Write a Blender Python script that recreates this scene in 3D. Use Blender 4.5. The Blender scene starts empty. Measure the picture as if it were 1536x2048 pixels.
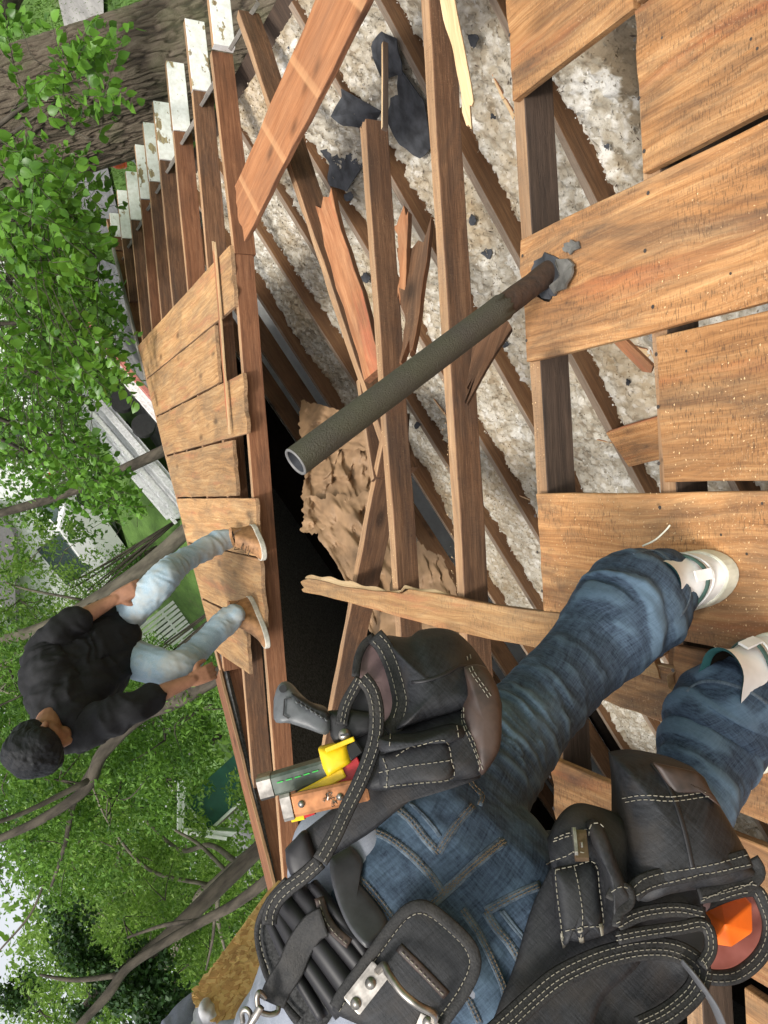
import bpy, bmesh, math, random
import numpy as np
from mathutils import Vector, Matrix, noise, kdtree
from mathutils.bvhtree import BVHTree

random.seed(7)
RNG = np.random.default_rng(7)
S = bpy.context.scene
COL = S.collection

# ------------------------------------------------------------------ camera, sky, sun
F = 1540.0                       # focal length in pixels of the 1536 x 2048 photograph
_h = np.array([-773.0, 24.0, -F]); _h /= np.linalg.norm(_h)          # along the eave, away
_j = np.array([.532, -.799, -.279]); _j -= _h * (_j @ _h); _j /= np.linalg.norm(_j)
_up = np.cross(_h, _j)
if _up[0] > 0: _up = -_up
CM = np.array([-_j, _h, _up])    # camera axes -> world axes
AL = math.radians(32)            # roof pitch
NR = np.array([math.sin(AL), 0, math.cos(AL)])
VR = np.array([-math.cos(AL), 0, math.sin(AL)])
UR = np.array([0, 1.0, 0])
CAM = NR * 1.2

cam_d = bpy.data.cameras.new('camera'); cam = bpy.data.objects.new('camera', cam_d)
COL.objects.link(cam); S.camera = cam
cam.matrix_world = Matrix([[*CM[0], CAM[0]], [*CM[1], CAM[1]], [*CM[2], CAM[2]], [0, 0, 0, 1]])
cam_d.sensor_fit = 'VERTICAL'; cam_d.sensor_height = 36; cam_d.lens = F / 2048 * 36
cam_d.clip_start = 0.05; cam_d.clip_end = 2000
S.render.resolution_x = 768; S.render.resolution_y = 1024

SUN_EL, SUN_AZ = math.radians(58), math.radians(150)   # azimuth measured from +Y towards +X
W = bpy.data.worlds.new('World'); S.world = W; W.use_nodes = True
nt = W.node_tree; bgn = nt.nodes['Background']
sky = nt.nodes.new('ShaderNodeTexSky'); sky.sky_type = 'NISHITA'; sky.sun_disc = False
sky.sun_elevation = SUN_EL; sky.sun_rotation = SUN_AZ; sky.dust_density = 4; sky.air_density = 1.2
hs = nt.nodes.new('ShaderNodeHueSaturation'); hs.inputs['Saturation'].default_value = .22; hs.inputs['Value'].default_value = 1.25
nt.links.new(sky.outputs[0], hs.inputs['Color']); nt.links.new(hs.outputs[0], bgn.inputs[0])
bgn.inputs[1].default_value = .135
sd = bpy.data.lights.new('sun', 'SUN'); sun = bpy.data.objects.new('sun', sd); COL.objects.link(sun)
sd.energy = 2.1; sd.angle = math.radians(10); sd.color = (1, .95, .87)
sdir = Vector((math.sin(SUN_AZ) * math.cos(SUN_EL), math.cos(SUN_AZ) * math.cos(SUN_EL), math.sin(SUN_EL)))
sun.rotation_euler = sdir.to_track_quat('Z', 'Y').to_euler()
S.view_settings.view_transform = 'Standard'; S.view_settings.look = 'None'
S.view_settings.exposure = 0.45; S.view_settings.gamma = 1; S.view_settings.use_curve_mapping = False

# ------------------------------------------------------------------ placing helpers
def ray(px, py): return CM @ np.array([(px - 768) / F, -(py - 1024) / F, -1.0])
def lift(px, py, Z): return CAM + ray(px, py) * Z
def onR(px, py, w=0.0):
    d = ray(px, py); return CAM + d * ((w - CAM @ NR) / (d @ NR))
def onZ(px, py, z):
    d = ray(px, py); return CAM + d * ((z - CAM[2]) / d[2])
def onY(px, py, y):
    d = ray(px, py); return CAM + d * ((y - CAM[1]) / d[1])
def UV(u, v, w=0.0): return UR * u + VR * v + NR * w
def nrm(a): a = np.asarray(a, float); return a / (np.linalg.norm(a) + 1e-12)

# ------------------------------------------------------------------ object helpers
WM = {}
def place(o, Mw, parent=None):
    WM[o.name] = Mw.copy()
    COL.objects.link(o)
    if parent:
        o.parent = parent; o.matrix_basis = WM[parent.name].inverted() @ Mw
    else: o.matrix_basis = Mw
    return o
def tag(o, label=None, cat=None, group=None, kind=None):
    if label: o['label'] = label
    if cat: o['category'] = cat
    if group: o['group'] = group
    if kind: o['kind'] = kind
    return o
def thing(name, loc, label, cat, group=None):
    o = bpy.data.objects.new(name, None); o.empty_display_size = .1
    place(o, Matrix.Translation(Vector(loc))); return tag(o, label, cat, group)
def mesh(name, V, Fc, mats=None, smooth=False, fm=None, attr=None):
    me = bpy.data.meshes.new(name)
    V = np.asarray(V, dtype=np.float32)
    if isinstance(Fc, np.ndarray):
        n, k = Fc.shape
        me.vertices.add(len(V)); me.vertices.foreach_set('co', V.ravel())
        me.loops.add(n * k); me.loops.foreach_set('vertex_index', Fc.astype(np.int32).ravel())
        me.polygons.add(n); me.polygons.foreach_set('loop_start', np.arange(0, n * k, k, dtype=np.int32))
        me.polygons.foreach_set('loop_total', np.full(n, k, dtype=np.int32))
        me.update(calc_edges=True)
    else:
        me.from_pydata([tuple(map(float, v)) for v in V], [], [tuple(f) for f in Fc]); me.update()
    if mats:
        for m in (mats if isinstance(mats, (list, tuple)) else [mats]): me.materials.append(m)
    if fm is not None: me.polygons.foreach_set('material_index', np.asarray(fm, dtype=np.int32))
    if smooth: me.polygons.foreach_set('use_smooth', np.ones(len(me.polygons), dtype=bool))
    if attr is not None:
        a = me.attributes.new('tone', 'FLOAT', 'POINT'); a.data.foreach_set('value', np.asarray(attr, dtype=np.float32))
    return me
def obj(name, me, parent=None, Mw=None):
    o = bpy.data.objects.new(name, me)
    return place(o, Mw if Mw is not None else Matrix.Identity(4), parent)
class MB:
    """collects shapes into one mesh"""
    def __init__(s): s.V = []; s.F = []; s.M = []; s.n = 0
    def add(s, V, Fc, m=0):
        s.V.extend([tuple(map(float, v)) for v in V]); s.F.extend([tuple(i + s.n for i in f) for f in Fc]); s.M.extend([m] * len(Fc)); s.n += len(V)
        return s
    def box(s, c, ax, ay, az, m=0):
        c, ax, ay, az = [np.asarray(q, float) for q in (c, ax, ay, az)]
        V = [c + i * ax + j * ay + k * az for i in (-1, 1) for j in (-1, 1) for k in (-1, 1)]
        return s.add(V, [(0, 1, 3, 2), (4, 6, 7, 5), (0, 4, 5, 1), (2, 3, 7, 6), (0, 2, 6, 4), (1, 5, 7, 3)], m)
    def prism(s, pts, d, m=0):
        """polygon (list of 3-D points) extruded by vector d"""
        n = len(pts); P = [np.asarray(p, float) for p in pts]
        V = P + [p + d for p in P]
        return s.add(V, [tuple(range(n))[::-1], tuple(range(n, 2 * n))] + [(i, (i + 1) % n, n + (i + 1) % n, n + i) for i in range(n)], m)
    def tube(s, P, R, k=10, m=0, cap=True, flat=None):
        P = np.asarray(P, float); n = len(P)
        if np.isscalar(R): R = [R] * n
        T = np.gradient(P, axis=0); a = nrm(np.cross(T[0], [.3, .5, .81])); V = []
        for i in range(n):
            t = nrm(T[i]); a = nrm(a - t * (a @ t)); b = np.cross(t, a)
            if flat is not None:
                b = nrm(flat[i] if hasattr(flat[0], '__len__') else flat); b = nrm(b - t * (b @ t)); a = np.cross(b, t)
            ra, rb = (R[i] if hasattr(R[i], '__len__') else (R[i], R[i]))
            for q in range(k):
                th = 2 * math.pi * q / k; V.append(P[i] + a * ra * math.cos(th) + b * rb * math.sin(th))
        Fc = [(i * k + q, i * k + (q + 1) % k, (i + 1) * k + (q + 1) % k, (i + 1) * k + q) for i in range(n - 1) for q in range(k)]
        if cap: Fc += [tuple(range(k))[::-1], tuple(range((n - 1) * k, n * k))]
        return s.add(V, Fc, m)
    def build(s, name, mats, parent=None, smooth=False):
        return obj(name, mesh(name, s.V, s.F, mats, smooth, s.M), parent)
def catmull(P, n):
    P = [np.asarray(p, float) for p in P]; P = [2 * P[0] - P[1]] + P + [2 * P[-1] - P[-2]]
    out = []
    for i in range(1, len(P) - 2):
        for t in np.linspace(0, 1, n, endpoint=False):
            a, b, c, d = P[i - 1], P[i], P[i + 1], P[i + 2]
            out.append(.5 * (2 * b + (c - a) * t + (2 * a - 5 * b + 4 * c - d) * t * t + (3 * b - a - 3 * c + d) * t ** 3))
    out.append(P[-2]); return np.array(out)

# ------------------------------------------------------------------ materials
def newmat(name):
    m = bpy.data.materials.new(name); m.use_nodes = True
    nt = m.node_tree; return m, nt, nt.nodes, nt.links, nt.nodes['Principled BSDF']
def N_(nd, t, **kw):
    n = nd.new('ShaderNode' + t)
    for k, v in kw.items():
        if k in n.inputs: n.inputs[k].default_value = v
        else: setattr(n, k, v)
    return n
def noise_(nd, lk, vec, scale, detail=3, rough=.6, dist=0):
    n = N_(nd, 'TexNoise', Scale=scale, Detail=detail, Roughness=rough, Distortion=dist); lk.new(vec, n.inputs['Vector']); return n.outputs['Fac']
def ramp(nd, lk, fac, stops, interp='LINEAR'):
    r = N_(nd, 'ValToRGB'); r.color_ramp.interpolation = interp
    el = r.color_ramp.elements
    while len(el) < len(stops): el.new(.5)
    for e, (p, c) in zip(el, stops):
        e.position = p; e.color = (*c, 1) if len(c) == 3 else c
    lk.new(fac, r.inputs[0]); return r.outputs[0]
def mixc(nd, lk, fac, a, b, mode='MIX'):
    m = N_(nd, 'Mix', data_type='RGBA', blend_type=mode)
    for s_, v in ((0, fac), (6, a), (7, b)):
        if hasattr(v, 'is_linked'): lk.new(v, m.inputs[s_])
        else: m.inputs[s_].default_value = v if s_ == 0 else ((*v, 1) if len(v) == 3 else v)
    return m.outputs[2]
def math_(nd, lk, op, a, b=0.0, clamp=False):
    m = N_(nd, 'Math', operation=op, use_clamp=clamp)
    for i, v in enumerate((a, b)):
        if hasattr(v, 'is_linked'): lk.new(v, m.inputs[i])
        else: m.inputs[i].default_value = v
    return m.outputs[0]
def mapping(nd, lk, src, scale, loc=(0, 0, 0)):
    m = N_(nd, 'Mapping'); m.inputs['Scale'].default_value = scale; m.inputs['Location'].default_value = loc
    lk.new(src, m.inputs['Vector']); return m.outputs[0]
def objcoord(nd, lk, rnd=True):
    t = N_(nd, 'TexCoord')
    if not rnd: return t.outputs['Object']
    oi = N_(nd, 'ObjectInfo'); v = N_(nd, 'VectorMath', operation='MULTIPLY_ADD')
    cb = N_(nd, 'CombineXYZ')
    for i, k in enumerate((37.0, 53.0, 71.0)): lk.new(math_(nd, lk, 'MULTIPLY', oi.outputs['Random'], k), cb.inputs[i])
    a = N_(nd, 'VectorMath', operation='ADD'); lk.new(t.outputs['Object'], a.inputs[0]); lk.new(cb.outputs[0], a.inputs[1]); return a.outputs[0]
def bump(nd, lk, h, p, strength=.3, dist=.01):
    b = N_(nd, 'Bump', Strength=strength, Distance=dist); lk.new(h, b.inputs['Height']); lk.new(b.outputs[0], p.inputs['Normal']); return b

def wood(name, c_dark, c_mid, c_light, stain=(.07, .055, .04), stain_amt=.5, saw=.5, rough=.8, bmp=.4, dust=0.0, knots=1.0, red=None, bands=None):
    m, nt, nd, lk, p = newmat(name)
    v = objcoord(nd, lk)
    wob = noise_(nd, lk, mapping(nd, lk, v, (1.1, 5, 5)), 1.4, 3)
    dv = N_(nd, 'VectorMath', operation='MULTIPLY_ADD'); cb = N_(nd, 'CombineXYZ')
    lk.new(wob, cb.inputs[1]); lk.new(cb.outputs[0], dv.inputs[0]); dv.inputs[1].default_value = (0, .09, 0); lk.new(v, dv.inputs[2]); vv = dv.outputs[0]
    g1 = noise_(nd, lk, mapping(nd, lk, vv, (1.2, 34, 34)), 2.2, 5, .65)
    g2 = noise_(nd, lk, mapping(nd, lk, vv, (3.5, 150, 150)), 2.5, 4, .7)
    g3 = noise_(nd, lk, mapping(nd, lk, v, (1.5, 5, 5)), 1.6, 3)
    g = math_(nd, lk, 'ADD', math_(nd, lk, 'MULTIPLY', g1, .55), math_(nd, lk, 'ADD', math_(nd, lk, 'MULTIPLY', g2, .3), math_(nd, lk, 'MULTIPLY', g3, .25)))
    col = ramp(nd, lk, g, [(.36, c_dark), (.53, c_mid), (.69, c_light)])
    gl = noise_(nd, lk, mapping(nd, lk, vv, (.9, 60, 60), (3, 7, 2)), 1.6, 3, .5)
    col = mixc(nd, lk, math_(nd, lk, 'MULTIPLY', ramp(nd, lk, gl, [(.54, (0, 0, 0)), (.68, (1, 1, 1))]), .30), col, tuple(c * .9 for c in c_dark))
    if red:
        rf = ramp(nd, lk, noise_(nd, lk, mapping(nd, lk, vv, (.9, 9, 9)), 1.7, 3), [(.56, (0, 0, 0)), (.68, (1, 1, 1))])
        col = mixc(nd, lk, math_(nd, lk, 'MULTIPLY', rf, .55), col, red)
    # knots
    if knots:
        vo = N_(nd, 'TexVoronoi', feature='F1'); lk.new(mapping(nd, lk, v, (1.5, 3.4, 3.4)), vo.inputs['Vector']); vo.inputs['Scale'].default_value = 1.7
        kf = ramp(nd, lk, vo.outputs['Distance'], [(.06, (1, 1, 1)), (.12, (.45, .45, .45)), (.19, (0, 0, 0))])
        col = mixc(nd, lk, math_(nd, lk, 'MULTIPLY', kf, .75 * knots), col, tuple(c * .35 for c in c_dark))
    # grey weather stains, stretched along the grain
    st = noise_(nd, lk, mapping(nd, lk, v, (1.3, 5, 5), (4, 2, 1)), 1.5, 7, .72, .6)
    sf = ramp(nd, lk, st, [(.44, (0, 0, 0)), (.56, (.5, .5, .5)), (.70, (1, 1, 1))])
    col = mixc(nd, lk, math_(nd, lk, 'MULTIPLY', sf, stain_amt), col, stain)
    if saw:
        sm = noise_(nd, lk, mapping(nd, lk, v, (210, 34, 34)), 1.8, 4, .65)
        area = noise_(nd, lk, mapping(nd, lk, v, (2.5, 6, 6), (9, 3, 3)), 1.6, 2)
        f2 = math_(nd, lk, 'MULTIPLY', ramp(nd, lk, sm, [(.53, (0, 0, 0)), (.62, (1, 1, 1))]), ramp(nd, lk, area, [(.38, (0, 0, 0)), (.6, (1, 1, 1))]))
        col = mixc(nd, lk, math_(nd, lk, 'MULTIPLY', f2, saw), col, tuple(c * .5 for c in stain))
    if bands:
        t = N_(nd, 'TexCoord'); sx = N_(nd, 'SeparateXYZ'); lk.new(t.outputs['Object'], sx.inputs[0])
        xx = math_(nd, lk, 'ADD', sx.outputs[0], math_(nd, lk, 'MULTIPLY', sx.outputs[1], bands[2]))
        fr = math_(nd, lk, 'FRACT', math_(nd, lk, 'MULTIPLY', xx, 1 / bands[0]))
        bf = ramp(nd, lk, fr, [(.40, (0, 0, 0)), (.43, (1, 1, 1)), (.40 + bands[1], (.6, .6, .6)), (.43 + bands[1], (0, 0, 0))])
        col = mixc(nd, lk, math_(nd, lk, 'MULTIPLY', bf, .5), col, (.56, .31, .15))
    if dust:
        d = noise_(nd, lk, v, 190, 2, .7); da = noise_(nd, lk, v, 5, 3)
        df = math_(nd, lk, 'MULTIPLY', ramp(nd, lk, d, [(.60, (0, 0, 0)), (.68, (1, 1, 1))]), ramp(nd, lk, da, [(.42, (0, 0, 0)), (.62, (1, 1, 1))]))
        col = mixc(nd, lk, math_(nd, lk, 'MULTIPLY', df, dust), col, (.72, .52, .30))
    oi = N_(nd, 'ObjectInfo'); hsv = N_(nd, 'HueSaturation')
    rr = N_(nd, 'MapRange'); lk.new(oi.outputs['Random'], rr.inputs[0]); rr.inputs[3].default_value = .82; rr.inputs[4].default_value = 1.12
    lk.new(rr.outputs[0], hsv.inputs['Value']); 
    # small dark nail stains and pits
    vs = N_(nd, 'TexVoronoi', feature='F1', Scale=9.0); lk.new(mapping(nd, lk, v, (1, 1.6, 1.6), (2, 5, 1)), vs.inputs['Vector'])
    pf = ramp(nd, lk, vs.outputs['Distance'], [(.018, (1, 1, 1)), (.05, (.25, .25, .25)), (.10, (0, 0, 0))])
    col = mixc(nd, lk, math_(nd, lk, 'MULTIPLY', pf, .5), col, tuple(c * .4 for c in stain))
    lk.new(col, hsv.inputs['Color'])
    lk.new(hsv.outputs[0], p.inputs['Base Color']); p.inputs['Roughness'].default_value = rough; p.inputs['Specular IOR Level'].default_value = .3
    bump(nd, lk, math_(nd, lk, 'ADD', g2, g1), p, bmp, .004)
    return m
def plain(name, col, rough=.7, metal=0, var=.15, scale=20, bmp=.2, bdist=.003, spec=.4, sub=None, coat=0, col2=None, detail=3, stretch=(1, 1, 1), rnd=False, lo=.35, hi=.65):
    m, nt, nd, lk, p = newmat(name)
    v = mapping(nd, lk, objcoord(nd, lk, rnd), stretch)
    n = noise_(nd, lk, v, scale, detail, .6)
    c2 = col2 or tuple(min(1, c * (1 + var * 1.6)) for c in col); c1 = col if col2 else tuple(c * (1 - var) for c in col)
    c = ramp(nd, lk, n, [(lo, c1), (hi, c2)])
    lk.new(c, p.inputs['Base Color']); p.inputs['Roughness'].default_value = rough; p.inputs['Metallic'].default_value = metal
    p.inputs['Specular IOR Level'].default_value = spec; p.inputs['Coat Weight'].default_value = coat
    if bmp: bump(nd, lk, n, p, bmp, bdist)
    return m
def leafmat(name, dark, light, trans=.35, gloss=.45):
    m, nt, nd, lk, p = newmat(name)
    a = N_(nd, 'Attribute', attribute_name='tone')
    c = ramp(nd, lk, a.outputs['Fac'], [(0, dark), (1, light)])
    lk.new(c, p.inputs['Base Color']); p.inputs['Roughness'].default_value = gloss; p.inputs['Specular IOR Level'].default_value = .35
    tr = N_(nd, 'BsdfTranslucent'); lk.new(mixc(nd, lk, .5, c, (.16, .30, .03)), tr.inputs['Color'])
    mx = N_(nd, 'MixShader'); mx.inputs[0].default_value = trans
    lk.new(p.outputs[0], mx.inputs[1]); lk.new(tr.outputs[0], mx.inputs[2]); lk.new(mx.outputs[0], nd['Material Output'].inputs['Surface'])
    return m
def fabric(name, col, col2, scale=900, rough=.85, fade=None, fade_scale=6, bmp=.35, spec=.25, dirt=None, lo=.52, hi=.75, worn=0, slub=False):
    """woven cloth: fine weave relief, broad wear"""
    m, nt, nd, lk, p = newmat(name)
    v = objcoord(nd, lk, False)
    wv = noise_(nd, lk, mapping(nd, lk, v, (1, 1, 1)), scale, 2, .5)
    w1 = noise_(nd, lk, mapping(nd, lk, v, (1, 1, 1), (3, 1, 2)), scale * .22, 3, .6)
    h = math_(nd, lk, 'ADD', math_(nd, lk, 'MULTIPLY', wv, .6), math_(nd, lk, 'MULTIPLY', w1, .5))
    if slub:
        s1 = noise_(nd, lk, mapping(nd, lk, v, (420, 26, 26)), 1, 2, .5); s2 = noise_(nd, lk, mapping(nd, lk, v, (26, 60, 420)), 1, 2, .5)
        h = math_(nd, lk, 'ADD', math_(nd, lk, 'MULTIPLY', h, .35), math_(nd, lk, 'MULTIPLY', math_(nd, lk, 'ADD', s1, s2), .34))
    c = ramp(nd, lk, h, [(.40, col), (.66, col2)] if slub else [(.38, col), (.72, col2)])
    if fade:
        ff = ramp(nd, lk, noise_(nd, lk, v, fade_scale, 6, .68), [(lo, (0, 0, 0)), (hi, (1, 1, 1))])
        c = mixc(nd, lk, math_(nd, lk, 'MULTIPLY', ff, .75), c, fade)
    ta = N_(nd, 'Attribute', attribute_name='tone')
    if fade and worn: c = mixc(nd, lk, math_(nd, lk, 'MULTIPLY', ramp(nd, lk, ta.outputs['Fac'], [(.58, (0, 0, 0)), (1.0, (1, 1, 1))]), worn), c, fade)
    if dirt:
        ff = ramp(nd, lk, noise_(nd, lk, v, fade_scale * .6 + 2, 4), [(.5, (0, 0, 0)), (.66, (1, 1, 1))])
        c = mixc(nd, lk, math_(nd, lk, 'MULTIPLY', ff, .6), c, dirt)
    lk.new(c, p.inputs['Base Color']); p.inputs['Roughness'].default_value = rough; p.inputs['Specular IOR Level'].default_value = spec
    bump(nd, lk, h, p, bmp, .0012); return m

M = {}
M['sheath'] = wood('sheathing_wood', (.190, .082, .031), (.42, .203, .078), (.60, .345, .155), stain=(.075, .056, .042), stain_amt=.9, saw=.6, dust=.32, red=(.40, .12, .045))
M['sheath_far'] = wood('sheathing_wood_far', (.20, .10, .042), (.41, .225, .095), (.56, .355, .17), stain=(.13, .10, .07), stain_amt=.6, saw=.6, dust=.3, red=(.45, .17, .08))
M['rafter'] = wood('rafter_wood', (.055, .028, .015), (.135, .066, .034), (.235, .125, .066), stain=(.045, .034, .028), stain_amt=.7, saw=.25, dust=.1)
M['rafter_red'] = wood('red_rafter_wood', (.085, .036, .018), (.19, .080, .038), (.29, .135, .067), stain=(.07, .042, .03), stain_amt=.4, saw=.15)
M['edge'] = wood('rafter_edge_wood', (.20, .11, .055), (.37, .215, .11), (.50, .32, .18), stain=(.13, .10, .075), stain_amt=.6, saw=.4, knots=.3)
M['darkwood'] = wood('dark_wood', (.045, .030, .022), (.085, .056, .040), (.13, .085, .06), stain=(.035, .028, .024), stain_amt=.6, saw=.1)
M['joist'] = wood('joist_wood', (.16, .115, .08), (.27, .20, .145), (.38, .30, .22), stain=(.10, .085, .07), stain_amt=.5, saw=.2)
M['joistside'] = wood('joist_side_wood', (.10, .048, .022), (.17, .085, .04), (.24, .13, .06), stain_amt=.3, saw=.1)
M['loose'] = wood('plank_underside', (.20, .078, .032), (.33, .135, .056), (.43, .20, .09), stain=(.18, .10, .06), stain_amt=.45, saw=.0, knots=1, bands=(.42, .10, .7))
M['fresh'] = wood('torn_pale_wood', (.44, .28, .14), (.58, .40, .22), (.70, .52, .32), stain_amt=.1, saw=0, knots=0)
M['grey'] = wood('weathered_grey_wood', (.13, .115, .10), (.22, .20, .175), (.34, .31, .27), stain=(.08, .07, .06), stain_amt=.4, saw=.1, knots=.2)
M['redplank'] = wood('orange_plank_wood', (.20, .078, .034), (.36, .155, .07), (.47, .24, .12), stain=(.10, .065, .045), stain_amt=.55, saw=.1, red=(.50, .12, .06))
def painted():
    m, nt, nd, lk, p = newmat('peeling_white_paint')
    v = objcoord(nd, lk)
    n = noise_(nd, lk, mapping(nd, lk, v, (1, 1.6, 1.6)), 9, 6, .62)
    under = ramp(nd, lk, noise_(nd, lk, mapping(nd, lk, v, (2, 30, 30)), 3, 4), [(.4, (.22, .15, .085)), (.6, (.42, .34, .19))])
    pf = ramp(nd, lk, n, [(.405, (0, 0, 0)), (.425, (1, 1, 1))])
    pc = ramp(nd, lk, noise_(nd, lk, v, 30, 4), [(.35, (.72, .70, .66)), (.6, (.86, .85, .83))])
    lk.new(mixc(nd, lk, pf, under, pc), p.inputs['Base Color']); p.inputs['Roughness'].default_value = .6
    bump(nd, lk, pf, p, .6, .002); return m
M['paint'] = painted()
M['tar'] = plain('tar_paper', (.035, .037, .042), .75, var=.4, scale=14, bmp=.5, bdist=.006)
M['flash'] = plain('grey_flashing_rubber', (.10, .095, .085), .5, var=.3, scale=25, bmp=.4)
M['nail'] = plain('nail_steel', (.09, .075, .065), .5, .7, bmp=0)
M['dust'] = plain('sawdust', (.66, .47, .26), .9, bmp=0)
M['dark'] = plain('attic_dark', (.014, .011, .009), 1, bmp=0, spec=0)  # near-black base colour carries the shade of the void under the joists
# ------------------------------------------------------------------ planks
def plank_mesh(name, L, wd, t, mats, nx=8, ny=4, c=.002, jit=.0015, jA=None, jB=None, taper=None, warp=0, seed=0, midx=(0, 1), thin=False, zoff=None):
    """box along local X (0..L); local Z is the top face normal; jA/jB(y) push the ends; taper(x)->(y0,y1)"""
    r = random.Random(seed); per = []
    for i in range(ny + 1): per.append([-.5 + i / ny, 0, 0])
    per.append([.5, 0, -1]); per.append([.5, 0, -2])
    for i in range(ny, -1, -1): per.append([-.5 + i / ny, -1, 0])
    per.append([-.5, 0, -2]); per.append([-.5, 0, -1]); k = len(per); V = []
    ph = [r.uniform(0, 6) for _ in range(6)]
    for i in range(nx + 1):
        s = i / nx; x = s * L
        y0, y1 = taper(s) if taper else (-wd / 2, wd / 2)
        e = jit * (math.sin(x * 7 + ph[0]) + .6 * math.sin(x * 23 + ph[1])); e2 = jit * (math.sin(x * 9 + ph[2]) + .6 * math.sin(x * 19 + ph[3]))
        wz = warp * math.sin(s * math.pi * 1.3 + ph[4]) + (zoff(s) if zoff else 0)
        for q in per:
            yy = y0 + e + (y1 + e2 - y0 - e) * (q[0] + .5)
            z = 0.0 if q[1] == 0 else -t
            if q[2] == -1: z = -c
            elif q[2] == -2: z = -t + c
            elif abs(q[0]) == .5: yy -= c * (1 if q[0] > 0 else -1)
            xx = x
            if jA and s < .35: xx += jA(q[0]) * (1 - s / .35)
            if jB and s > .65: xx += jB(q[0]) * (s - .65) / .35
            V.append((xx, yy, z + wz))
    Fc, Mi = [], []
    for i in range(nx):
        for q in range(k):
            a, b = i * k + q, i * k + (q + 1) % k
            Fc.append((a, a + k, b + k, b)); d = per[q], per[(q + 1) % k]
            Mi.append(midx[1] if (d[0][2] < 0 or d[1][2] < 0) else midx[0])
    for base, fl in ((0, 1), (nx * k, 0)):
        for i in range(ny):
            f = [base + i, base + i + 1, base + 2 * ny + 3 - i - 1, base + 2 * ny + 3 - i]
            Fc.append(tuple(f if fl else f[::-1])); Mi.append(midx[1])
        f = [base + ny, base + ny + 1, base + ny + 2, base + ny + 3]; Fc.append(tuple(f if fl else f[::-1])); Mi.append(midx[1])
        f = [base + 2 * ny + 3, base + 2 * ny + 4, base + 2 * ny + 5, base]; Fc.append(tuple(f if fl else f[::-1])); Mi.append(midx[1])
    return mesh(name, V, Fc, mats, False, Mi)
def frame(A, B, up):
    A, B = np.asarray(A, float), np.asarray(B, float); x = nrm(B - A); y = nrm(np.cross(up, x)); z = np.cross(x, y)
    return Matrix([[x[0], y[0], z[0], A[0]], [x[1], y[1], z[1], A[1]], [x[2], y[2], z[2], A[2]], [0, 0, 0, 1]]), float(np.linalg.norm(B - A))
_seed = [0]
def plank(name, A, B, up, wd, t, mats, parent=None, **kw):
    _seed[0] += 1
    Mw, L = frame(A, B, up)
    kw.setdefault('nx', max(3, int(L / .12)))
    return obj(name, plank_mesh(name, L, wd, t, mats, seed=_seed[0], **kw), parent, Mw)
def jag(a, n=5, seed=1, slope=0):
    r = random.Random(seed); tb = [r.uniform(-a, a) for _ in range(n + 2)]
    return lambda q: tb[int(round((q + .5) * n))] + slope * q

# ------------------------------------------------------------------ house body, roof slopes, attic
HIP = lambda v: 5.95 - .8 * v
TOPV = 2.95
def quad_sheet(name, pts, mat, parent=None, t=.02, kind=None):
    b = MB(); P = [np.asarray(p, float) for p in pts]; n = nrm(np.cross(P[1] - P[0], P[2] - P[0]))
    b.prism(P, -n * t); o = b.build(name, mat, parent)
    return tag(o, kind=kind) if kind else o
M['shingle'] = plain('asphalt_shingles', (.07, .068, .065), .95, var=.5, scale=60, bmp=.6)
M['siding'] = plain('white_siding', (.76, .77, .76), .6, var=.08, scale=6, bmp=.1)
apex = UV(HIP(TOPV), TOPV, .02); ridge0 = UV(-7.0, TOPV, .02)
eave_far = UV(HIP(-2.75), -2.75, .02)
west = lambda y, z=-1.45: np.array([apex[0] * 2 - eave_far[0], y, z])
house = thing('house', (0, 0, -4.2), 'house under repair whose stripped hip roof the two workers stand on', 'house')
quad_sheet('roof_slope', [ridge0, apex, west(eave_far[1], eave_far[2]), west(-7.0, eave_far[2])], M['shingle'], house)
quad_sheet('roof_slope', [apex - NR * .0, eave_far - np.array([0, 0, .16]), west(eave_far[1], eave_far[2])], M['shingle'], house)
wx = 1.78; wy = HIP(-2.2) - .35
for nm, (c, a) in dict(a=((wx, (wy - 7) / 2), (.06, (wy + 7) / 2)), b=((west(0)[0] + .5, (wy - 7) / 2), (.06, (wy + 7) / 2)), c=(((wx + west(0)[0] + .5) / 2, wy), ((wx - west(0)[0] - .5) / 2 - .07, .06)), d=(((wx + west(0)[0] + .5) / 2, -7), ((wx - west(0)[0] - .5) / 2 - .07, .06))).items():
    MB().box((c[0], c[1], -2.85), (a[0], 0, 0), (0, a[1], 0), (0, 0, 1.36)).build('wall', M['siding'], house)
MB().box((-2.68, wy + .02, -1.26), (4.05, 0, 0), (0, .03, 0), (0, 0, .30)).build('frieze_board', M['dark'], house)
MB().box((west(0)[0] + .52, 0, -1.2), (.03, 0, 0), (0, 7.2, 0), (0, 0, .32)).build('frieze_board', M['dark'], house)
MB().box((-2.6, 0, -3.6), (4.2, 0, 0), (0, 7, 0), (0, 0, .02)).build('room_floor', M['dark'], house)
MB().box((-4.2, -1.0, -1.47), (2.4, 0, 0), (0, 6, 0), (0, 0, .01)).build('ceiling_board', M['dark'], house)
MB().box((wx - .02, (wy - 7) / 2, -1.42), (.07, 0, 0), (0, (wy + 7) / 2, 0), (0, 0, .055)).build('wall_plate', M['darkwood'], house)
# the near end of the ridge side, behind the camera: boards go on
ED, RF = M['edge'], M['rafter']

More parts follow.
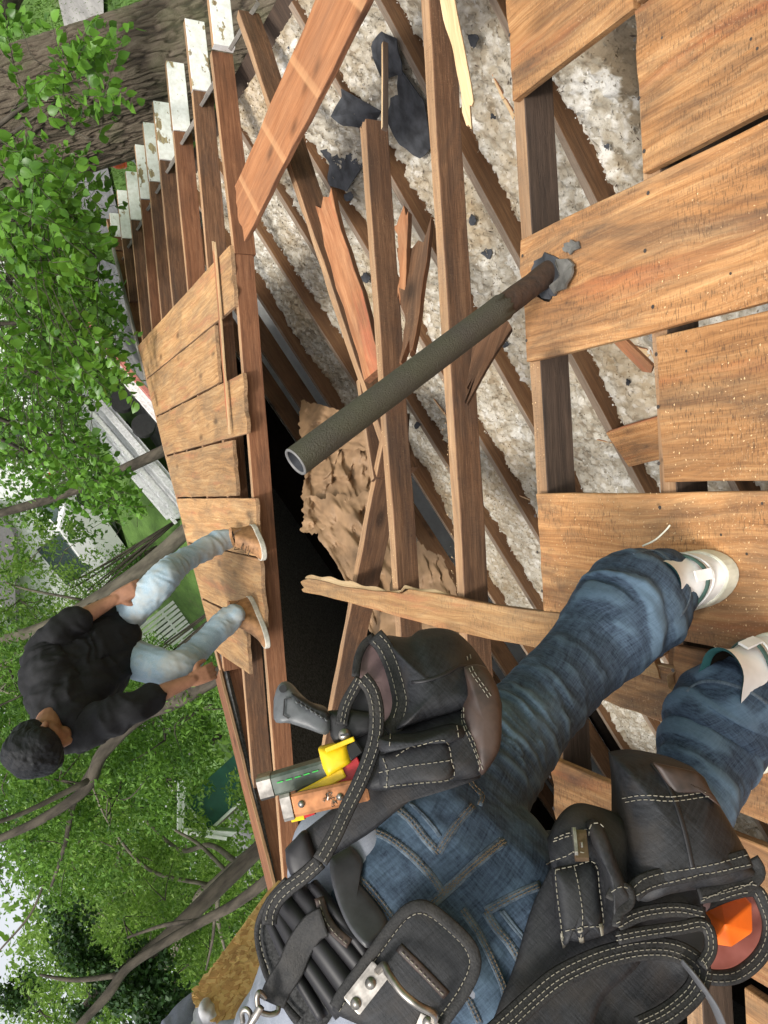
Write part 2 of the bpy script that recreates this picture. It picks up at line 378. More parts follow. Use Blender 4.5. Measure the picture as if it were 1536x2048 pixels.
# ------------------------------------------------------------------ rafters (parts of the house)
def rafter(u, v0, v1, side=.10, th=.045, mat=None, tail=True, w=-.021, ud=0.0, jA=None, name='rafter', **kw):
    """rafter along the slope: top edge at w, camera-facing side is the wide face"""
    mat = mat or RF
    A = UV(u + ud, v0, w); B = UV(u, v1, w)
    return plank(name, A, B, NR, th, side, [ED, mat], house, midx=(0, 1), ny=1 if not jA else 4, jit=.002, jA=jA, **kw)
US = [4.02, 4.47, 4.96, 5.45, 5.92, 6.36, 6.82, 7.30, 7.80]
tails = [4.10, 4.60, 5.15, 5.63, 6.04, 6.42, 6.93, 7.45, 8.0]
for i, u in enumerate(US):
    top = min(TOPV, (5.95 - u) / .8 - .02)
    d = (tails[i] - u) / 2.72 * 1.0
    ms = M['rafter_red'] if i in (0, 2, 5) else RF
    A0 = UV(u + d * 2.30 * 1.0, -2.30, -.021)
    sd_ = .105 if i == 0 else .12
    v1 = top
    if i == 0:
        rafter(u - .01, -1.2, 2.4, side=.105, mat=ms)
        plank('rafter', UV(4.13, -2.30, -.021), UV(4.0, -1.2, -.021), NR, .045, .115, [ED, ms], house, ny=1)
    else:
        plank('rafter', UV(tails[i] - .03, -2.30, -.021), UV(u, v1, -.021), NR, .045, sd_, [ED, ms], house, ny=1, jit=.003)
    # peeling painted tail, plumb-cut end, a little proud of the rafter
    L = .44 + random.uniform(-.03, .03)
    tb = MB(); tt = .047
    o = plank('rafter_tail', UV(tails[i] + .01, -2.31 - L, -.019), UV(tails[i] - .03, -2.305, -.019), NR, tt, .115, [ED, M['paint']], house, ny=1, jA=lambda q: 0, jit=.002)
    if i > 0:  # weathered soffit board between tails
        a = UV(tails[i - 1] + .03, -2.28, -.10); b = UV(tails[i] - .06, -2.30, -.10)
        plank('soffit_board', a, b, nrm(NR + VR * -.7), .075, .02, [M['grey'], M['grey']], house, ny=1, nx=4)
        plank('soffit_board', a + NR * .035 + VR * .065, b + NR * .035 + VR * .06, nrm(NR + VR * -.7), .05, .02, [M['grey'], M['grey']], house, ny=1, nx=4)
for u in (3.5, 3.05, 2.6): # tails whose rafters slipped out
    o = plank('rafter_tail', UV(u + .1, -2.74, -.019), UV(u + .05, -2.30, -.019), NR, .047, .115, [ED, M['paint']], house, ny=1)
    a = UV(u + .13, -2.28, -.10); b = UV(u + .5, -2.30, -.10)
    plank('soffit_board', a, b, nrm(NR + VR * -.7), .075, .02, [M['grey'], M['grey']], house, ny=1, nx=4)
rafter(2.40, -1.19, 2.9, side=.085, ud=.0, jA=jag(.03, 4, 3, slope=-.03))
rafter(1.995, -2.74, 2.9, side=.085, ud=-.06)
rafter(1.55, -2.74, 2.9, side=.09, mat=M['darkwood'])
rafter(1.145, -2.74, 2.9, side=.09, mat=M['darkwood'])
for u in (.72, .28, -.16, -.6, -1.05): rafter(u, -2.74, 2.9, side=.09)
# hip rafter and ridge board
plank('hip_rafter', UV(HIP(-2.7) + .05, -2.7, -.01), UV(HIP(TOPV) + .02, TOPV, -.01), NR, .05, .17, [ED, M['rafter_red']], house, ny=1, jit=.004)
plank('ridge_board', UV(-5, TOPV, -.01), UV(HIP(TOPV), TOPV, -.01), (0, 0, 1), .03, .16, [ED, RF], house, ny=1)
# hip rafter's old roof edge strip seen on the skyline
plank('edge_board', UV(HIP(-2.5) + .03, -2.5, .005), UV(HIP(-.95) + .03, -.95, .005), NR, .06, .02, [M['grey'], M['grey']], house, ny=1, jit=.006)
plank('edge_board', UV(HIP(1.25) + .05, 1.25, .012), UV(HIP(2.75) + .05, 2.75, .012), NR, .14, .02, [M['rafter_red'], M['edge']], house, ny=1, jit=.006)

# ------------------------------------------------------------------ ceiling joists
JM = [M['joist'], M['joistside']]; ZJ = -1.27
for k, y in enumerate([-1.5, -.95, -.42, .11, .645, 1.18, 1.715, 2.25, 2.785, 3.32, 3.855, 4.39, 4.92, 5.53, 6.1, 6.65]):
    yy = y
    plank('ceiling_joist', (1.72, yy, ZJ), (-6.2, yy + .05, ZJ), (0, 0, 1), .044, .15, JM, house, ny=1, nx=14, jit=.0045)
# ------------------------------------------------------------------ blown insulation
def hashn(ix, iy, k):
    h = (ix * 374761393 + iy * 668265263 + k * 974634777) & 0xffffffff
    h = ((h ^ (h >> 13)) * 1274126177) & 0xffffffff
    return ((h ^ (h >> 16)) & 0xffff) / 65535.0
def worley(x, y, s, k=0):
    x = x * s; y = y * s; ix = np.floor(x).astype(np.int64); iy = np.floor(y).astype(np.int64)
    d = np.full(x.shape, 9.0); cid = np.zeros(x.shape)
    for a in (-1, 0, 1):
        for b in (-1, 0, 1):
            jx, jy = ix + a, iy + b
            px = jx + hashn(jx, jy, k); py = jy + hashn(jx, jy, k + 7); r = .55 + .9 * hashn(jx, jy, k + 3)
            dd = np.hypot(x - px, y - py) / r; m = dd < d; d = np.where(m, dd, d); cid = np.where(m, hashn(jx, jy, k + 11), cid)
    return d, cid
def vnoise(x, y, s, k=0):
    x = x * s; y = y * s; ix = np.floor(x).astype(np.int64); iy = np.floor(y).astype(np.int64); fx = x - ix; fy = y - iy
    fx = fx * fx * (3 - 2 * fx); fy = fy * fy * (3 - 2 * fy)
    g = lambda a, b: hashn(ix + a, iy + b, k)
    return (g(0, 0) * (1 - fx) + g(1, 0) * fx) * (1 - fy) + (g(0, 1) * (1 - fx) + g(1, 1) * fx) * fy
def fbm(x, y, s, k=0, o=4):
    r = 0; a = .5; t = 0
    for i in range(o): r = r + a * vnoise(x, y, s, k + i * 5); t += a; a *= .55; s *= 2.1
    return r / t
def insulation():
    x0, x1, y0, y1, st = -4.7, 1.70, .66, 5.50, .0105
    xs = np.arange(x0, x1, st); ys = np.arange(y0, y1, st); X, Y = np.meshgrid(xs, ys)
    wx_ = X + .012 * (fbm(X, Y, 30, 2) - .5); wy_ = Y + .012 * (fbm(X, Y, 30, 9) - .5)
    d, c = worley(wx_, wy_, 40); d2, c2 = worley(wx_, wy_, 17, 20)
    Z = ZJ - .062 + .085 * (fbm(X, Y, 2.3, 3) - .5) + .020 * (1 - np.minimum(d, 1.2)) + .026 * (1 - np.minimum(d2, 1.1)) + .012 * (fbm(X, Y, 60, 4, 2) - .5)
    # it has slumped away from the camera-facing side of every joist
    for y in [1.18, 1.715, 2.25, 2.785, 3.32, 3.855, 4.39, 4.92, 5.53]:
        e = (y - Y) - .035 * (fbm(X * 1.0, Y * 0 + y, 9, 31) + .25) - .012 * vnoise(X, Y, 40, 6)
        Z = Z - .06 * np.clip(1 - e / .03, 0, 1) * (Y < y + .0) * (e < .035)
    Z = Z - .03 * np.clip((Y - 4.2) / .8, 0, 1) + .03 * np.clip((X - .9) / .6, 0, 1)
    xe = np.interp(Y, [0, 4.3, 4.45, 4.85, 4.98, 5.5], [-4.7, -4.7, -3.2, -2.9, -.40, -.3]) + .14 * (fbm(X * 0, Y, 6, 8) - .5) + .10 * (fbm(X, Y, 14, 5) - .5)
    keep = X > xe
    Z = np.where(X < xe + .12, Z - (xe + .12 - X) * .5, Z)
    n, m = X.shape; idx = np.arange(n * m).reshape(n, m)
    q = np.stack([idx[:-1, :-1], idx[:-1, 1:], idx[1:, 1:], idx[1:, :-1]], -1)
    k = keep[:-1, :-1] & keep[1:, 1:] & keep[:-1, 1:] & keep[1:, :-1]
    tone = np.clip(.55 * c + .25 * c2 + .5 * (fbm(X, Y, 3.1, 14) - .35), 0, 1)
    px_ = lambda cx, cy, s: np.exp(-(((X - cx) / s) ** 2 + ((Y - cy) / s) ** 2)); wp = onZ(1200, 200, ZJ); wp2 = onZ(1225, 330, ZJ); bp = onZ(1262, 140, ZJ)
    sn = fbm(X, Y, 11, 51)
    tone = np.clip(tone + .9 * np.maximum(px_(wp[0], wp[1], .10), px_(wp2[0], wp2[1], .09)) * np.clip((sn - .47) * 8, 0, 1) - 1.0 * px_(bp[0], bp[1], .17) * (sn < .6), 0, 1)
    V = np.stack([X, Y, Z], -1).reshape(-1, 3); Q = q[k]
    u, inv = np.unique(Q, return_inverse=True)
    m_, nt, nd, lk, p = newmat('blown_insulation')
    a = N_(nd, 'Attribute', attribute_name='tone')
    v = objcoord(nd, lk, False)
    col = ramp(nd, lk, a.outputs['Fac'], [(.05, (.24, .195, .14)), (.3, (.38, .335, .26)), (.6, (.51, .47, .395)), (.9, (.72, .70, .65))])
    n1 = noise_(nd, lk, v, 130, 4, .7)
    col = mixc(nd, lk, math_(nd, lk, 'MULTIPLY', ramp(nd, lk, n1, [(.3, (1, 1, 1)), (.47, (0, 0, 0))]), .4), col, (.20, .155, .11))
    big = ramp(nd, lk, noise_(nd, lk, v, 1.5, 4, .6), [(.46, (0, 0, 0)), (.66, (1, 1, 1))])
    col = mixc(nd, lk, math_(nd, lk, 'MULTIPLY', big, .6), col, (.44, .33, .19), 'MULTIPLY') if False else mixc(nd, lk, math_(nd, lk, 'MULTIPLY', big, .55), col, (.36, .25, .125))
    lk.new(col, p.inputs['Base Color']); p.inputs['Roughness'].default_value = 1; p.inputs['Specular IOR Level'].default_value = .1
    bump(nd, lk, n1, p, .7, .006)
    me = mesh('insulation', V[u], inv.reshape(-1, 4), m_, True, attr=tone.ravel()[u])
    tag(obj('insulation', me, house), kind='stuff')
    # loose tufts standing out of the blown wool
    pts = V[u]; r = np.random.default_rng(2); sel = r.integers(0, len(pts), 90000); sel = sel[(pts[sel, 1] < 5.45)]; P = pts[sel] + r.normal(0, .003, (len(sel), 3)); n = len(P)
    a = r.normal(size=(n, 3)); a[:, 2] *= .55; a /= np.linalg.norm(a, axis=1)[:, None]; b = np.cross(a, r.normal(size=(n, 3))); b /= np.linalg.norm(b, axis=1)[:, None]
    s = (.0035 + .006 * r.random(n) ** 2)[:, None]; P[:, 2] += .003
    Vt = np.stack([P - a * s, P + b * s * .75, P + a * s, P - b * s * .75], 1).reshape(-1, 3); tt = np.clip(tone.ravel()[u][sel] * .6 + r.random(n) * .55 - .05, 0, 1)
    # dark litter: grit and bark
    me = mesh('insulation_tufts', Vt, np.arange(n * 4).reshape(n, 4), m_, False, attr=np.repeat(tt, 4)); tag(obj('insulation_tufts', me, house), kind='stuff')
    k = r.integers(0, len(pts), 2600); P = pts[k] + [0, 0, .008]; k2 = fbm(P[:, 0], P[:, 1], 2.2, 77) > .5; P = P[k2]; n = len(P); a = r.normal(size=(n, 3)); a[:, 2] *= .3; a /= np.linalg.norm(a, axis=1)[:, None]; b = np.cross(a, [0, 0, 1.]); s = (.004 + .012 * r.random(n) ** 3)[:, None]
    Vt = np.stack([P - a * s, P + b * s * .25, P + a * s, P - b * s * .25], 1).reshape(-1, 3); tag(obj('litter', mesh('litter', Vt, np.arange(n * 4).reshape(n, 4), M['darkwood']), house), kind='stuff')
insulation()

# ------------------------------------------------------------------ crumpled brown paper hanging in the hole
def crumple(name, corners, nu, nv, mat, amp, seed, parent=None, sag=.0, ragged=.05):
    P = [np.asarray(c, float) for c in corners]; s = np.linspace(0, 1, nu); t = np.linspace(0, 1, nv); Sg, T = np.meshgrid(s, t)
    ed = ragged * (fbm(T * 3 + Sg * .5, Sg * 0 + seed, 4, seed) - .5)
    base = lambda a, b: ((1 - a) * (1 - b))[..., None] * P[0] + (a * (1 - b))[..., None] * P[1] + (a * b)[..., None] * P[2] + ((1 - a) * b)[..., None] * P[3]
    V = base(Sg + (Sg - .5) * ed * 2, T + (T - .5) * ragged * 2 * (fbm(Sg * 3, T * 0 + seed, 5, seed + 2) - .5))
    n = nrm(np.cross(P[1] - P[0], P[3] - P[0]))
    h = 0
    a, b = Sg * 3.1, T * 3.1
    for q, (sc, am) in enumerate(((.55, 1), (1.25, .55), (2.6, .22), (6, .06))):   # folded ridges
        wa = a * 1.5 + b * .5 + .9 * fbm(a, b, 1.0, seed + q); wb = b * .8 - a * .5 + .9 * fbm(a, b, .9, seed + 9 + q)
        f_ = fbm(wa, wb, sc, seed + 20 + q, 2) - .5; h = h + am * (np.sqrt(f_ * f_ + .002) * 2)
    rr = np.random.default_rng(seed); h = 0
    for q in range(11):   # sharp straight creases in many directions
        an = rr.uniform(0, np.pi); fr = rr.uniform(1.2, 5.5); w_ = .35 * fbm(Sg * 2, T * 2, 1.5, seed + q)
        u_ = (Sg * np.cos(an) + T * np.sin(an) + w_) * fr + rr.random(); h = h + (np.abs((u_ % 1) - .5) * 2 - .5) * .75 / fr
    h = h * .9 + .5
    n = nrm(CM[:, 2] + .35 * n); win = np.clip(np.minimum(np.minimum(Sg, 1 - Sg), np.minimum(T, 1 - T)) * 7, .25, 1)
    V = V + n * ((h - .5) * amp * win)[..., None]; V[..., 2] -= sag * np.sin(np.pi * Sg) * np.sin(np.pi * T)
    idx = np.arange(nu * nv).reshape(nv, nu)
    Q = np.stack([idx[:-1, :-1], idx[:-1, 1:], idx[1:, 1:], idx[1:, :-1]], -1).reshape(-1, 4)
    return obj(name, mesh(name, V.reshape(-1, 3), Q, mat, False), parent)
M['kraft'] = plain('brown_kraft_paper', (.235, .145, .078), .65, var=.2, scale=7, bmp=.25, bdist=.004, rnd=False)
kp = thing('crumpled_paper', onZ(680, 1000, -1.6), 'crumpled brown kraft paper torn down into the dark hole between the joists', 'paper')
crumple('paper_sheet', [lift(612, 905, 4.35), lift(750, 835, 4.05), lift(780, 1110, 3.75), lift(600, 1060, 4.0)], 70, 80, M['kraft'], .19, 4, kp, ragged=.14)
crumple('paper_sheet', [lift(600, 1000, 4.1), lift(790, 980, 3.8), lift(850, 1270, 3.35), lift(745, 1270, 3.55)], 60, 80, M['kraft'], .19, 11, kp, ragged=.14)
crumple('paper_sheet', [lift(800, 1060, 3.5), lift(890, 1120, 3.2), lift(960, 1290, 2.95), lift(760, 1280, 3.3)], 50, 50, M['kraft'], .11, 17, kp, ragged=.14)
crumple('paper_sheet', [lift(600, 800, 4.9), lift(740, 835, 4.0), lift(740, 900, 3.9), lift(600, 900, 4.5)], 50, 30, M['kraft'], .12, 23, kp, ragged=.14)

# ------------------------------------------------------------------ sheathing boards
SH, SF = M['sheath'], M['sheath_far']
NAILS = []
def board(u0, u1, v0, v1, mat=SH, jA=None, jB=None, w=0.0, dv=0, th=.021, nails=None, edge=None, **kw):
    A = UV(u0, (v0 + v1) / 2, w); B = UV(u1, (v0 + v1) / 2 + dv, w)
    o = plank('sheathing_board', A, B, NR, v1 - v0 - .004, th, [mat, edge or mat], house, ny=8, jA=jA, jB=jB, jit=.0015, **kw)
    for ru in (1.55, 1.145, .72, .28) if mat is SH else (4.02, 4.47, 4.96):
        if min(u0, u1) < ru < max(u0, u1) + .02:
            for q in (.15, .5, .85):
                s = (ru - u0) / (u1 - u0)
                NAILS.append(UV(ru + random.uniform(-.012, .012), v0 + (v1 - v0) * (q + random.uniform(-.05, .05)) + dv * s, w))
    return o
EN = -1.3
board(1.54, EN, -1.53, -1.205)
board(1.545, 1.15, -1.20, -.876, jA=jag(.006, 8, 3)); board(1.14, EN, -1.20, -.880)
board(1.145, EN, -.872, -.556, jA=jag(.004, 8, 3))
board(1.555, EN, -.548, -.245, jA=jag(.006, 8, 5), dv=.012)
board(1.135, EN, -.232, .062, jA=jag(.003, 8, 6))
board(1.545, EN, .078, .382, jA=jag(.004, 8, 7))
board(1.13, EN, .388, .690, jA=jag(.01, 8, 8))
board(1.55, .2, .755, 1.03, jA=jag(.006, 8, 9), dv=-.05); board(.19, EN, .70, 1.02)
board(1.0, EN, 1.035, 1.34); board(1.1, EN, 1.35, 1.66)
board(1.5, EN, 1.665, 1.97); board(1.5, EN, 1.98, 2.28); board(1.55, EN, 2.29, 2.60); board(1.55, EN, 2.61, 2.92)
for (v0, v1, ua) in ((-1.25, -.925, 3.985), (-.918, -.585, 4.42), (-.575, -.255, 3.95), (-.245, .075, 4.24), (.083, .40, 3.90), (.405, .775, 3.90), (.785, 1.10, 4.27)):
    ue = HIP((v0 + v1) / 2)
    board(ua, ue, v0, v1, SF, jA=jag(.012, 8, int(ua * 100)), jB=lambda q, w_=v1 - v0: -.8 * q * w_, edge=M['edge'])
# nail heads left in the boards
nb = MB()
for p in NAILS:
    a = UR * .0045; b = VR * .0045
    nb.add([p + a * math.cos(t) + b * math.sin(t) + NR * .0012 for t in np.linspace(0, 2 * math.pi, 7)[:-1]] , [(0, 1, 2, 3, 4, 5)])
for _ in range(70):
    v_ = random.uniform(-1.15, .68)
    if -.25 < v_ < -.2 or .06 < v_ < .08 or -.885 < v_ < -.86 or -.56 < v_ < -.545 or .38 < v_ < .39: continue
    p = UV(random.uniform(.3, 1.10), v_, .0006); a = UR * .003; b = VR * .003; nb.add([p + a * math.cos(t) + b * math.sin(t) for t in np.linspace(0, 2 * math.pi, 7)[:-1]], [(0, 1, 2, 3, 4, 5)])
tag(nb.build('nail_heads', M['nail'], house), kind='stuff')

# ------------------------------------------------------------------ loose and broken timber
def timber(label, name='broken_timber', cat='timber', group=None, *a, **k): pass
def loose(name, label, cat, A, B, up, wd, t, mats, group=None, **kw):
    o = plank(name, A, B, up, wd, t, mats, None, **kw); return tag(o, label, cat, group)
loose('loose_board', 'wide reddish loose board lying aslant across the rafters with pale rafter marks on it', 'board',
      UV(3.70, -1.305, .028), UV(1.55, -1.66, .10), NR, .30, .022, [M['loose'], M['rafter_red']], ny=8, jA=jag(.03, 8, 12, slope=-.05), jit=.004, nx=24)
sw = VR * .015
loose('slipped_rafter', 'slipped rafter running aslant from under the loose board to beside the pipe', 'rafter', UV(3.66, -2.25, -.03), UV(2.52, .0, -.10), NR, .042, .105, [ED, RF], ny=1, jit=.004)
loose('red_plank', 'orange red plank lying flat on the insulation behind the broken rafter', 'plank', lift(645, 400, 3.25), lift(748, 745, 2.72), nrm(NR + np.array([0, -.6, 0])), .10, .03, [M['redplank'], M['rafter_red']], ny=4, jit=.006, jA=jag(.03, 4, 8), warp=.005)
loose('leaning_rafter', 'rafter with a pale edge leaning down across the black hole left of the torn strip', 'rafter', UV(2.46, -.16, -.05), UV(3.72, 1.75, -.10), NR, .036, .105, [ED, RF], ny=4, jA=jag(.03, 4, 5, slope=.10), jit=.003)
loose('short_rafter', 'short rafter end passing behind the dark pipe beneath the middle rafters', 'rafter', lift(715, 760, 3.0), lift(745, 960, 2.85), nrm(NR), .03, .05, [ED, RF], ny=1, jit=.003)
# the split board between the two middle rafters
def splinter(name, label, A, B, up, w0, w1, t, mats, seed, cat='timber', nx=26, amp=.3, ny=6, jA=.05, jB=.05, parent=None, zoff=None):
    r = random.Random(seed); ph = [r.uniform(0, 6) for _ in range(8)]
    def tp(s):
        w = w0 + (w1 - w0) * s; e = amp * w * (math.sin(s * 5 + ph[0]) * .5 + math.sin(s * 13 + ph[1]) * .3 + math.sin(s * 31 + ph[2]) * .15)
        return (-w / 2 + e, w / 2 + e * .2)
    Mw, L = frame(A, B, up); _seed[0] += 1
    o = obj(name, plank_mesh(name, L, w0, t, mats, nx=nx, ny=ny, jA=jag(jA, ny, seed), jB=jag(jB, ny, seed + 1), taper=tp, seed=seed, c=.001, zoff=zoff), parent, Mw)
    return tag(o, label, cat) if label else o
splinter('split_board', 'dark split board with long splinters wedged between the two middle rafters', lift(835, 470, 2.42), lift(812, 705, 2.15), nrm(NR + np.array([.2, -.7, 0])), .105, .04, .02, [RF, M['rafter_red']], 5, jA=.06)
splinter('split_batten', 'narrow red splintered batten beside the broken rafter end', lift(806, 430, 2.45), lift(803, 600, 2.3), nrm(NR + np.array([0, -.5, 0])), .045, .03, .02, [M['redplank'], M['rafter_red']], 6, jA=.04)
splinter('wedge_offcut', 'brown triangular offcut of board behind the base of the pipe', lift(990, 640, 2.02), lift(938, 778, 1.98), nrm(NR + np.array([0, -1, 0])), .10, .015, .02, [RF, RF], 8, amp=.05, jA=.01)
loose('pale_batten', 'thin pale batten standing up beside the end of the broken rafter', 'batten', lift(764, 86, 2.55), lift(764, 256, 2.42), NR, .015, .02, [M['fresh'], M['darkwood']], ny=1)
# long torn strip of sheathing
strip = thing('torn_strip', UV(2.2, .42, 0), 'long narrow torn strip of board bridging the rafters to the right foot', 'board strip')
def strip_w(s):
    return (-.035 - .012 * s + .006 * math.sin(s * 9), .028 + .02 * s + .006 * math.sin(s * 14 + 1) + (.018 if s > .45 else 0))
Mw, L = frame(UV(3.22, .475, .012), UV(1.17, .425, .004), NR)
obj('strip_face', plank_mesh('strip_face', L, .07, .018, [SF, SH], nx=40, ny=6, jA=jag(.06, 6, 4), jB=jag(.02, 6, 9), taper=strip_w, seed=3), strip, Mw)
tb = MB(); 
for s0 in np.linspace(.02, .56, 40):
    pass
P = []; n_ = 44
for i in range(n_ + 1):
    s = i / n_ * .62; x = s * L; y = strip_w(s)[1] + .0
    wv = .004 + .018 * max(0, math.sin(s * 7.5 + .3)) * (1 - abs(s - .3) * 1.2) + .004 * math.sin(s * 60)
    P.append((x, y, wv))
V = []; Fc = []
for x, y, wv in P: V += [(x, y - .002, -.002), (x, y + wv, -.012 - wv * .15), (x, y + wv, -.017), (x, y - .002, -.0165)]
for i in range(n_):
    for q in range(4): Fc.append((i * 4 + q, i * 4 + 4 + q, i * 4 + 4 + (q + 1) % 4, i * 4 + (q + 1) % 4))
obj('torn_edge', mesh('torn_edge', V, Fc, M['fresh']), strip, Mw)
splinter('pale_splinter', 'fresh pale splinter torn along the long middle rafter', UV(1.93, -1.75, -.03), lift(938, 235, 2.15), nrm(NR + np.array([.0, -.5, 0])), .03, .045, .008, [M['fresh'], M['fresh']], 12, amp=.35, cat='splinter')
splinter('hanging_strip', 'thin orange sliver split from the edge of the boards beside the black gap', UV(4.22, -1.3, .025), UV(4.20, -.32, .03), NR, .045, .02, .012, [M['redplank'], M['fresh']], 14, amp=.2, cat='splinter')
splinter('board_remnant', 'short board remnant with a torn end under the raised right knee', UV(1.56, .50, .0), UV(1.14, .50, .0), NR, .10, .12, .02, [SH, M['fresh']], 21, jA=.01, jB=.02, amp=.05)
loose('plywood_offcut', 'square orange plywood offcut resting on the joists near the right foot', 'offcut', onZ(1235, 900, -1.245), onZ(1345, 870, -1.25), (0, 0, 1), .20, .02, [SH, M['redplank']], ny=2)
loose('wood_offcut', 'slim orange offcut leaning between the joists above the plywood piece', 'offcut', lift(1236, 680, 2.9), lift(1300, 745, 2.9), NR, .05, .02, [M['redplank'], M['redplank']], ny=2, jB=jag(.04, 2, 3))
# odd splinters lying about
for i, (a, b, wd, Zs, lab) in enumerate([((985, 155), (1030, 240), .016, 2.45, 'pale sliver lying on the insulation left of the top board'), ((1030, 1200), (1048, 1206), .02, 2.5, 'tiny pale sliver'), ((868, 800), (905, 850), .02, 2.2, 'small orange sliver beside the middle rafter and pipe'), ((1192, 880), (1250, 893), .008, 2.6, 'thin orange sliver lying over a joist near the right foot'), ((1255, 690), (1300, 710), .03, 2.6, 'orange sliver by the edge of the wide board'), ((1300, 705), (1325, 740), .02, 2.55, 'yellow sliver by the edge of the wide board'), ((1022, 985), (1060, 1000), .01, 2.4, 'thin sliver lying on the joist under the wide rafter')]):
    if i == 1: continue
    splinter('wood_sliver', lab, onZ(*a, -1.30), onZ(*b, -1.30), (0, 0, 1), wd * .5, wd * 1.4, .006, [M['fresh'], M['redplank']], 40 + i, nx=8, ny=2, jA=.01, jB=.02, cat='sliver')

# torn tar paper scraps on the insulation
tp_i = [0]
def scrap(name, label, px, Z, mat, cat, th=.004, curl=.02, seed=0, roof=None):
    """a torn flake: outline of pixels laid on a tilted plane at true distance"""
    c = np.mean(px, axis=0); C0 = onZ(c[0], c[1], ZJ - .018 + .012 * (seed % 3)); n = nrm(np.array([.04, -.04, 1.0]) + np.array([.07 * math.sin(seed * 3), .07 * math.cos(seed * 5), 0]))
    if roof is not None: n = NR; C0 = onR(c[0], c[1], roof)
    ring = []
    for x, y in px:
        d = ray(x, y); ring.append(CAM + d * (((C0 - CAM) @ n) / (d @ n)))
    out = []
    r = random.Random(seed)
    for i in range(len(ring)):
        a, b = ring[i], ring[(i + 1) % len(ring)]
        for q in range(3): out.append(a + (b - a) * q / 3 + np.array([r.uniform(-1, 1), r.uniform(-1, 1), 0]) * .004)
    K = 5; V = []; m = len(out); cc = np.mean(out, axis=0)
    for k in range(K + 1):
        t = 1 - k / K if k < K else .02
        for i, p in enumerate(out):
            q = cc + (p - cc) * t; V.append(q + n * (curl * (t ** 3) * math.sin(i * .55 + seed) + .004 * math.sin(q[0] * 24 + seed) * math.cos(q[1] * 19) + .0012 * math.sin(q[0] * 70 - q[1] * 50)))
    Fc = [(k * m + i, k * m + (i + 1) % m, (k + 1) * m + (i + 1) % m, (k + 1) * m + i) for k in range(K) for i in range(m)]
    nV = len(V); V += [v - n * th for v in V]; Fc += [tuple(i + nV for i in f[::-1]) for f in Fc] + [(i, (i + 1) % m + 0, (i + 1) % m + nV, i + nV)[::-1] for i in range(m)]
    o = obj(name, mesh(name, V, Fc, mat)); return tag(o, label, cat)
TP = M['tar']
scrap('tar_paper', 'large black torn tar paper sheet left of the long middle rafter', [(805, 130), (850, 200), (855, 300), (838, 320), (805, 285), (770, 235), (775, 200), (795, 190)], 2.55, TP, 'tar paper', seed=1)
scrap('tar_paper', 'black tar paper under the right edge of the loose board', [(690, 175), (760, 225), (735, 262), (690, 250), (665, 230)], 2.75, TP, 'tar paper', seed=2)
scrap('tar_paper', 'torn black tar paper just above the broken rafter end', [(640, 300), (700, 290), (728, 330), (700, 380), (650, 370), (655, 330)], 2.8, TP, 'tar paper', seed=3)
scrap('tar_paper', 'pointed black tar paper scrap left of the loose board on pale insulation', [(562, 92), (600, 92), (622, 110), (612, 128), (585, 112)], 3.3, TP, 'tar paper', seed=4)
scrap('tar_paper', 'dark tar paper patch at the upper edge right of the loose board', [(735, 90), (765, 60), (800, 75), (800, 150), (760, 165)], 2.75, TP, 'tar paper', seed=5)
for i, (x, y, s, Z) in enumerate([(943, 80, 14, 2.5), (975, 508, 11, 2.35), (985, 235, 5, 2.4), (945, 440, 8, 2.4), (730, 555, 9, 2.9), (1255, 765, 6, 2.5), (695, 395, 10, 2.8), (1212, 295, 6, 2.5), (1010, 690, 5, 2.4), (835, 850, 6, 2.3)]):
    scrap('tar_scrap', None, [(x + s * math.cos(t) * random.uniform(.6, 1.2), y + 1.3 * s * math.sin(t) * random.uniform(.6, 1.2)) for t in np.linspace(0, 6.28, 7)[:-1]], Z, TP, 'tar paper', seed=20 + i, curl=.004)
_ts = [o for o in COL.objects if o.name.startswith('tar_scrap')]
for o, l in zip(_ts, ['small black tar flake near the top beside the middle rafter', 'black tar flake on pale insulation left of the pipe base', 'tiny dark flake near the torn pale splinter', 'narrow black flake beside the joist above the pipe', 'black tar flake beside the red plank', 'small dark flake above the plywood offcut', 'black tar flake left of the broken rafter end', 'dark flake near the white insulation streak', 'tiny dark flake right of the pipe', 'small black flake below the pipe by the second rafter']): o['label'] = l
# chips and sawdust
db = MB()
def chip(p, n, s):
    a = nrm(np.cross(n, [random.random(), random.random(), random.random()])); b = np.cross(n, a)
    db.add([p + a * s + n * .0006, p + b * s * .4 + n * .001, p - a * s + n * .0006, p - b * s * .4 + n * .0022], [(0, 1, 2, 3)])
for _ in range(2600):
    u, v = random.uniform(-.2, 1.5), random.gauss(.15, .28)
    if -.24 < v < -.215 or .065 < v < .078 or .384 < v < .39 or (u > 1.12 and v < .07) or v < -.5 or (u > 1.1 and v > .38) or v > .68: continue
    chip(UV(u, v, 0), NR, random.uniform(.001, .0028))
for ru in (1.55, 1.995, 2.40):
    for _ in range(60): chip(UV(ru + random.uniform(-.018, .018), random.uniform(-.5, .6), -.0195), NR, random.uniform(.001, .003))
tag(db.build('sawdust_flakes', M['dust'], house), kind='stuff')

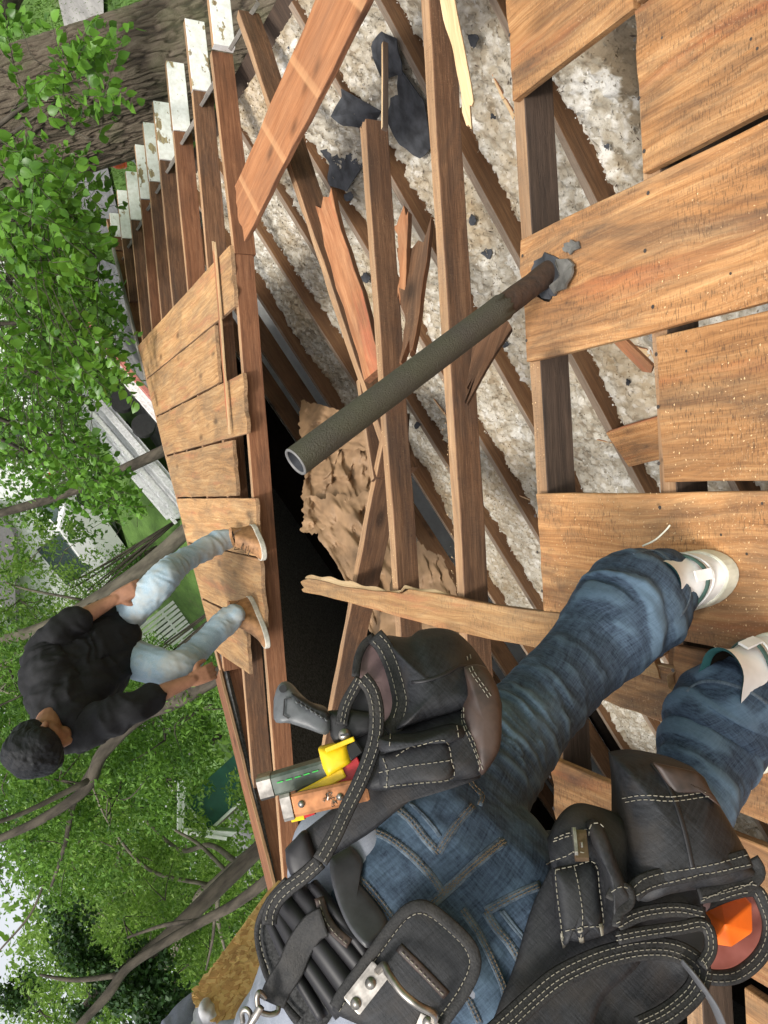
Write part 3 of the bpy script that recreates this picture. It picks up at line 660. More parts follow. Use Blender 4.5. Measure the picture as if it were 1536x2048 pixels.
# ------------------------------------------------------------------ vent pipe
def pipe():
    base = onR(1098, 545, 0); top = lift(590, 925, 1.50); ax = nrm(top - base); L = float(np.linalg.norm(top - base))
    t = thing('vent_pipe', base, 'dark green grey rough vent pipe sticking up through the boards with a rusty base', 'pipe')
    m, nt, nd, lk, p = newmat('rough_pipe'); v = objcoord(nd, lk, False)
    c = ramp(nd, lk, noise_(nd, lk, v, 7, 3), [(.36, (.050, .044, .036)), (.62, (.054, .053, .034))])
    sp = ramp(nd, lk, noise_(nd, lk, v, 420, 2), [(.66, (0, 0, 0)), (.72, (1, 1, 1))])
    c = mixc(nd, lk, math_(nd, lk, 'MULTIPLY', sp, .35), c, (.30, .28, .22))
    lk.new(c, p.inputs['Base Color']); p.inputs['Roughness'].default_value = .62
    bump(nd, lk, noise_(nd, lk, v, 260, 3, .7), p, 1, .003)
    rust = plain('pipe_rust', (.035, .022, .016), .8, var=.6, scale=45, bmp=1, bdist=.004, col2=(.055, .030, .018))
    rim = plain('pipe_cut_rim', (.15, .145, .14), .5, bmp=.1)
    k = 40; R = .0305
    # outer wall with a slightly ragged lower edge over the rusty core
    a = nrm(np.cross(ax, [0, 0, 1.0]) + np.array([.1, .9, 0])); a = nrm(a - ax * (a @ ax)); b = np.cross(ax, a)
    def ringp(s, r, w=0): return [base + ax * (s + w * random.uniform(-1, 1)) + (a * math.cos(q) + b * math.sin(q)) * r for q in np.linspace(0, 2 * math.pi, k + 1)[:-1]]
    def lathe(name, prof, mat, w0=0):
        V = []; 
        for i, (s, r) in enumerate(prof): V += ringp(s, r, w0 if i == 0 else 0)
        Fc = [(i * k + q, i * k + (q + 1) % k, (i + 1) * k + (q + 1) % k, (i + 1) * k + q) for i in range(len(prof) - 1) for q in range(k)]
        return obj(name, mesh(name, V, Fc, mat, True), t)
    lathe('pipe_sleeve', [(.165, .0285), (.168, R + .0005)] + [(s, R) for s in np.linspace(.2, L - .002, 14)], m, .012)
    lathe('pipe_rim', [(L - .002, R), (L, R - .001), (L, R - .0055), (L - .003, R - .006)], rim)
    lathe('pipe_bore', [(L - .003, R - .006), (L - .05, R - .0065), (L - .0505, .0005)], M['tar'])
    lathe('pipe_core', [(-1.2, .027), (-.02, .0275), (.02, .0285), (.06, .0265), (.12, .028), (.175, .0275)], rust, .0)
    # torn flashing at the foot
    scrap('flashing', 'grey torn rubber flashing flap right of the pipe base on the board', [(1112, 516), (1138, 520), (1144, 545), (1130, 578), (1105, 588), (1098, 572), (1118, 555)], 1.79, M['flash'], 'flashing', seed=3, curl=.004, th=.006, roof=.022)
    scrap('flashing', 'small round grey rubber flashing scrap above the pipe base', [(1128, 488), (1142, 478), (1156, 484), (1158, 498), (1140, 506), (1126, 502)], 1.80, M['flash'], 'flashing', seed=6, curl=.002, th=.004, roof=.009)
    scrap('flashing', 'ragged black tar collar clinging round the foot of the pipe', [(1072, 520), (1090, 508), (1112, 512), (1126, 530), (1120, 560), (1110, 592), (1088, 600), (1074, 580), (1066, 548)], 1.8, M['tar'], 'flashing', seed=8, curl=.003, th=.004, roof=.007)
    hb = MB(); cen = onR(1090, 560, .0014)
    hb.add([cen + UR * (.052 * math.cos(q) + .01 * math.sin(q * 3)) + VR * (.046 * math.sin(q) + .008 * math.cos(q * 4)) for q in np.linspace(0, 6.28, 25)[:-1]], [tuple(range(24))])
    hb.build('pipe_hole_shade', M['dark'], t)  # flat dark disc paints the shade of a hole; the board is uncut
pipe()
# ------------------------------------------------------------------ ground
def sst(a, b, x):
    t = np.clip((x - a) / (b - a), 0, 1); return t * t * (3 - 2 * t)
def G(x, y):
    return -4.2 + 2.9 * sst(9.5, 23, y) * sst(7, -4, x) + .8 * sst(9.5, 23, y) + .02 * np.maximum(0, y - 24) * (y < 4000)
def hit(px, py):
    d = ray(px, py)
    for t in np.arange(2, 200, .05):
        P = CAM + d * t
        if P[2] < G(P[0], P[1]): return np.array([P[0], P[1], float(G(P[0], P[1]))])
    return CAM + d * 60
def grid_axis(): return np.concatenate([-np.geomspace(400, 30, 14), np.arange(-28, 40, .8), np.geomspace(41, 500, 16)])
ax_ = grid_axis(); X, Y = np.meshgrid(ax_, ax_ + 6)
Zg = G(X, Y) + .05 * (fbm(X, Y, .7, 2) - .5)
idx = np.arange(X.size).reshape(X.shape); Q = np.stack([idx[:-1, :-1], idx[:-1, 1:], idx[1:, 1:], idx[1:, :-1]], -1).reshape(-1, 4)
m, nt, nd, lk, p = newmat('lawn_ground'); v = objcoord(nd, lk, False)
c = ramp(nd, lk, noise_(nd, lk, v, 1.4, 6, .7), [(.3, (.045, .085, .018)), (.5, (.085, .17, .03)), (.7, (.13, .23, .05))])
c = mixc(nd, lk, ramp(nd, lk, noise_(nd, lk, v, .45, 5, .7), [(.58, (0, 0, 0)), (.7, (.7, .7, .7))]), c, (.14, .11, .07))
lk.new(c, p.inputs['Base Color']); p.inputs['Roughness'].default_value = .95; bump(nd, lk, noise_(nd, lk, v, 40, 4), p, 1, .03)
tag(obj('ground', mesh('ground', np.stack([X, Y, Zg], -1).reshape(-1, 3), Q, m, True)), kind='structure')
def ground_patch(name, px, mat, lift_=.03, n=14):
    P = [hit(*q) for q in px]; b = []
    s = np.linspace(0, 1, n); A, B = np.meshgrid(s, s)
    xy = ((1 - A) * (1 - B))[..., None] * P[0] + (A * (1 - B))[..., None] * P[1] + (A * B)[..., None] * P[2] + ((1 - A) * B)[..., None] * P[3]
    xy[..., 2] = G(xy[..., 0], xy[..., 1]) + lift_ + .03
    i = np.arange(n * n).reshape(n, n); Q = np.stack([i[:-1, :-1], i[:-1, 1:], i[1:, 1:], i[1:, :-1]], -1).reshape(-1, 4)
    return tag(obj(name, mesh(name, xy.reshape(-1, 3), Q, mat, True)), kind='structure')
M['concrete'] = plain('path_concrete', (.26, .25, .235), .9, var=.2, scale=4, bmp=.3, detail=6)
M['asphalt'] = plain('driveway_asphalt', (.15, .15, .15), .95, var=.18, scale=6, bmp=.3, detail=6)
ground_patch('garden_path', [(112, -60), (215, -60), (215, 130), (150, 120)], M['concrete'])
ground_patch('driveway', [(175, 500), (330, 560), (345, 930), (262, 800)], M['asphalt'])
ground_patch('side_path', [(118, 262), (215, 300), (260, 520), (160, 420)], M['asphalt'], .04)
# mown grass tufts near enough to read
gb_n = 26000
gx = RNG.uniform(1.5, 9.5, gb_n); gy = RNG.uniform(8.5, 18, gb_n); gz = G(gx, gy)
a = RNG.uniform(0, 6.28, gb_n); h_ = RNG.uniform(.04, .11, gb_n); w_ = .012
V = np.empty((gb_n, 3, 3)); V[:, 0] = np.stack([gx - w_ * np.cos(a), gy - w_ * np.sin(a), gz - .01], -1); V[:, 1] = np.stack([gx + w_ * np.cos(a), gy + w_ * np.sin(a), gz - .01], -1)
V[:, 2] = np.stack([gx + RNG.normal(0, .03, gb_n), gy + RNG.normal(0, .03, gb_n), gz + h_], -1)
M['grass'] = leafmat('grass_blades', (.05, .10, .015), (.13, .24, .045), .3)
tag(obj('grass', mesh('grass', V.reshape(-1, 3), np.arange(gb_n * 3).reshape(-1, 3), M['grass'], attr=np.repeat(RNG.random(gb_n), 3))), kind='stuff')
COL.objects['grass']['label'] = 'short mown grass on the ground below the eave'; COL.objects['grass']['category'] = 'grass'

# ------------------------------------------------------------------ foliage
def leaf_cloud(centres, radii, per, size, seed=0, aspect=.45, droop=.5, flat=.75, folded=False):
    """clumps of leaf-shaped faces; returns V, F, tone"""
    r = np.random.default_rng(seed); C = np.asarray(centres, float); Rr = np.asarray(radii, float); n = len(C)
    k = np.repeat(np.arange(n), per); m = len(k)
    d = r.normal(size=(m, 3)); d /= np.linalg.norm(d, axis=1)[:, None]
    P = C[k] + d * (Rr[k] * r.random(m) ** .45)[:, None] * np.array([1, 1, flat])
    L = size * r.uniform(.6, 1.35, m)
    ax = r.normal(size=(m, 3)); ax[:, 2] = ax[:, 2] * .5 - droop; ax /= np.linalg.norm(ax, axis=1)[:, None]
    sd_ = np.cross(ax, r.normal(size=(m, 3))); sd_ /= np.linalg.norm(sd_, axis=1)[:, None]
    nn = np.cross(ax, sd_)
    a = P; b = P + ax * (L * .45)[:, None] + sd_ * (L * aspect * .5)[:, None] + nn * (L * .08)[:, None]; c = P + ax * L[:, None]; e = P + ax * (L * .45)[:, None] - sd_ * (L * aspect * .5)[:, None] + nn * (L * .08)[:, None]
    V = np.stack([a, b, c, e], 1).reshape(-1, 3); Fq = np.arange(m * 4).reshape(m, 4)
    Ft = np.concatenate([Fq[:, [0, 1, 2]], Fq[:, [0, 2, 3]]])
    ct = r.random(n); t = np.clip(.55 * ct[k] + .45 * r.random(m), 0, 1)
    t = np.clip((t - .5) * 1.5 + .5, 0, 1); return V, Ft, np.repeat(t, 4)
M['leaf_near'] = leafmat('near_leaves', (.045, .125, .014), (.17, .36, .045), .40, .35)
M['leaf_mid'] = leafmat('mid_leaves', (.03, .085, .014), (.17, .33, .05), .45, .5)
M['leaf_pale'] = leafmat('pale_leaves', (.05, .12, .02), (.28, .43, .085), .5, .5)
M['leaf_dark'] = leafmat('dark_ivy_leaves', (.014, .036, .012), (.035, .085, .022), .15, .5)
M['leaf_far'] = leafmat('far_leaves', (.07, .14, .025), (.22, .36, .07), .45, .6)
M['bark'] = plain('grey_bark', (.060, .050, .038), .95, var=.4, scale=9, bmp=1, bdist=.02, detail=6, stretch=(1, 1, .35))
M['bark_pale'] = plain('pale_bark', (.12, .105, .08), .95, var=.3, scale=9, bmp=.8, bdist=.01, detail=6, stretch=(1, 1, .35))
def trunk_path(pts, n=6): return catmull([lift(*p[:3]) for p in pts], n), .74 * np.interp(np.linspace(0, len(pts) - 1, (len(pts) - 1) * n + 1), range(len(pts)), [p[3] for p in pts])
def tree(name, label, paths, blobs, leafm, barkm, per=60, clump=.55, size=.11, dens=1.0, seed=1, group=None, droop=.5, aspect=.45, ground=True):
    """paths: [(px,py,Z,radius)...] first is the trunk; blobs: [(px,py,Z,radius)] crown lumps"""
    P, R = trunk_path(paths[0])
    lo = P[0] if P[0][2] < P[-1][2] else P[-1]
    t = thing(name, (lo[0], lo[1], G(lo[0], lo[1])), label, 'tree', group)
    b = MB()
    if ground:
        if P[0][2] > P[-1][2]: P = P[::-1]; R = R[::-1]
        foot = np.array([P[0][0], P[0][1], G(P[0][0], P[0][1]) - .2]); k = max(2, int((P[0][2] - foot[2]) / .6))
        ext = [foot + (P[0] - foot) * s for s in np.linspace(0, 1, k, endpoint=False)]
        P = np.vstack([ext, P]); R = np.concatenate([np.linspace(R[0] * 1.25, R[0], k, endpoint=False), R])
    b.tube(P, list(R), 12); b.build('trunk', barkm, t, True)
    for q in paths[1:]:
        P2, R2 = trunk_path(q, 5); MB().tube(P2, list(R2), 7).build('limb', barkm, t, True)
    r = np.random.default_rng(seed); C = []; Rr = []; twigs = MB()
    for (x, y, Z, rad) in blobs:
        c = lift(x, y, Z); n = int(dens * 16 * (rad / 1.0) ** 2) + 4
        d = r.normal(size=(n, 3)); d /= np.linalg.norm(d, axis=1)[:, None]
        pp = c + d * (rad * (.35 + .65 * r.random(n) ** .5))[:, None] * np.array([1, 1, .8])
        C.append(pp); Rr.append(clump * r.uniform(.5, 1.2, n))
        for q in pp[: max(3, n // 4)]:
            mid = (c + q) / 2 + r.normal(size=3) * .12 * rad; twigs.tube(catmull([c, mid, q], 3), [.018 * rad, .012 * rad, .01 * rad, .009 * rad, .008 * rad, .006 * rad, .004 * rad][:7], 4)
    C = np.vstack(C); Rr = np.concatenate(Rr)
    if twigs.n: tag(twigs.build('twigs', barkm, t, True), kind='stuff')
    V, Fc, tn = leaf_cloud(C, Rr, per, size, seed + 5, aspect, droop)
    obj('crown', mesh('crown', V, Fc, leafm, attr=tn), t); return t

# big oak trunk close to the eave
def bark_trunk():
    A = np.array(onY(455, 75, 8.4)); Bt = lift(-60, 235, 8.3); d = nrm(Bt - A); base = A + d * ((-4.4 - A[2]) / d[2]); top = base + d * 11
    t = thing('oak_tree', (base[0], base[1], -4.2), 'huge oak trunk with deeply furrowed bark close beyond the white rafter tails', 'tree')
    a = nrm(np.cross(d, [0, 1, 0])); b = np.cross(d, a)
    def shell(name, off, r0, r1, s0, s1, k):
        nu, nv = 620, 700; U, Vv = np.meshgrid(np.linspace(0, 2 * np.pi, nu), np.linspace(s0, s1, nv))
        rr = r0 + (r1 - r0) * (Vv - s0) / (s1 - s0) + .25 * np.exp(-(Vv - s0) / .5) * (s0 == 0)
        xx, yy = np.cos(U), np.sin(U); cx = U / (2 * np.pi) * 70
        w = 1.6 * (fbm(cx * .3, Vv, 2.2, k) - .5)
        rid = np.abs(vnoise(cx + w, Vv * 5.5 + .8 * fbm(cx, Vv, 3, k + 3), 1.0, k + 1) - .5) * 2
        rid2 = np.abs(vnoise(cx * 1.9 + w * 2, Vv * 7, 1.0, k + 8) - .5) * 2
        brk = fbm(cx, Vv * 9, 1.0, k + 5)
        f = np.clip(rid * 3.2, 0, 1)
        # periodic seam hidden on the far side
        rr = rr + .026 * f + .012 * rid2 + .018 * (brk - .5)
        P = base + off + d * Vv[..., None] + (a * (xx * rr)[..., None] + b * (yy * rr)[..., None])
        i = np.arange(nu * nv).reshape(nv, nu); Q = np.stack([i[:-1, :-1], i[:-1, 1:], i[1:, 1:], i[1:, :-1]], -1).reshape(-1, 4)
        return obj(name, mesh(name, P.reshape(-1, 3), Q, bm, True, attr=np.clip(f * .5 + rid2 * .35 + brk * .35 - .1, 0, 1).ravel()), t)
    bm, nt, nd, lk, p = newmat('furrowed_bark'); at = N_(nd, 'Attribute', attribute_name='tone'); v = objcoord(nd, lk, False)
    c = ramp(nd, lk, at.outputs['Fac'], [(.1, (.022, .016, .011)), (.5, (.075, .056, .038)), (.9, (.135, .108, .078))])
    c = mixc(nd, lk, ramp(nd, lk, noise_(nd, lk, v, 2.5, 4), [(.5, (0, 0, 0)), (.7, (.45, .45, .45))]), c, (.10, .11, .05))
    lk.new(c, p.inputs['Base Color']); p.inputs['Roughness'].default_value = .95; bump(nd, lk, noise_(nd, lk, mapping(nd, lk, v, (1, 1, .5)), 40, 5, .7), p, .8, .02)
    shell('trunk', np.zeros(3), .50, .44, 0, 11, 3)
    shell('second_stem', -CM[0] * .0 + np.array([-.42, .25, 0]), .36, .30, 1.2, 10, 40)
    # a crown well above
    C = []; r = np.random.default_rng(3)
    pk = base + d * 11
    for _ in range(6):
        e = pk + r.normal(size=3) * np.array([2.2, 2.2, .9]) + np.array([1.5, 1.5, 1]); MB().tube(catmull([pk - d * 1.5, (pk + e) / 2, e], 4), list(np.linspace(.16, .05, 9)), 7).build('limb', bm, t, True); C += [e + r.normal(size=3) * np.array([1, 1, .6]) for _ in range(14)]
    V, Fc, tn = leaf_cloud(C, [.8] * len(C), 60, .16, 9); obj('crown', mesh('crown', V, Fc, M['leaf_mid'], attr=tn), t)
bark_trunk()

# near leafy tree: real leaves on twigs
def leaf_shape(L, w, fold, curl):
    pr = [(0, 0), (.14, .62), (.38, 1), (.68, .80), (1, 0)]
    V = [(0, 0, 0)]; Fc = []
    ctr = [(s * L, 0, -curl * s * s * L) for s, _ in pr]; V = list(ctr)
    for sgn in (1, -1):
        for s, q in pr[1:4]: V.append((s * L - .03 * L, sgn * q * w / 2, fold * q * w / 2 - curl * s * s * L))
    l, r_ = [5, 6, 7], [8, 9, 10]
    Fc = [(0, 1, l[0]), (1, 2, l[1], l[0]), (2, 3, l[2], l[1]), (3, 4, l[2]), (1, 0, r_[0]), (2, 1, r_[0], r_[1]), (3, 2, r_[1], r_[2]), (4, 3, r_[2])]
    return np.array(V), Fc
def in_poly(x, y, P):
    c = False; j = len(P) - 1
    for i in range(len(P)):
        if (P[i][1] > y) != (P[j][1] > y) and x < (P[j][0] - P[i][0]) * (y - P[i][1]) / (P[j][1] - P[i][1]) + P[i][0]: c = not c
        j = i
    return c
def near_tree():
    r = random.Random(5)
    base = np.array([5.2, 7.4, float(G(5.2, 7.4))])
    t = thing('leafy_tree', base, 'leafy tree with round bright green leaves hanging over the path beside the oak', 'tree')
    hub = lift(-330, 560, 6.2)
    MB().tube(catmull([base - [0, 0, .2], base + (hub - base) * .35 + [.2, .1, 0], base + (hub - base) * .7, hub], 6), list(np.linspace(.17, .11, 19)), 10).build('trunk', M['bark'], t, True)
    regs = [([(30, 150), (80, 90), (150, 70), (200, 45), (225, 75), (255, 150), (235, 215), (190, 250), (150, 260), (60, 300)], (4.6, 5.6), 26, .076),
            ([(0, 60), (60, 40), (50, 130), (0, 140)], (4.8, 5.6), 5, .076),
            ([(0, 280), (110, 310), (160, 370), (195, 450), (215, 560), (140, 560), (0, 520)], (4.8, 6.6), 80, .076),
            ([(0, 440), (195, 440), (228, 600), (238, 700), (255, 790), (150, 790), (0, 740)], (5.6, 8.5), 210, .078),
            ([(0, 700), (240, 735), (255, 770), (165, 790), (145, 830), (190, 900), (250, 975), (190, 1005), (0, 870)], (7, 10), 150, .080),
            ([(0, 870), (190, 960), (290, 1000), (270, 1030), (150, 1030), (0, 970)], (9, 12), 55, .085)]
    limbs = []
    for e in [(120, 200, 5.2), (180, 110, 5.2), (120, 400, 5.6), (200, 520, 6.5), (160, 640, 7), (230, 760, 7.8), (200, 900, 8.6), (250, 980, 10)]:
        E_ = lift(*e); mid = hub + (E_ - hub) * .5 + np.array([0, 0, .35]); P = catmull([hub, mid, E_], 8); limbs.append(P)
        MB().tube(P, list(np.linspace(.05, .008, len(P))), 6).build('branch', M['bark'], t, True)
    LP = np.vstack(limbs)
    leaves = []; tw = MB()
    for poly, (za, zb), n, sz in regs:
        xs = [p[0] for p in poly]; ys = [p[1] for p in poly]; k = 0
        while k < n:
            x, y = r.uniform(min(xs), max(xs)), r.uniform(min(ys), max(ys))
            if not in_poly(x, y, poly): continue
            k += 1; Z = r.uniform(za, zb); c = lift(x, y, Z)
            near = LP[np.argmin(np.linalg.norm(LP - c, axis=1))]
            dirv = nrm(nrm(c - near) * .9 + np.array([r.gauss(0, .5), r.gauss(0, .5), -.35 + r.gauss(0, .3)]))
            Lt = r.uniform(.28, .6); st = c - dirv * Lt * .5
            P = catmull([near, (near + st) / 2 + np.array([0, 0, .08]), st, c, c + dirv * Lt * .5 - np.array([0, 0, .05])], 3) if np.linalg.norm(near - st) < 1.1 else catmull([st - dirv * .2, st, c, c + dirv * Lt * .5 - np.array([0, 0, .05])], 3)
            tw.tube(P, list(np.linspace(.004, .0012, len(P))), 4)
            m = int(Lt / .026)
            for i in range(m):
                s = i / m; q = st + (c - st) * min(1, s * 2) if s < .5 else c + (dirv * Lt * .5 - np.array([0, 0, .05])) * ((s - .5) * 2)
                a = r.uniform(0, 6.28); side = nrm(np.cross(dirv, [math.cos(a), math.sin(a), .3]))
                ld = nrm(side * .9 + dirv * .45 + np.array([0, 0, -.25])); up = nrm(np.array([r.gauss(0, .45), r.gauss(0, .45), 1]))
                leaves.append((q + side * .012, ld, up, sz * r.uniform(.65, 1.2), r.random() * .6 + .4 * (k % 5) / 4))
    tag(tw.build('twigs', M['bark'], t), kind='stuff')
    shapes = [leaf_shape(1, .84, .25, .15), leaf_shape(1, .76, -.12, .3), leaf_shape(1, .9, .4, .05)]
    mes = [mesh('leaf', s[0], s[1], M['leaf_near'], True, attr=[tn] * len(s[0])) for tn in (.15, .5, .9) for s in shapes]
    leaves.sort(key=lambda l: float(np.linalg.norm(l[0] - CAM)) / l[3])
    V = []; Fc = []; T = []; n = 0
    for i, (q, ld, up, sz, tn) in enumerate(leaves):
        x = ld; y = nrm(np.cross(up, x)); z = np.cross(x, y)
        if i < 300:
            Mw = Matrix([[x[0] * sz, y[0] * sz, z[0] * sz, q[0]], [x[1] * sz, y[1] * sz, z[1] * sz, q[1]], [x[2] * sz, y[2] * sz, z[2] * sz, q[2]], [0, 0, 0, 1]])
            obj('leaf', mes[min(2, int(tn * 3)) * 3 + i % 3], t, Mw)
        else:
            sh = shapes[i % 3]; V.append(q + (sh[0][:, :1] * x + sh[0][:, 1:2] * y + sh[0][:, 2:] * z) * sz); Fc += [tuple(j + n for j in f) for f in sh[1]]; n += len(sh[0]); T += [tn] * len(sh[0])
    o = obj('foliage', mesh('foliage', np.vstack(V), Fc, M['leaf_near'], True, attr=T), t); tag(o, kind='stuff')
    print('near leaves', len(leaves))
near_tree()
# ------------------------------------------------------------------ other trees
GR = None
tree('leaning_tree', 'slim grey tree leaning behind the crouching worker and forking towards the upper branches',
     [[(385, 1050, 12.2, .17), (300, 1125, 12, .165), (200, 1195, 11.8, .16), (95, 1252, 11.6, .13), (-60, 1300, 11.4, .10)],
      [(190, 1200, 11.8, .10), (110, 1262, 11.8, .10), (0, 1335, 11.8, .09), (-80, 1400, 11.8, .07)], [(165, 1200, 11.8, .03), (60, 1180, 11.5, .025), (10, 1165, 11.4, .018)]],
     [(-60, 1290, 11.5, 1.4), (40, 1200, 12.5, .9), (60, 1120, 13, .8), (130, 1100, 14, .7), (0, 1380, 12, 1.2), (-40, 1160, 12, .9)], M['leaf_pale'], M['bark_pale'], per=36, clump=.35, size=.085, seed=2)
tree('ash_tree', 'tree with a dark forked trunk rising behind the head of the crouching worker',
     [[(470, 1330, 8.6, .13), (355, 1400, 8.6, .12), (281, 1432, 8.6, .11), (205, 1507, 8.5, .10), (172, 1577, 8.4, .08), (80, 1640, 8.3, .07), (-30, 1690, 8.2, .05)],
      [(210, 1500, 8.5, .07), (150, 1600, 8.6, .05), (130, 1690, 8.8, .035), (100, 1780, 9, .02)], [(180, 1560, 8.4, .05), (60, 1620, 8, .035), (-20, 1650, 7.8, .03)], [(90, 1762, 9.2, .018), (60, 1830, 9.2, .02), (0, 1900, 9.2, .015)]],
     [(400, 1420, 9.2, .75), (330, 1480, 9.3, .8), (230, 1600, 9, .9), (120, 1560, 9, .9), (40, 1500, 9.4, .9), (60, 1680, 9, .7), (140, 1700, 9.6, .7), (-20, 1420, 9.2, 1.0), (250, 1380, 10, .8), (20, 1340, 10, .8)],
     M['leaf_mid'], M['bark'], per=75, clump=.28, size=.075, seed=4, aspect=.38, dens=1.5)
tree('tall_tree', 'tree with a long dark trunk reaching up beyond the blue jeans worker shoulder',
     [[(600, 1690, 9.5, .10), (543, 1752, 9.5, .095), (470, 1808, 9.5, .088), (406, 1842, 9.5, .08), (330, 1885, 9.4, .075), (254, 1937, 9.3, .07), (215, 1990, 9.2, .08), (150, 2060, 9.1, .06)],
      [(400, 1842, 9.5, .05), (330, 1850, 9.7, .035), (255, 1875, 9.9, .02)], [(240, 1950, 9.3, .05), (150, 1960, 9.3, .04), (80, 1950, 9.3, .02)], [(430, 1830, 9.5, .03), (425, 1880, 9.6, .025), (412, 1940, 9.7, .015)]],
     [(330, 1800, 11, .7), (250, 1850, 11, .8), (420, 1900, 11, .6), (350, 1950, 11, .8), (80, 2020, 10, .9), (150, 1930, 12, .7), (330, 2040, 11, .8)],
     M['leaf_pale'], M['bark'], per=60, clump=.3, size=.08, seed=6, aspect=.4, dens=1.2)
tree('forked_tree', 'pale barked tree bending out from beside the green shed towards the sky',
     [[(600, 1650, 12.5, .13), (527, 1688, 12.5, .12), (470, 1730, 12.5, .11), (430, 1765, 12.5, .10), (395, 1795, 12.5, .09), (350, 1900, 12.6, .07), (300, 1990, 12.8, .05)],
      [(470, 1722, 12.5, .07), (420, 1690, 12.8, .06), (360, 1700, 13, .05), (290, 1640, 13.2, .03)], [(450, 1740, 12.5, .05), (400, 1690, 12.4, .04), (350, 1660, 12.4, .03)], [(420, 1770, 12.5, .05), (300, 1740, 12.3, .04), (220, 1650, 12.2, .025), (180, 1560, 12.2, .02)], [(440, 1750, 12.5, .06), (435, 1830, 12.7, .05), (450, 1900, 13, .03)]],
     [(240, 1700, 13, 1.1), (300, 1780, 13, .8), (160, 1800, 13.5, 1.1), (120, 1620, 14, 1.1), (300, 1880, 14, 1), (480, 1585, 13, .26), (400, 1582, 13, .3), (385, 1640, 13, .2), (420, 1800, 14, .7), (220, 1950, 14, 1.1), (430, 1960, 14, .8), (250, 1690, 14.5, .5)],
     M['leaf_pale'], M['bark_pale'], per=80, clump=.4, size=.10, seed=8, aspect=.4, dens=1.3)
tree('ivy_tree', 'tree trunk wrapped in dark ivy low in the corner beside the chipboard',
     [[(330, 1880, 10.2, .14), (260, 1935, 10.2, .13), (190, 2000, 10.2, .12), (120, 2070, 10.2, .1)]],
     [(235, 1950, 10, .45), (290, 2010, 10, .5), (180, 1990, 10, .5), (330, 1960, 10.2, .4), (150, 1900, 10.1, .35), (135, 1850, 10.1, .3), (330, 2040, 10, .4), (40, 1975, 10.5, .3)],
     M['leaf_dark'], M['bark'], per=110, clump=.22, size=.07, seed=10, dens=2.2, aspect=.7)
tree('maple_tree', 'broad bushy tree standing behind the picket fence and the knees of the crouching worker',
     [[(330, 1330, 17, .15), (260, 1400, 17, .14), (180, 1480, 17, .1)]],
     [(120, 1400, 17, 1.8), (230, 1480, 18, 1.8), (20, 1460, 18, 2), (330, 1560, 19, 1.8), (180, 1650, 19, 2.2), (30, 1640, 19, 2.0), (400, 1400, 18, 1.0), (60, 1290, 18, 1.3)],
     M['leaf_mid'], M['bark'], per=80, clump=.55, size=.13, seed=12, dens=.9)
tree('side_tree', 'tall tree with airy crown far down the left beyond the forked tree',
     [[(420, 1960, 20, .2), (300, 2060, 20, .16)]],
     [(330, 1900, 20, 1.6), (450, 1990, 20, 1.4), (200, 2000, 20, 1.8), (110, 1930, 21, 1.3), (380, 1800, 21, 1.5), (250, 1790, 21, 1.5), (520, 1780, 20, .9), (60, 2010, 21, 1.0), (480, 1880, 20, 1.0), (100, 1730, 22, 1.2)],
     M['leaf_pale'], M['bark'], per=60, clump=.6, size=.14, seed=14, dens=.8)
tree('street_tree', 'mid green tree hiding the long white house behind the bright round leaves',
     [[(330, 900, 15, .15), (200, 960, 15, .14), (60, 1010, 15, .12), (-60, 1040, 15, .1)]],
     [(30, 860, 15, .7), (60, 930, 15.5, .6), (110, 890, 16, .5), (0, 920, 15, .6), (130, 960, 16, .4), (205, 1000, 17, .45), (40, 1140, 16, .5), (110, 1010, 16.5, .55), (40, 1040, 16.5, .6), (160, 1060, 17, .35), (20, 800, 15.5, 1.0), (90, 800, 16, .7), (30, 700, 16, 1.2), (150, 700, 17, .9), (60, 600, 17, 1.3), (60, 500, 17, 1.3), (0, 420, 16, 1)],
     M['leaf_mid'], M['bark'], per=46, clump=.42, size=.12, seed=31, dens=.9, aspect=.5)
# shrubs
def shrub(label, px, py, Z, rad, mat, size=.09, seed=0, n=30):
    c = lift(px, py, Z); g = float(G(c[0], c[1])); c[2] = max(g + rad * .5, c[2]); r = np.random.default_rng(seed)
    t = thing('shrub', (c[0], c[1], g), label, 'shrub'); d = r.normal(size=(n, 3)); d /= np.linalg.norm(d, axis=1)[:, None]
    C = c + d * rad * (r.random(n) ** .4)[:, None] * .8
    b = MB()
    for q in C[:8]: b.tube(catmull([(c[0], c[1], g), (c + q) / 2 - [0, 0, .2], q], 3), [.03, .025, .02, .018, .015, .01, .008], 5)
    b.build('stems', M['bark'], t, True)
    V, Fc, tn = leaf_cloud(C, [rad * .4] * n, 70, size, seed); obj('foliage', mesh('foliage', V, Fc, mat, attr=tn), t)
shrub('round dark green shrub at the corner of the white house with grey roof', 250, 1140, 19, .8, M['leaf_mid'], seed=1)
shrub('dark green shrub in front of the white picket fence', 330, 1262, 21, .35, M['leaf_dark'], .08, 2)
shrub('feathery pale shrub below the grey lean-to roof', 160, 1185, 17, .8, M['leaf_pale'], .08, 3)
shrub('dark shrub beside the ladder trailer behind hanging leaves', 165, 830, 19, .8, M['leaf_mid'], .09, 4)
shrub('green shrub filling the corner under the leaning trunk', 300, 1330, 15, .7, M['leaf_mid'], .08, 5)
shrub('low shrub with yellow green leaves beside the dark roof edge', 460, 1370, 14, .7, M['leaf_mid'], .07, 6)
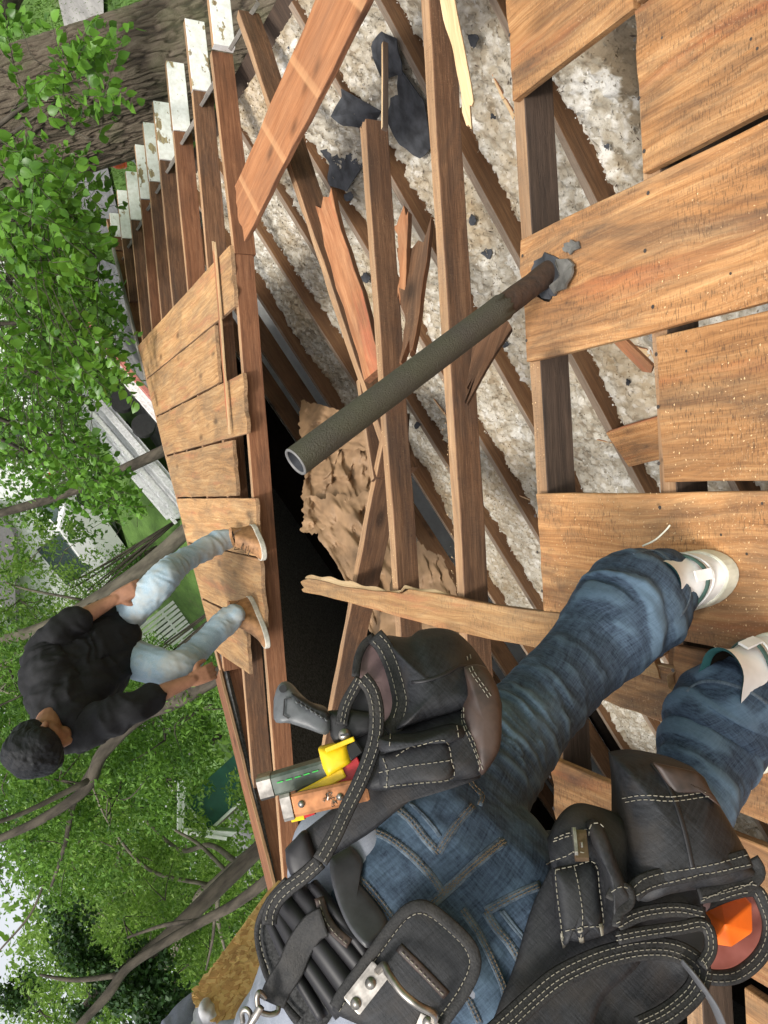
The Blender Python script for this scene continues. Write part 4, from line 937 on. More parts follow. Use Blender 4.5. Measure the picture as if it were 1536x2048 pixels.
# the wooded hillside beyond
def far_wood():
    r = np.random.default_rng(21); n = 1500
    az = r.uniform(-.95, .42, n); R = r.uniform(38, 80, n); x = CAM[0] + R * np.sin(az); y = R * np.cos(az)
    top = 6 + 7 * fbm(az * 6, az * 0, 2.2, 4) + 1.5 * (R - 38) / 42; z = G(x, y) + r.random(n) ** .8 * (top + 2)
    V, Fc, tn = leaf_cloud(np.stack([x, y, z], -1), np.full(n, 1.9), 75, .42, 22, .6)
    tag(obj('far_wood', mesh('far_wood', V, Fc, M['leaf_far'], attr=tn)), 'distant green wood closing the view behind the houses', 'woodland', kind='stuff')
    for i in range(26):
        a = r.uniform(-.9, .4); R = r.uniform(32, 60); x, y = CAM[0] + R * math.sin(a), R * math.cos(a); g = float(G(x, y)); h = r.uniform(7, 12)
        b = MB(); l = r.normal(0, .5, 3); P = [np.array([x, y, g - .2]), np.array([x + l[0], y, g + h * .5]), np.array([x + l[1] * 1.5, y + l[2], g + h])]
        b.tube(catmull(P, 4), list(np.linspace(.22, .06, 9)), 7)
        for k in range(5):
            s = P[1] + (P[2] - P[1]) * r.random(); e = s + r.normal(size=3) * [1.6, 1.6, .6] + [0, 0, 1]; b.tube(catmull([s, (s + e) / 2 + [0, 0, .2], e], 3), list(np.linspace(.07, .02, 7)), 5)
        if i == 0: pass
        far_b.V.extend(b.V); far_b.F.extend([tuple(q + far_b.n for q in f) for f in b.F]); far_b.M.extend(b.M); far_b.n += b.n
far_b = MB(); far_wood()
tag(far_b.build('far_trunks', M['bark'], None, True), 'grey trunks standing in the distant wood', 'woodland', kind='stuff')
# ------------------------------------------------------------------ houses, fence, trailer
M['white'] = plain('white_paint', (.84, .84, .83), .55, var=.06, scale=4, bmp=.05)
M['glass'] = plain('window_glass', (.05, .07, .07), .08, bmp=0, spec=.8)
M['teal'] = plain('teal_paint', (.22, .42, .42), .5, bmp=.05)
M['greenwall'] = plain('dark_green_boards', (.012, .075, .048), .6, var=.15, scale=5, bmp=.1)
M['stone'] = plain('stone_wall', (.28, .24, .15), .9, var=.3, scale=10, bmp=.5)
def small_house(name, label, c, yaw, w, d, h, rh, windows=(), wall=None, roofm=None, doors=(), axis='x', clap=True, ov=.35):
    """box house with lap siding courses, gable roof, windows in the front (-Y local) face"""
    t = thing(name, c, label, 'house'); ca, sa = math.cos(yaw), math.sin(yaw); c = np.asarray(c, float)
    ex, ey, ez = np.array([ca, sa, 0]), np.array([-sa, ca, 0]), np.array([0, 0, 1.0])
    P = lambda x, y, z: c + ex * x + ey * y + ez * z
    b = MB(); b.box(P(0, 0, h / 2 - 1), ex * w / 2, ey * d / 2, ez * (h / 2 + 1))
    g = [P(-w / 2, -d / 2, h), P(w / 2, -d / 2, h), P(0, -d / 2, h + rh)] if axis == 'x' else [P(-w / 2, -d / 2, h), P(-w / 2, d / 2, h), P(-w / 2, 0, h + rh)]
    b.prism(g, ey * d if axis == 'x' else ex * w)
    b.build('wall', wall or M['siding'], t)
    if clap:
        n = int(h / .13)
        for k in range(n):
            bb = MB(); z = k * .13; bb.box(P(0, -d / 2 - .012, z + .062), ex * (w / 2 + .01), ey * .012 + ez * .0, ez * .058); bb.box(P(w / 2 + .012, 0, z + .062), ex * .012, ey * (d / 2), ez * .058); bb.build('siding_course', wall or M['siding'], t)
    r = MB()
    if axis == 'x':
        for s in (-1, 1):
            a, e = P(s * (w / 2 + ov), -d / 2 - ov, h - ov * rh / (w / 2)), P(0, -d / 2 - ov, h + rh + .03); r.prism([a, e, e - ez * .12, a - ez * .12], ey * (d + 2 * ov))
    else:
        for s in (-1, 1):
            a, e = P(-w / 2 - ov, s * (d / 2 + ov), h - ov * rh / (d / 2)), P(-w / 2 - ov, 0, h + rh + .03); r.prism([a, e, e - ez * .12, a - ez * .12], ex * (w + 2 * ov))
    r.build('roof', roofm or M['shingle'], t)
    for (x, z, ww, hh) in windows:
        f = MB(); y = -d / 2 - .05
        for q in (-1, 1): f.box(P(x + q * ww / 2, y, z), ex * .05, ey * .04, ez * (hh / 2 + .05)); f.box(P(x, y, z + q * hh / 2), ex * (ww / 2 - .05), ey * .04, ez * .05)
        f.box(P(x, y, z), ex * (ww / 2 - .05), ey * .03, ez * .025)
        fo = f.build('window', M['white'], t); MB().box(P(x, y + .015, z), ex * ww / 2, ey * .01, ez * hh / 2).build('pane', M['glass'], fo)
    for (x, ww, hh) in doors:
        MB().box(P(x, -d / 2 - .03, hh / 2), ex * ww / 2, ey * .03, ez * hh / 2).build('door', M['glass'], t)
    return t, P
def on_ground(px, py, Y): p = onY(px, py, Y); return (p[0], p[1], float(G(p[0], p[1])))
small_house('white_house', 'white sided house with a dark window behind branches above the crouching worker back', on_ground(40, 1090, 30), .25, 6.5, 6, 3.6, 2.2, windows=[(-.9, 2.0, 1.3, 1.2), (1.6, 1.9, .9, 1.2)])
b = MB(); ph = onY(120, 1130, 26); gh = float(G(ph[0], ph[1]))
lean = thing('lean_to', (ph[0], ph[1], gh), 'grey shingled lean-to roof with white gutter in front of the white house', 'lean-to')
MB().prism([np.array([ph[0] - 2.6, ph[1] + 2, gh + 2.2]), np.array([ph[0] + 1.3, ph[1] + 2, gh + 2.2]), np.array([ph[0] + 1.3, ph[1] - .6, gh + 1.2]), np.array([ph[0] - 2.6, ph[1] - .6, gh + 1.2])], np.array([0, 0, .08])).build('roof', M['grey'], lean)
MB().box((ph[0] - .65, ph[1] - .66, gh + 1.22), (2.0, 0, 0), (0, .06, 0), (0, 0, .07)).build('gutter', M['white'], lean)
MB().box((ph[0] - .65, ph[1] + .6, gh + .5), (1.8, 0, 0), (0, 1.1, 0), (0, 0, .62)).build('wall', M['stone'], lean)
small_house('cottage', 'small white cottage with a dark porch and teal stair rail above the raised leaf edge', on_ground(235, 1035, 24), -.3, 3.6, 3.6, 2.3, 1.2, windows=[(-.9, 1.3, .7, .8)], doors=[(.7, 1.3, 1.9)])
st = thing('stair_rail', on_ground(262, 1052, 22.3), 'pale teal stair rail in front of the small white cottage', 'stair rail'); c0 = np.array(on_ground(262, 1052, 22.3))
for k in range(3): MB().tube([c0 + [.25 * k, 0, .1 + .0 * k], c0 + [.25 * k + .0, 0, 1.0 + .12 * k]], .03, 6).build('post', M['teal'], st)
MB().tube([c0 + [-.1, 0, .85], c0 + [.65, 0, 1.25]], .035, 6).build('handrail', M['teal'], st)
small_house('white_house', 'long white house almost hidden behind the hanging green leaves', on_ground(40, 900, 27), .15, 9, 5, 3.2, 1.8, windows=[(-2.5, 1.8, 1, 1.1), (0, 1.8, 1, 1.1), (2.5, 1.8, 1, 1.1)])
small_house('grey_house', 'pale grey house glimpsed through the leaves near the upper left edge', on_ground(60, 600, 30), .1, 9, 6, 3.2, 2, windows=[(-2.2, 1.8, 1.2, 1.1), (2, 1.8, 1.2, 1.1)], wall=M['white'])
sh_c = onY(425, 1645, 15); sh_c[2] -= .0
shed, SP = small_house('garden_shed', 'dark green shed with white trim half hidden by leaves beyond the rafters', (sh_c[0], sh_c[1] + .7, sh_c[2] - .8), .45, .8, .9, 1.0, .35, wall=M['greenwall'], clap=False, roofm=M['siding'])
wt = MB()
for s_ in (-1, 1): wt.tube([SP(s_ * .72, -.80, .78), SP(0, -.80, 1.36)], .045, 4)
wt.tube([SP(-.38, -.48, 0), SP(-.38, -.48, 1.0)], .035, 4); wt.tube([SP(-.4, -.49, .97), SP(.4, -.49, .97)], .035, 4); wt.build('trim', M['white'], shed)
# picket fence
fa, fb = hit(352, 1200), hit(425, 1305); fence = thing('picket_fence', (fa + fb) / 2, 'white picket fence along the lawn seen between the crouching worker knees', 'fence')
dv = nrm(fb - fa); L = float(np.linalg.norm(fb - fa)); pk = MB().box((0, 0, .78), (.042, 0, 0), (0, .012, 0), (0, 0, .72)); pk.prism([(-.042, -.012, 1.5), (.042, -.012, 1.5), (0, -.012, 1.57)], np.array([0, .024, 0])); pm = mesh('picket', pk.V, pk.F, M['white'])
ang = math.atan2(dv[1], dv[0]); n = int(L / .135)
for k in range(n + 1):
    q = fa + dv * k * .135; obj('picket', pm, fence, Matrix.Translation((q[0], q[1], float(G(q[0], q[1])))) @ Matrix.Rotation(ang, 4, 'Z'))
for z in (.45, 1.2): MB().tube([fa + [0, .03, z], fb + [0, .03, z]], .03, 4).build('rail', M['white'], fence)
# trailer with ladders
tc = hit(296, 842); e1 = hit(239, 749); e2 = hit(359, 929); td = nrm((e2 - e1) * [1, 1, 0]); tn_ = np.array([-td[1], td[0], 0]); gz_ = float(G(tc[0], tc[1]))
tr = thing('trailer', (tc[0], tc[1], gz_), 'low grey flatbed trailer parked on the driveway under the ladders', 'trailer')
M['alu'] = plain('aluminium', (.72, .72, .72), .4, .5, var=.1, bmp=.05); M['pgrey'] = plain('grey_paint', (.55, .55, .55), .5, bmp=.05); M['rubber'] = plain('rubber', (.02, .02, .02), .8, bmp=.1)
c0 = np.array([tc[0], tc[1], gz_]); zz = np.array([0, 0, 1.0])
MB().box(c0 + zz * .55, td * 2.0, tn_ * .75, zz * .04).build('bed', M['pgrey'], tr)
for s in (-1, 1): MB().box(c0 + zz * .66 + tn_ * .76 * s, td * 2.0, tn_ * .03, zz * .07).build('side_panel', M['pgrey'], tr)
MB().tube([c0 + zz * .5 + td * 2.0, c0 + zz * .45 + td * 2.9], .05, 6).build('tow_bar', M['pgrey'], tr)
for s in (-1, 1):
    for q in (-.35, .35):
        MB().tube([c0 + zz * .3 + tn_ * .86 * s + td * q - tn_ * .08, c0 + zz * .3 + tn_ * .86 * s + td * q + tn_ * .08], .24, 16).build('wheel', M['rubber'], tr)
def ladder(label, off, z, L):
    la = thing('ladder', c0 + tn_ * off + zz * z, label, 'ladder', None)
    for s in (-1, 1): MB().box(c0 + tn_ * (off + .2 * s) + zz * z, td * L / 2, tn_ * .018, zz * .04).build('rail', M['alu'], la)
    for k in range(int(L / .3)):
        q = c0 + tn_ * off + zz * z + td * (-L / 2 + .15 + .3 * k); MB().tube([q - tn_ * .225, q + tn_ * .225], .022, 6).build('rung', M['alu'], la)
ladder('aluminium ladder lying on the trailer nearest the house wall', -.38, .88, 4.2); ladder('aluminium ladder lying on the far side of the trailer', .38, .88, 4.4); ladder('aluminium ladder on top of the two on the trailer', 0, 1.0, 4.0)
bs = thing('board_stack', c0 + tn_ * 1.9, 'stack of red and white siding boards on the grass behind the trailer', 'board stack')
for k in range(8): MB().box(c0 + tn_ * (1.6 + .13 * k) + zz * (.1 + .05 * (k % 3)), td * (1.5 - .1 * (k % 3)), tn_ * .06, zz * .04).build('board', plain('pink_board_%d' % k, (.45, .16, .13) if k % 3 == 1 else (.62, .60, .58), .7, bmp=.1), bs)
# cars
def car(label, c, yaw, col, size=1.0):
    c = np.array(c, float); t = thing('parked_car', c, label, 'car'); ca, sa = math.cos(yaw), math.sin(yaw); ex, ey, ez = np.array([ca, sa, 0]), np.array([-sa, ca, 0]), np.array([0, 0, 1.0])
    paint = plain('car_paint_' + label[:5].replace(' ', '_'), col, .25, .1, var=.03, bmp=0, coat=.6)
    prof = [(-2.2, .35), (-2.25, .75), (-2.1, .95), (-1.5, 1.0), (-1.0, 1.42), (.4, 1.46), (1.1, 1.02), (2.0, .88), (2.25, .65), (2.2, .35)]
    b = MB(); V = []; ys = [-.85, -.80, .80, .85]
    for k, y in enumerate(ys):
        for x, z in prof:
            inn = .14 if z > 1.1 else 0; yy = y * (1 - inn * abs(y)); V.append(c + ex * x * (1 if 0 < k < 3 else .985) + ey * yy + ez * (z if 0 < k < 3 else z - .03 * (z > .9)))
    n = len(prof); Fc = [(k * n + i, k * n + (i + 1) % n, (k + 1) * n + (i + 1) % n, (k + 1) * n + i) for k in range(3) for i in range(n)] + [tuple(range(n))[::-1], tuple(range(3 * n, 4 * n))]
    b.add(V, Fc); b.build('body', paint, t)
    for s in (-1, 1):
        MB().prism([c + ex * x + ey * s * (.79 if z < 1.1 else .72) + ez * z for x, z in ((-1.3, 1.03), (-.95, 1.36), (.35, 1.40), (.9, 1.04))], ey * .02 * s).build('side_window', M['glass'], t)
        MB().box(c + ex * -2.24 + ey * s * .62 + ez * .82, ex * .03, ey * .16, ez * .07).build('taillight', plain('red_lens_%s%d' % (label[:4].strip(), s), (.6, .02, .015), .2, bmp=0), t)
        MB().box(c + ex * 2.2 + ey * s * .6 + ez * .72, ex * .04, ey * .15, ez * .06).build('headlight', M['white'], t)
        for x in (-1.35, 1.4):
            w = MB().tube([c + ex * x + ey * s * .70 + ez * .33, c + ex * x + ey * s * .88 + ez * .33], .33, 18).build('wheel', M['rubber'], t); MB().tube([c + ex * x + ey * s * .88 + ez * .33, c + ex * x + ey * s * .885 + ez * .33], .2, 12).build('rim', M['alu'], w)
    MB().prism([c + ex * x + ey * -.66 + ez * z for x, z in ((1.08, 1.05), (.42, 1.44), (.42, 1.40), (1.02, 1.02))], ey * 1.32).build('windscreen', M['glass'], t)
    MB().prism([c + ex * x + ey * -.66 + ez * z for x, z in ((-1.52, 1.02), (-1.03, 1.41), (-.98, 1.36), (-1.45, .98))], ey * 1.32).build('rear_window', M['glass'], t)
g = hit(95, 330); car('black parked car with red lights showing under the leaves left of the helmeted worker', (g[0] + .2, g[1] + .6, g[2]), 1.9, (.012, .012, .014))
g = hit(322, 960); car('white car parked on the grass just left of the standing roof boards', (g[0] - .2, g[1] + 4.0, float(G(g[0], g[1] + 4))), 2.6, (.7, .7, .7))
# ------------------------------------------------------------------ people: one continuous surface grown round a skeleton
def vn3(P, s, k=0):
    q = P * s; i = np.floor(q).astype(np.int64); f = q - i; f = f * f * (3 - 2 * f)
    def h(a, b, c): return hashn(i[:, 0] + a + (i[:, 2] + c) * 57, i[:, 1] + b + (i[:, 2] + c) * 131, k)
    x0 = h(0, 0, 0) * (1 - f[:, 0]) + h(1, 0, 0) * f[:, 0]; x1 = h(0, 1, 0) * (1 - f[:, 0]) + h(1, 1, 0) * f[:, 0]
    x2 = h(0, 0, 1) * (1 - f[:, 0]) + h(1, 0, 1) * f[:, 0]; x3 = h(0, 1, 1) * (1 - f[:, 0]) + h(1, 1, 1) * f[:, 0]
    return (x0 * (1 - f[:, 1]) + x1 * f[:, 1]) * (1 - f[:, 2]) + (x2 * (1 - f[:, 1]) + x3 * f[:, 1]) * f[:, 2]
def capsule(b, pts, k=14, steps=4):
    """pts: world (x,y,z,r[,flatten, flatdir]) -> closed tapered tube with round ends"""
    P = np.array([p[:3] for p in pts], float); R = np.array([p[3] for p in pts], float)
    if len(P) == 2 and steps > 1: Ps = P; 
    Ps = catmull(list(P), steps); Rs = catmull([np.array([r, 0, 0]) for r in R], steps)[:, 0]
    t0 = nrm(Ps[0] - Ps[1]); t1 = nrm(Ps[-1] - Ps[-2]); A = []; Ar = []
    for a in (82, 60, 35, 15): A.append(Ps[0] + t0 * Rs[0] * math.sin(math.radians(a))); Ar.append(Rs[0] * math.cos(math.radians(a)))
    B = []; Br = []
    for a in (15, 35, 60, 82): B.append(Ps[-1] + t1 * Rs[-1] * math.sin(math.radians(a))); Br.append(Rs[-1] * math.cos(math.radians(a)))
    b.tube(np.vstack([A, Ps, B]), list(Ar) + list(Rs) + list(Br), k)
def grow(name, chains, mat, parent, voxel=.008, smooth=4, disp=None, extra=None, keep=None):
    b = MB()
    for c in chains: capsule(b, c)
    if extra: extra(b)
    me = mesh('tmp', b.V, b.F); o = bpy.data.objects.new('tmp', me); COL.objects.link(o)
    m = o.modifiers.new('r', 'REMESH'); m.mode = 'VOXEL'; m.voxel_size = voxel
    if smooth: s = o.modifiers.new('s', 'SMOOTH'); s.factor = .5; s.iterations = smooth
    dg = bpy.context.evaluated_depsgraph_get(); dg.update(); ev = o.evaluated_get(dg); res = bpy.data.meshes.new_from_object(ev)
    bpy.data.objects.remove(o); bpy.data.meshes.remove(me); res.name = name
    n = len(res.vertices); V = np.empty(n * 3, dtype=np.float32); res.vertices.foreach_get('co', V); V = V.reshape(-1, 3).astype(float)
    N = np.empty(n * 3, dtype=np.float32); res.vertex_normals.foreach_get('vector', N); N = N.reshape(-1, 3)
    if disp is not None:
        dv_ = disp(V, N); V = V + N * dv_[:, None]; 
        ne = len(res.edges); E_ = np.empty(ne * 2, dtype=np.int64); res.edges.foreach_get('vertices', E_); E_ = E_.reshape(-1, 2); dg_ = np.bincount(E_.ravel(), minlength=n) + 1e-9; lo_ = dv_.copy()
        for _ in range(60): lo_ = (np.bincount(E_[:, 0], lo_[E_[:, 1]], n) + np.bincount(E_[:, 1], lo_[E_[:, 0]], n)) / dg_
        hp = dv_ - lo_; tn_a = np.clip(.5 + hp / (4.5 * hp.std() + 1e-9), 0, 1); at_ = res.attributes.new('tone', 'FLOAT', 'POINT'); at_.data.foreach_set('value', tn_a.astype(np.float32)); res.vertices.foreach_set('co', V.astype(np.float32).ravel())
    if keep is not None:
        bm = bmesh.new(); bm.from_mesh(res); bm.verts.ensure_lookup_table(); K = keep(V); bmesh.ops.delete(bm, geom=[v for v, q in zip(bm.verts, K) if not q], context='VERTS'); bm.to_mesh(res); bm.free()
    res.materials.clear(); res.materials.append(mat)
    res.polygons.foreach_set('use_smooth', np.ones(len(res.polygons), dtype=bool)); res.update()
    return obj(name, res, parent)
def Lp(*q): p = lift(*q[:3]); return (p[0], p[1], p[2], q[3])
def folds(P, axis, fr, amp, k, sh=1.0):
    """cloth folds: ridges running across 'axis'"""
    a = nrm(axis); t = P @ a; r = P - t[:, None] * a
    q = np.stack([t * fr + 2.2 * vn3(P, 8, k) * sh + .8 * vn3(P, 21, k + 2) * sh, r[:, 0] * 8, r[:, 1] * 8 + r[:, 2] * 8], -1)
    n = vn3(q, 1.0, k + 1); return amp * (1 - np.abs(n - .5) * 2.6)
def near_pt(P, c, s): return np.exp(-((P - np.asarray(c)[:3]) ** 2).sum(1) / (s * s))

M['skin'] = plain('skin', (.30, .145, .085), .5, var=.12, scale=18, bmp=.15, bdist=.001, spec=.4)
M['hair'] = plain('black_hair', (.006, .0065, .008), .55, var=.6, scale=90, bmp=.9, bdist=.003, stretch=(1, 1, 4), spec=.3)
M['blackshirt'] = fabric('black_shirt', (.008, .008, .009), (.016, .016, .018), 700, .8, fade=(.03, .03, .032), bmp=.2)
M['lightjeans'] = fabric('light_denim', (.23, .32, .385), (.38, .47, .53), 800, .85, fade=(.52, .56, .56), fade_scale=5, dirt=(.33, .30, .24), lo=.5, hi=.75, worn=.45, slub=False)
M['boot'] = plain('tan_boot_leather', (.30, .155, .07), .65, var=.3, scale=22, bmp=.3)
M['sole'] = plain('cream_sole', (.55, .52, .45), .7, var=.15, scale=30, bmp=.3)
M['lace'] = plain('lace', (.10, .06, .035), .8, bmp=0)

def shoe(parent, heel, toe_dir, up, L, W, H, mats, laces=True, collar=(.30, .23), name='shoe', th=.028, heelback=0):
    """upper and sole as stacked outlines rising to the collar round the ankle"""
    x = nrm(toe_dir); z = nrm(np.asarray(up) - x * (np.asarray(up) @ x)); y = np.cross(z, x); heel = np.asarray(heel, float)
    P = lambda a, b, c: heel + x * a + y * b + z * c
    def ring(xc, a, bw, h, n=36, dz=0, pinch=.1):
        out = []
        for i in range(n):
            t = 2 * math.pi * i / n; cx = math.cos(t); sy = math.sin(t)
            yy = bw * sy * (1 + pinch * cx) * (1 - .12 * math.exp(-((cx + .1) / .35) ** 2)); out.append(P(xc + a * math.copysign(abs(cx) ** .85, cx), yy, h + dz * cx))
        return out
    n = 36; S_ = MB(); V = []
    prof = [(.5 * L, .5 * L, W * .50, 0), (.5 * L, .515 * L, W * .535, .004), (.5 * L, .515 * L, W * .535, th - .003), (.5 * L, .505 * L, W * .52, th)]
    for a in prof: V += ring(*a)
    Fc = [(k * n + i, k * n + (i + 1) % n, (k + 1) * n + (i + 1) % n, (k + 1) * n + i) for k in range(3) for i in range(n)] + [tuple(range(n))[::-1], tuple(range(3 * n, 4 * n))]
    so = obj('sole', mesh('sole', V, Fc, mats[1], False), None); bpy.data.objects.remove(so)
    root = obj(name, mesh(name, *_shoe_upper(ring, L, W, H, th, collar), mats[0], True), parent)
    obj('sole', mesh('sole', V, Fc, mats[1], False), root)
    V = ring(collar[1] * L, collar[0] * L * .62, W * .40, H + .001, n) + ring(collar[1] * L, collar[0] * L * .56, W * .36, H - .003, n) + ring(collar[1] * L, collar[0] * L * .53, W * .33, H - .02, n)
    Fc = [(k * n + i, k * n + (i + 1) % n, (k + 1) * n + (i + 1) % n, (k + 1) * n + i) for k in range(2) for i in range(n)]
    Vi = ring(collar[1] * L, collar[0] * L * .53, W * .33, H - .012, n) + ring(collar[1] * L, collar[0] * L * .50, W * .30, H - .05, n); obj('sock', mesh('sock', Vi, [(i, (i + 1) % n, n + (i + 1) % n, n + i) for i in range(n)] + [tuple(range(n, 2 * n))], M['dark'], True), root)
    obj('collar_lining', mesh('collar_lining', V, Fc, mats[2], True), root)
    return root, P
def _shoe_upper(ring, L, W, H, th, collar):
    n = 36; V = []; lv = 9
    for k in range(lv + 1):
        t = k / lv; e = t ** .8
        hb = th + (H - th) * t; back = .0 + .012 * math.sin(t * math.pi); front = L * (1 - .0) - L * (1 - collar[1] - collar[0] * .62) * (t ** .62) if t > 0 else L
        front = L * .995 if t < .02 else front; back = back + (collar[1] - collar[0] * .62) * L * t
        xc = (front + back) / 2; a = (front - back) / 2; bw = W * (.50 - .10 * t) if t > 0 else W * .5
        V += ring(xc, a, bw, hb, n, -.012 * t * (1 - t) * 2)
    Fc = [(k * n + i, k * n + (i + 1) % n, (k + 1) * n + (i + 1) % n, (k + 1) * n + i) for k in range(lv) for i in range(n)]
    return V, Fc
def hand(chains, wrist, knuck, spread, curl_dir, scale=1.0, thumb_side=1, bend=(.35, .6, .5), r=.0085):
    """adds palm, four fingers and a thumb to chains. knuck: middle-knuckle point; spread: across the palm; curl_dir: towards the palm side"""
    w = np.asarray(wrist, float); k = np.asarray(knuck, float); d = nrm(k - w); s = nrm(np.asarray(spread) - d * (np.asarray(spread) @ d)); c = nrm(np.asarray(curl_dir) - d * (np.asarray(curl_dir) @ d) - s * (np.asarray(curl_dir) @ s))
    for q in (-1.3, -.45, .45, 1.3):
        a = w + s * q * .011 * scale; b = k + s * q * .0185 * scale; chains.append([(*a, .017 * scale), (*((a + b) / 2), .0165 * scale), (*b, .0125 * scale)])
    for q, ln in zip((-1.45, -.5, .5, 1.45), (.062, .074, .079, .070) if thumb_side > 0 else (.070, .079, .074, .062)):
        p = k + s * q * .019 * scale; pts = [(*p, r * 1.15 * scale)]; dd = d.copy(); ang = 0
        for seg, bd in zip((.44, .32, .24), bend):
            ang += bd; dd = nrm(d * math.cos(ang) + c * math.sin(ang) + s * q * .05); p = p + dd * ln * seg * scale; pts.append((*p, r * (1.0 - .12 * len(pts) * .5) * scale))
        chains.append(pts)
    t0 = w + d * .02 * scale + s * thumb_side * .02 * scale; t1 = t0 + (s * thumb_side * .75 + d * .6 + c * .25) * .035 * scale; t2 = t1 + (s * thumb_side * .3 + d * .85 + c * .45) * .03 * scale; t3 = t2 + (d * .9 + c * .5) * .022 * scale
    chains.append([(*t0, .014 * scale), (*t1, .012 * scale), (*t2, .0105 * scale), (*t3, .0088 * scale)])

def c3(x, y): return (x * .390625, 960 + y * .390625)
def crouching_man():
    f1 = onR(497, 1062, 0); t = thing('person', onR(505, 1150, 0), 'person in black shirt, light jeans and tan boots crouching with hands on knees', 'person')
    q = lambda x, y, Z, r: Lp(*c3(x, y), Z, r)
    # legs and hips
    hipA, hipB = q(600, 735, 4.02, .092), q(610, 880, 3.96, .095)
    J = [[q(1165, 300, 4.22, 0.048), q(1120, 318, 4.20, 0.056), q(1020, 370, 4.12, 0.056), q(920, 425, 4.0, 0.060), q(850, 490, 3.86, 0.069), q(800, 545, 3.84, 0.073), q(700, 640, 3.9, 0.082), hipA],
         [q(1205, 690, 4.06, 0.051), q(1165, 720, 4.05, 0.060), q(1080, 800, 3.97, 0.058), q(990, 890, 3.87, 0.063), q(925, 950, 3.76, 0.073), q(850, 965, 3.74, 0.079), q(720, 930, 3.85, 0.091), hipB],
         [hipA, q(560, 790, 4.0, 0.112), hipB], [q(560, 770, 3.98, 0.112), q(520, 830, 3.92, 0.112)]]
    ax1 = np.array(J[0][0][:3]) - np.array(J[0][4][:3])
    def dj(P, N):
        m = .35 + .9 * near_pt(P, J[0][4], .14) + .9 * near_pt(P, J[1][4], .14) + .9 * near_pt(P, J[0][1], .1) + .9 * near_pt(P, J[1][1], .1) + .7 * near_pt(P, q(600, 800, 3.9, 0), .18)
        return -.001 + folds(P, ax1, 32, .0055, 3) * m + folds(P, ax1 + np.array([.5, 0, -.3]), 48, .006, 8) * m + folds(P, np.array([.2, -.4, 1]), 20, .006, 17)
    jeans = grow('jeans', J, M['lightjeans'], t, .0085, 3, dj)
    # shirt
    shA, shB = q(240, 870, 3.62, .075), q(400, 1290, 3.42, .075); belly = q(560, 820, 3.88, .135)
    Sx = [[belly, q(470, 880, 3.78, .15), q(370, 960, 3.68, .155), q(300, 1040, 3.58, .14), q(270, 1100, 3.5, .10)],
          [q(590, 900, 3.86, .115), q(490, 1000, 3.72, .13), q(410, 1080, 3.6, .13), q(370, 1180, 3.5, .11)], [q(550, 730, 3.92, .10), q(430, 800, 3.80, .115), q(300, 880, 3.66, .10)],
          [shA, q(250, 980, 3.55, .11), q(300, 1120, 3.48, .115), q(350, 1220, 3.44, .10), shB],
          [shA, q(300, 810, 3.62, .068), q(365, 738, 3.66, .058), q(385, 725, 3.67, .052)],
          [shB, q(520, 1240, 3.42, .066), q(650, 1175, 3.46, .060), q(780, 1112, 3.55, .050)]]
    def ds(P, N): return folds(P, np.array([.3, -.3, 1]), 20, .016, 31) * .9 + folds(P, np.array([-1, -.3, .3]), 22, .014, 37) + folds(P, np.array([.5, .6, .1]), 44, .006, 41)
    shirt = grow('shirt', Sx, M['blackshirt'], t, .0085, 3, ds)
    # body: head, neck, arms, hands in one surface
    wrA, wrB = q(590, 608, 3.78, .028), q(985, 1022, 3.66, .028); hc = q(205, 1355, 3.22, .1)
    hd = np.array(hc[:3]); fdir = nrm(lift(*c3(520, 1420), 3.3) - hd); upd = nrm(hd - lift(*c3(330, 1150), 3.45))
    Bc = [[q(300, 1060, 3.55, .09), q(280, 1150, 3.46, .062), q(255, 1225, 3.36, .056), q(240, 1280, 3.30, .06)],
          [(*(hd - upd * .035), .078), (*(hd + upd * .02 - fdir * .005), .092), (*(hd + upd * .035 - fdir * .03), .085)],
          [(*(hd - upd * .06 + fdir * .045), .045), (*(hd - upd * .085 + fdir * .06), .034)], [(*(hd - upd * .03 + fdir * .075), .022), (*(hd - upd * .05 + fdir * .098), .014), (*(hd - upd * .058 + fdir * .096), .015)],
          [(*(hd - upd * .083 + fdir * .083), .014), (*(hd - upd * .1 + fdir * .07), .02)],
          [q(330, 760, 3.66, .045), q(370, 735, 3.67, .046), q(440, 693, 3.71, .043), q(520, 648, 3.75, .036), wrA],
          [q(650, 1175, 3.46, .045), q(790, 1108, 3.56, .044), q(870, 1070, 3.60, .038), wrB], [q(450, 1000, 3.7, .09), q(380, 1040, 3.62, .09)]]
    side = nrm(np.cross(upd, fdir)); ears = [hd + side * .082 * s - upd * .03 - fdir * .012 for s in (-1, 1)]
    for e, s in zip(ears, (-1, 1)): Bc += [[(*(e + upd * .016), .012), (*(e + side * s * .008), .013), (*(e - upd * .02), .009)]]
    hA = lift(*c3(685, 560), 3.80); hand(Bc, wrA[:3], hA, lift(*c3(760, 640), 3.80) - lift(*c3(640, 480), 3.80), ray(700, 1200) * .6 + CM @ np.array([.6, 0, -.2]), 1.12, 1, (.5, .7, .5))
    hB = lift(*c3(1060, 990), 3.70); hand(Bc, wrB[:3], hB, lift(*c3(1100, 1060), 3.70) - lift(*c3(1010, 910), 3.70), CM @ np.array([.7, .4, -.9]), 1.12, -1, (.35, .6, .5))
    grow('body', Bc, M['skin'], t, .0052, 2)
    eyes = MB()
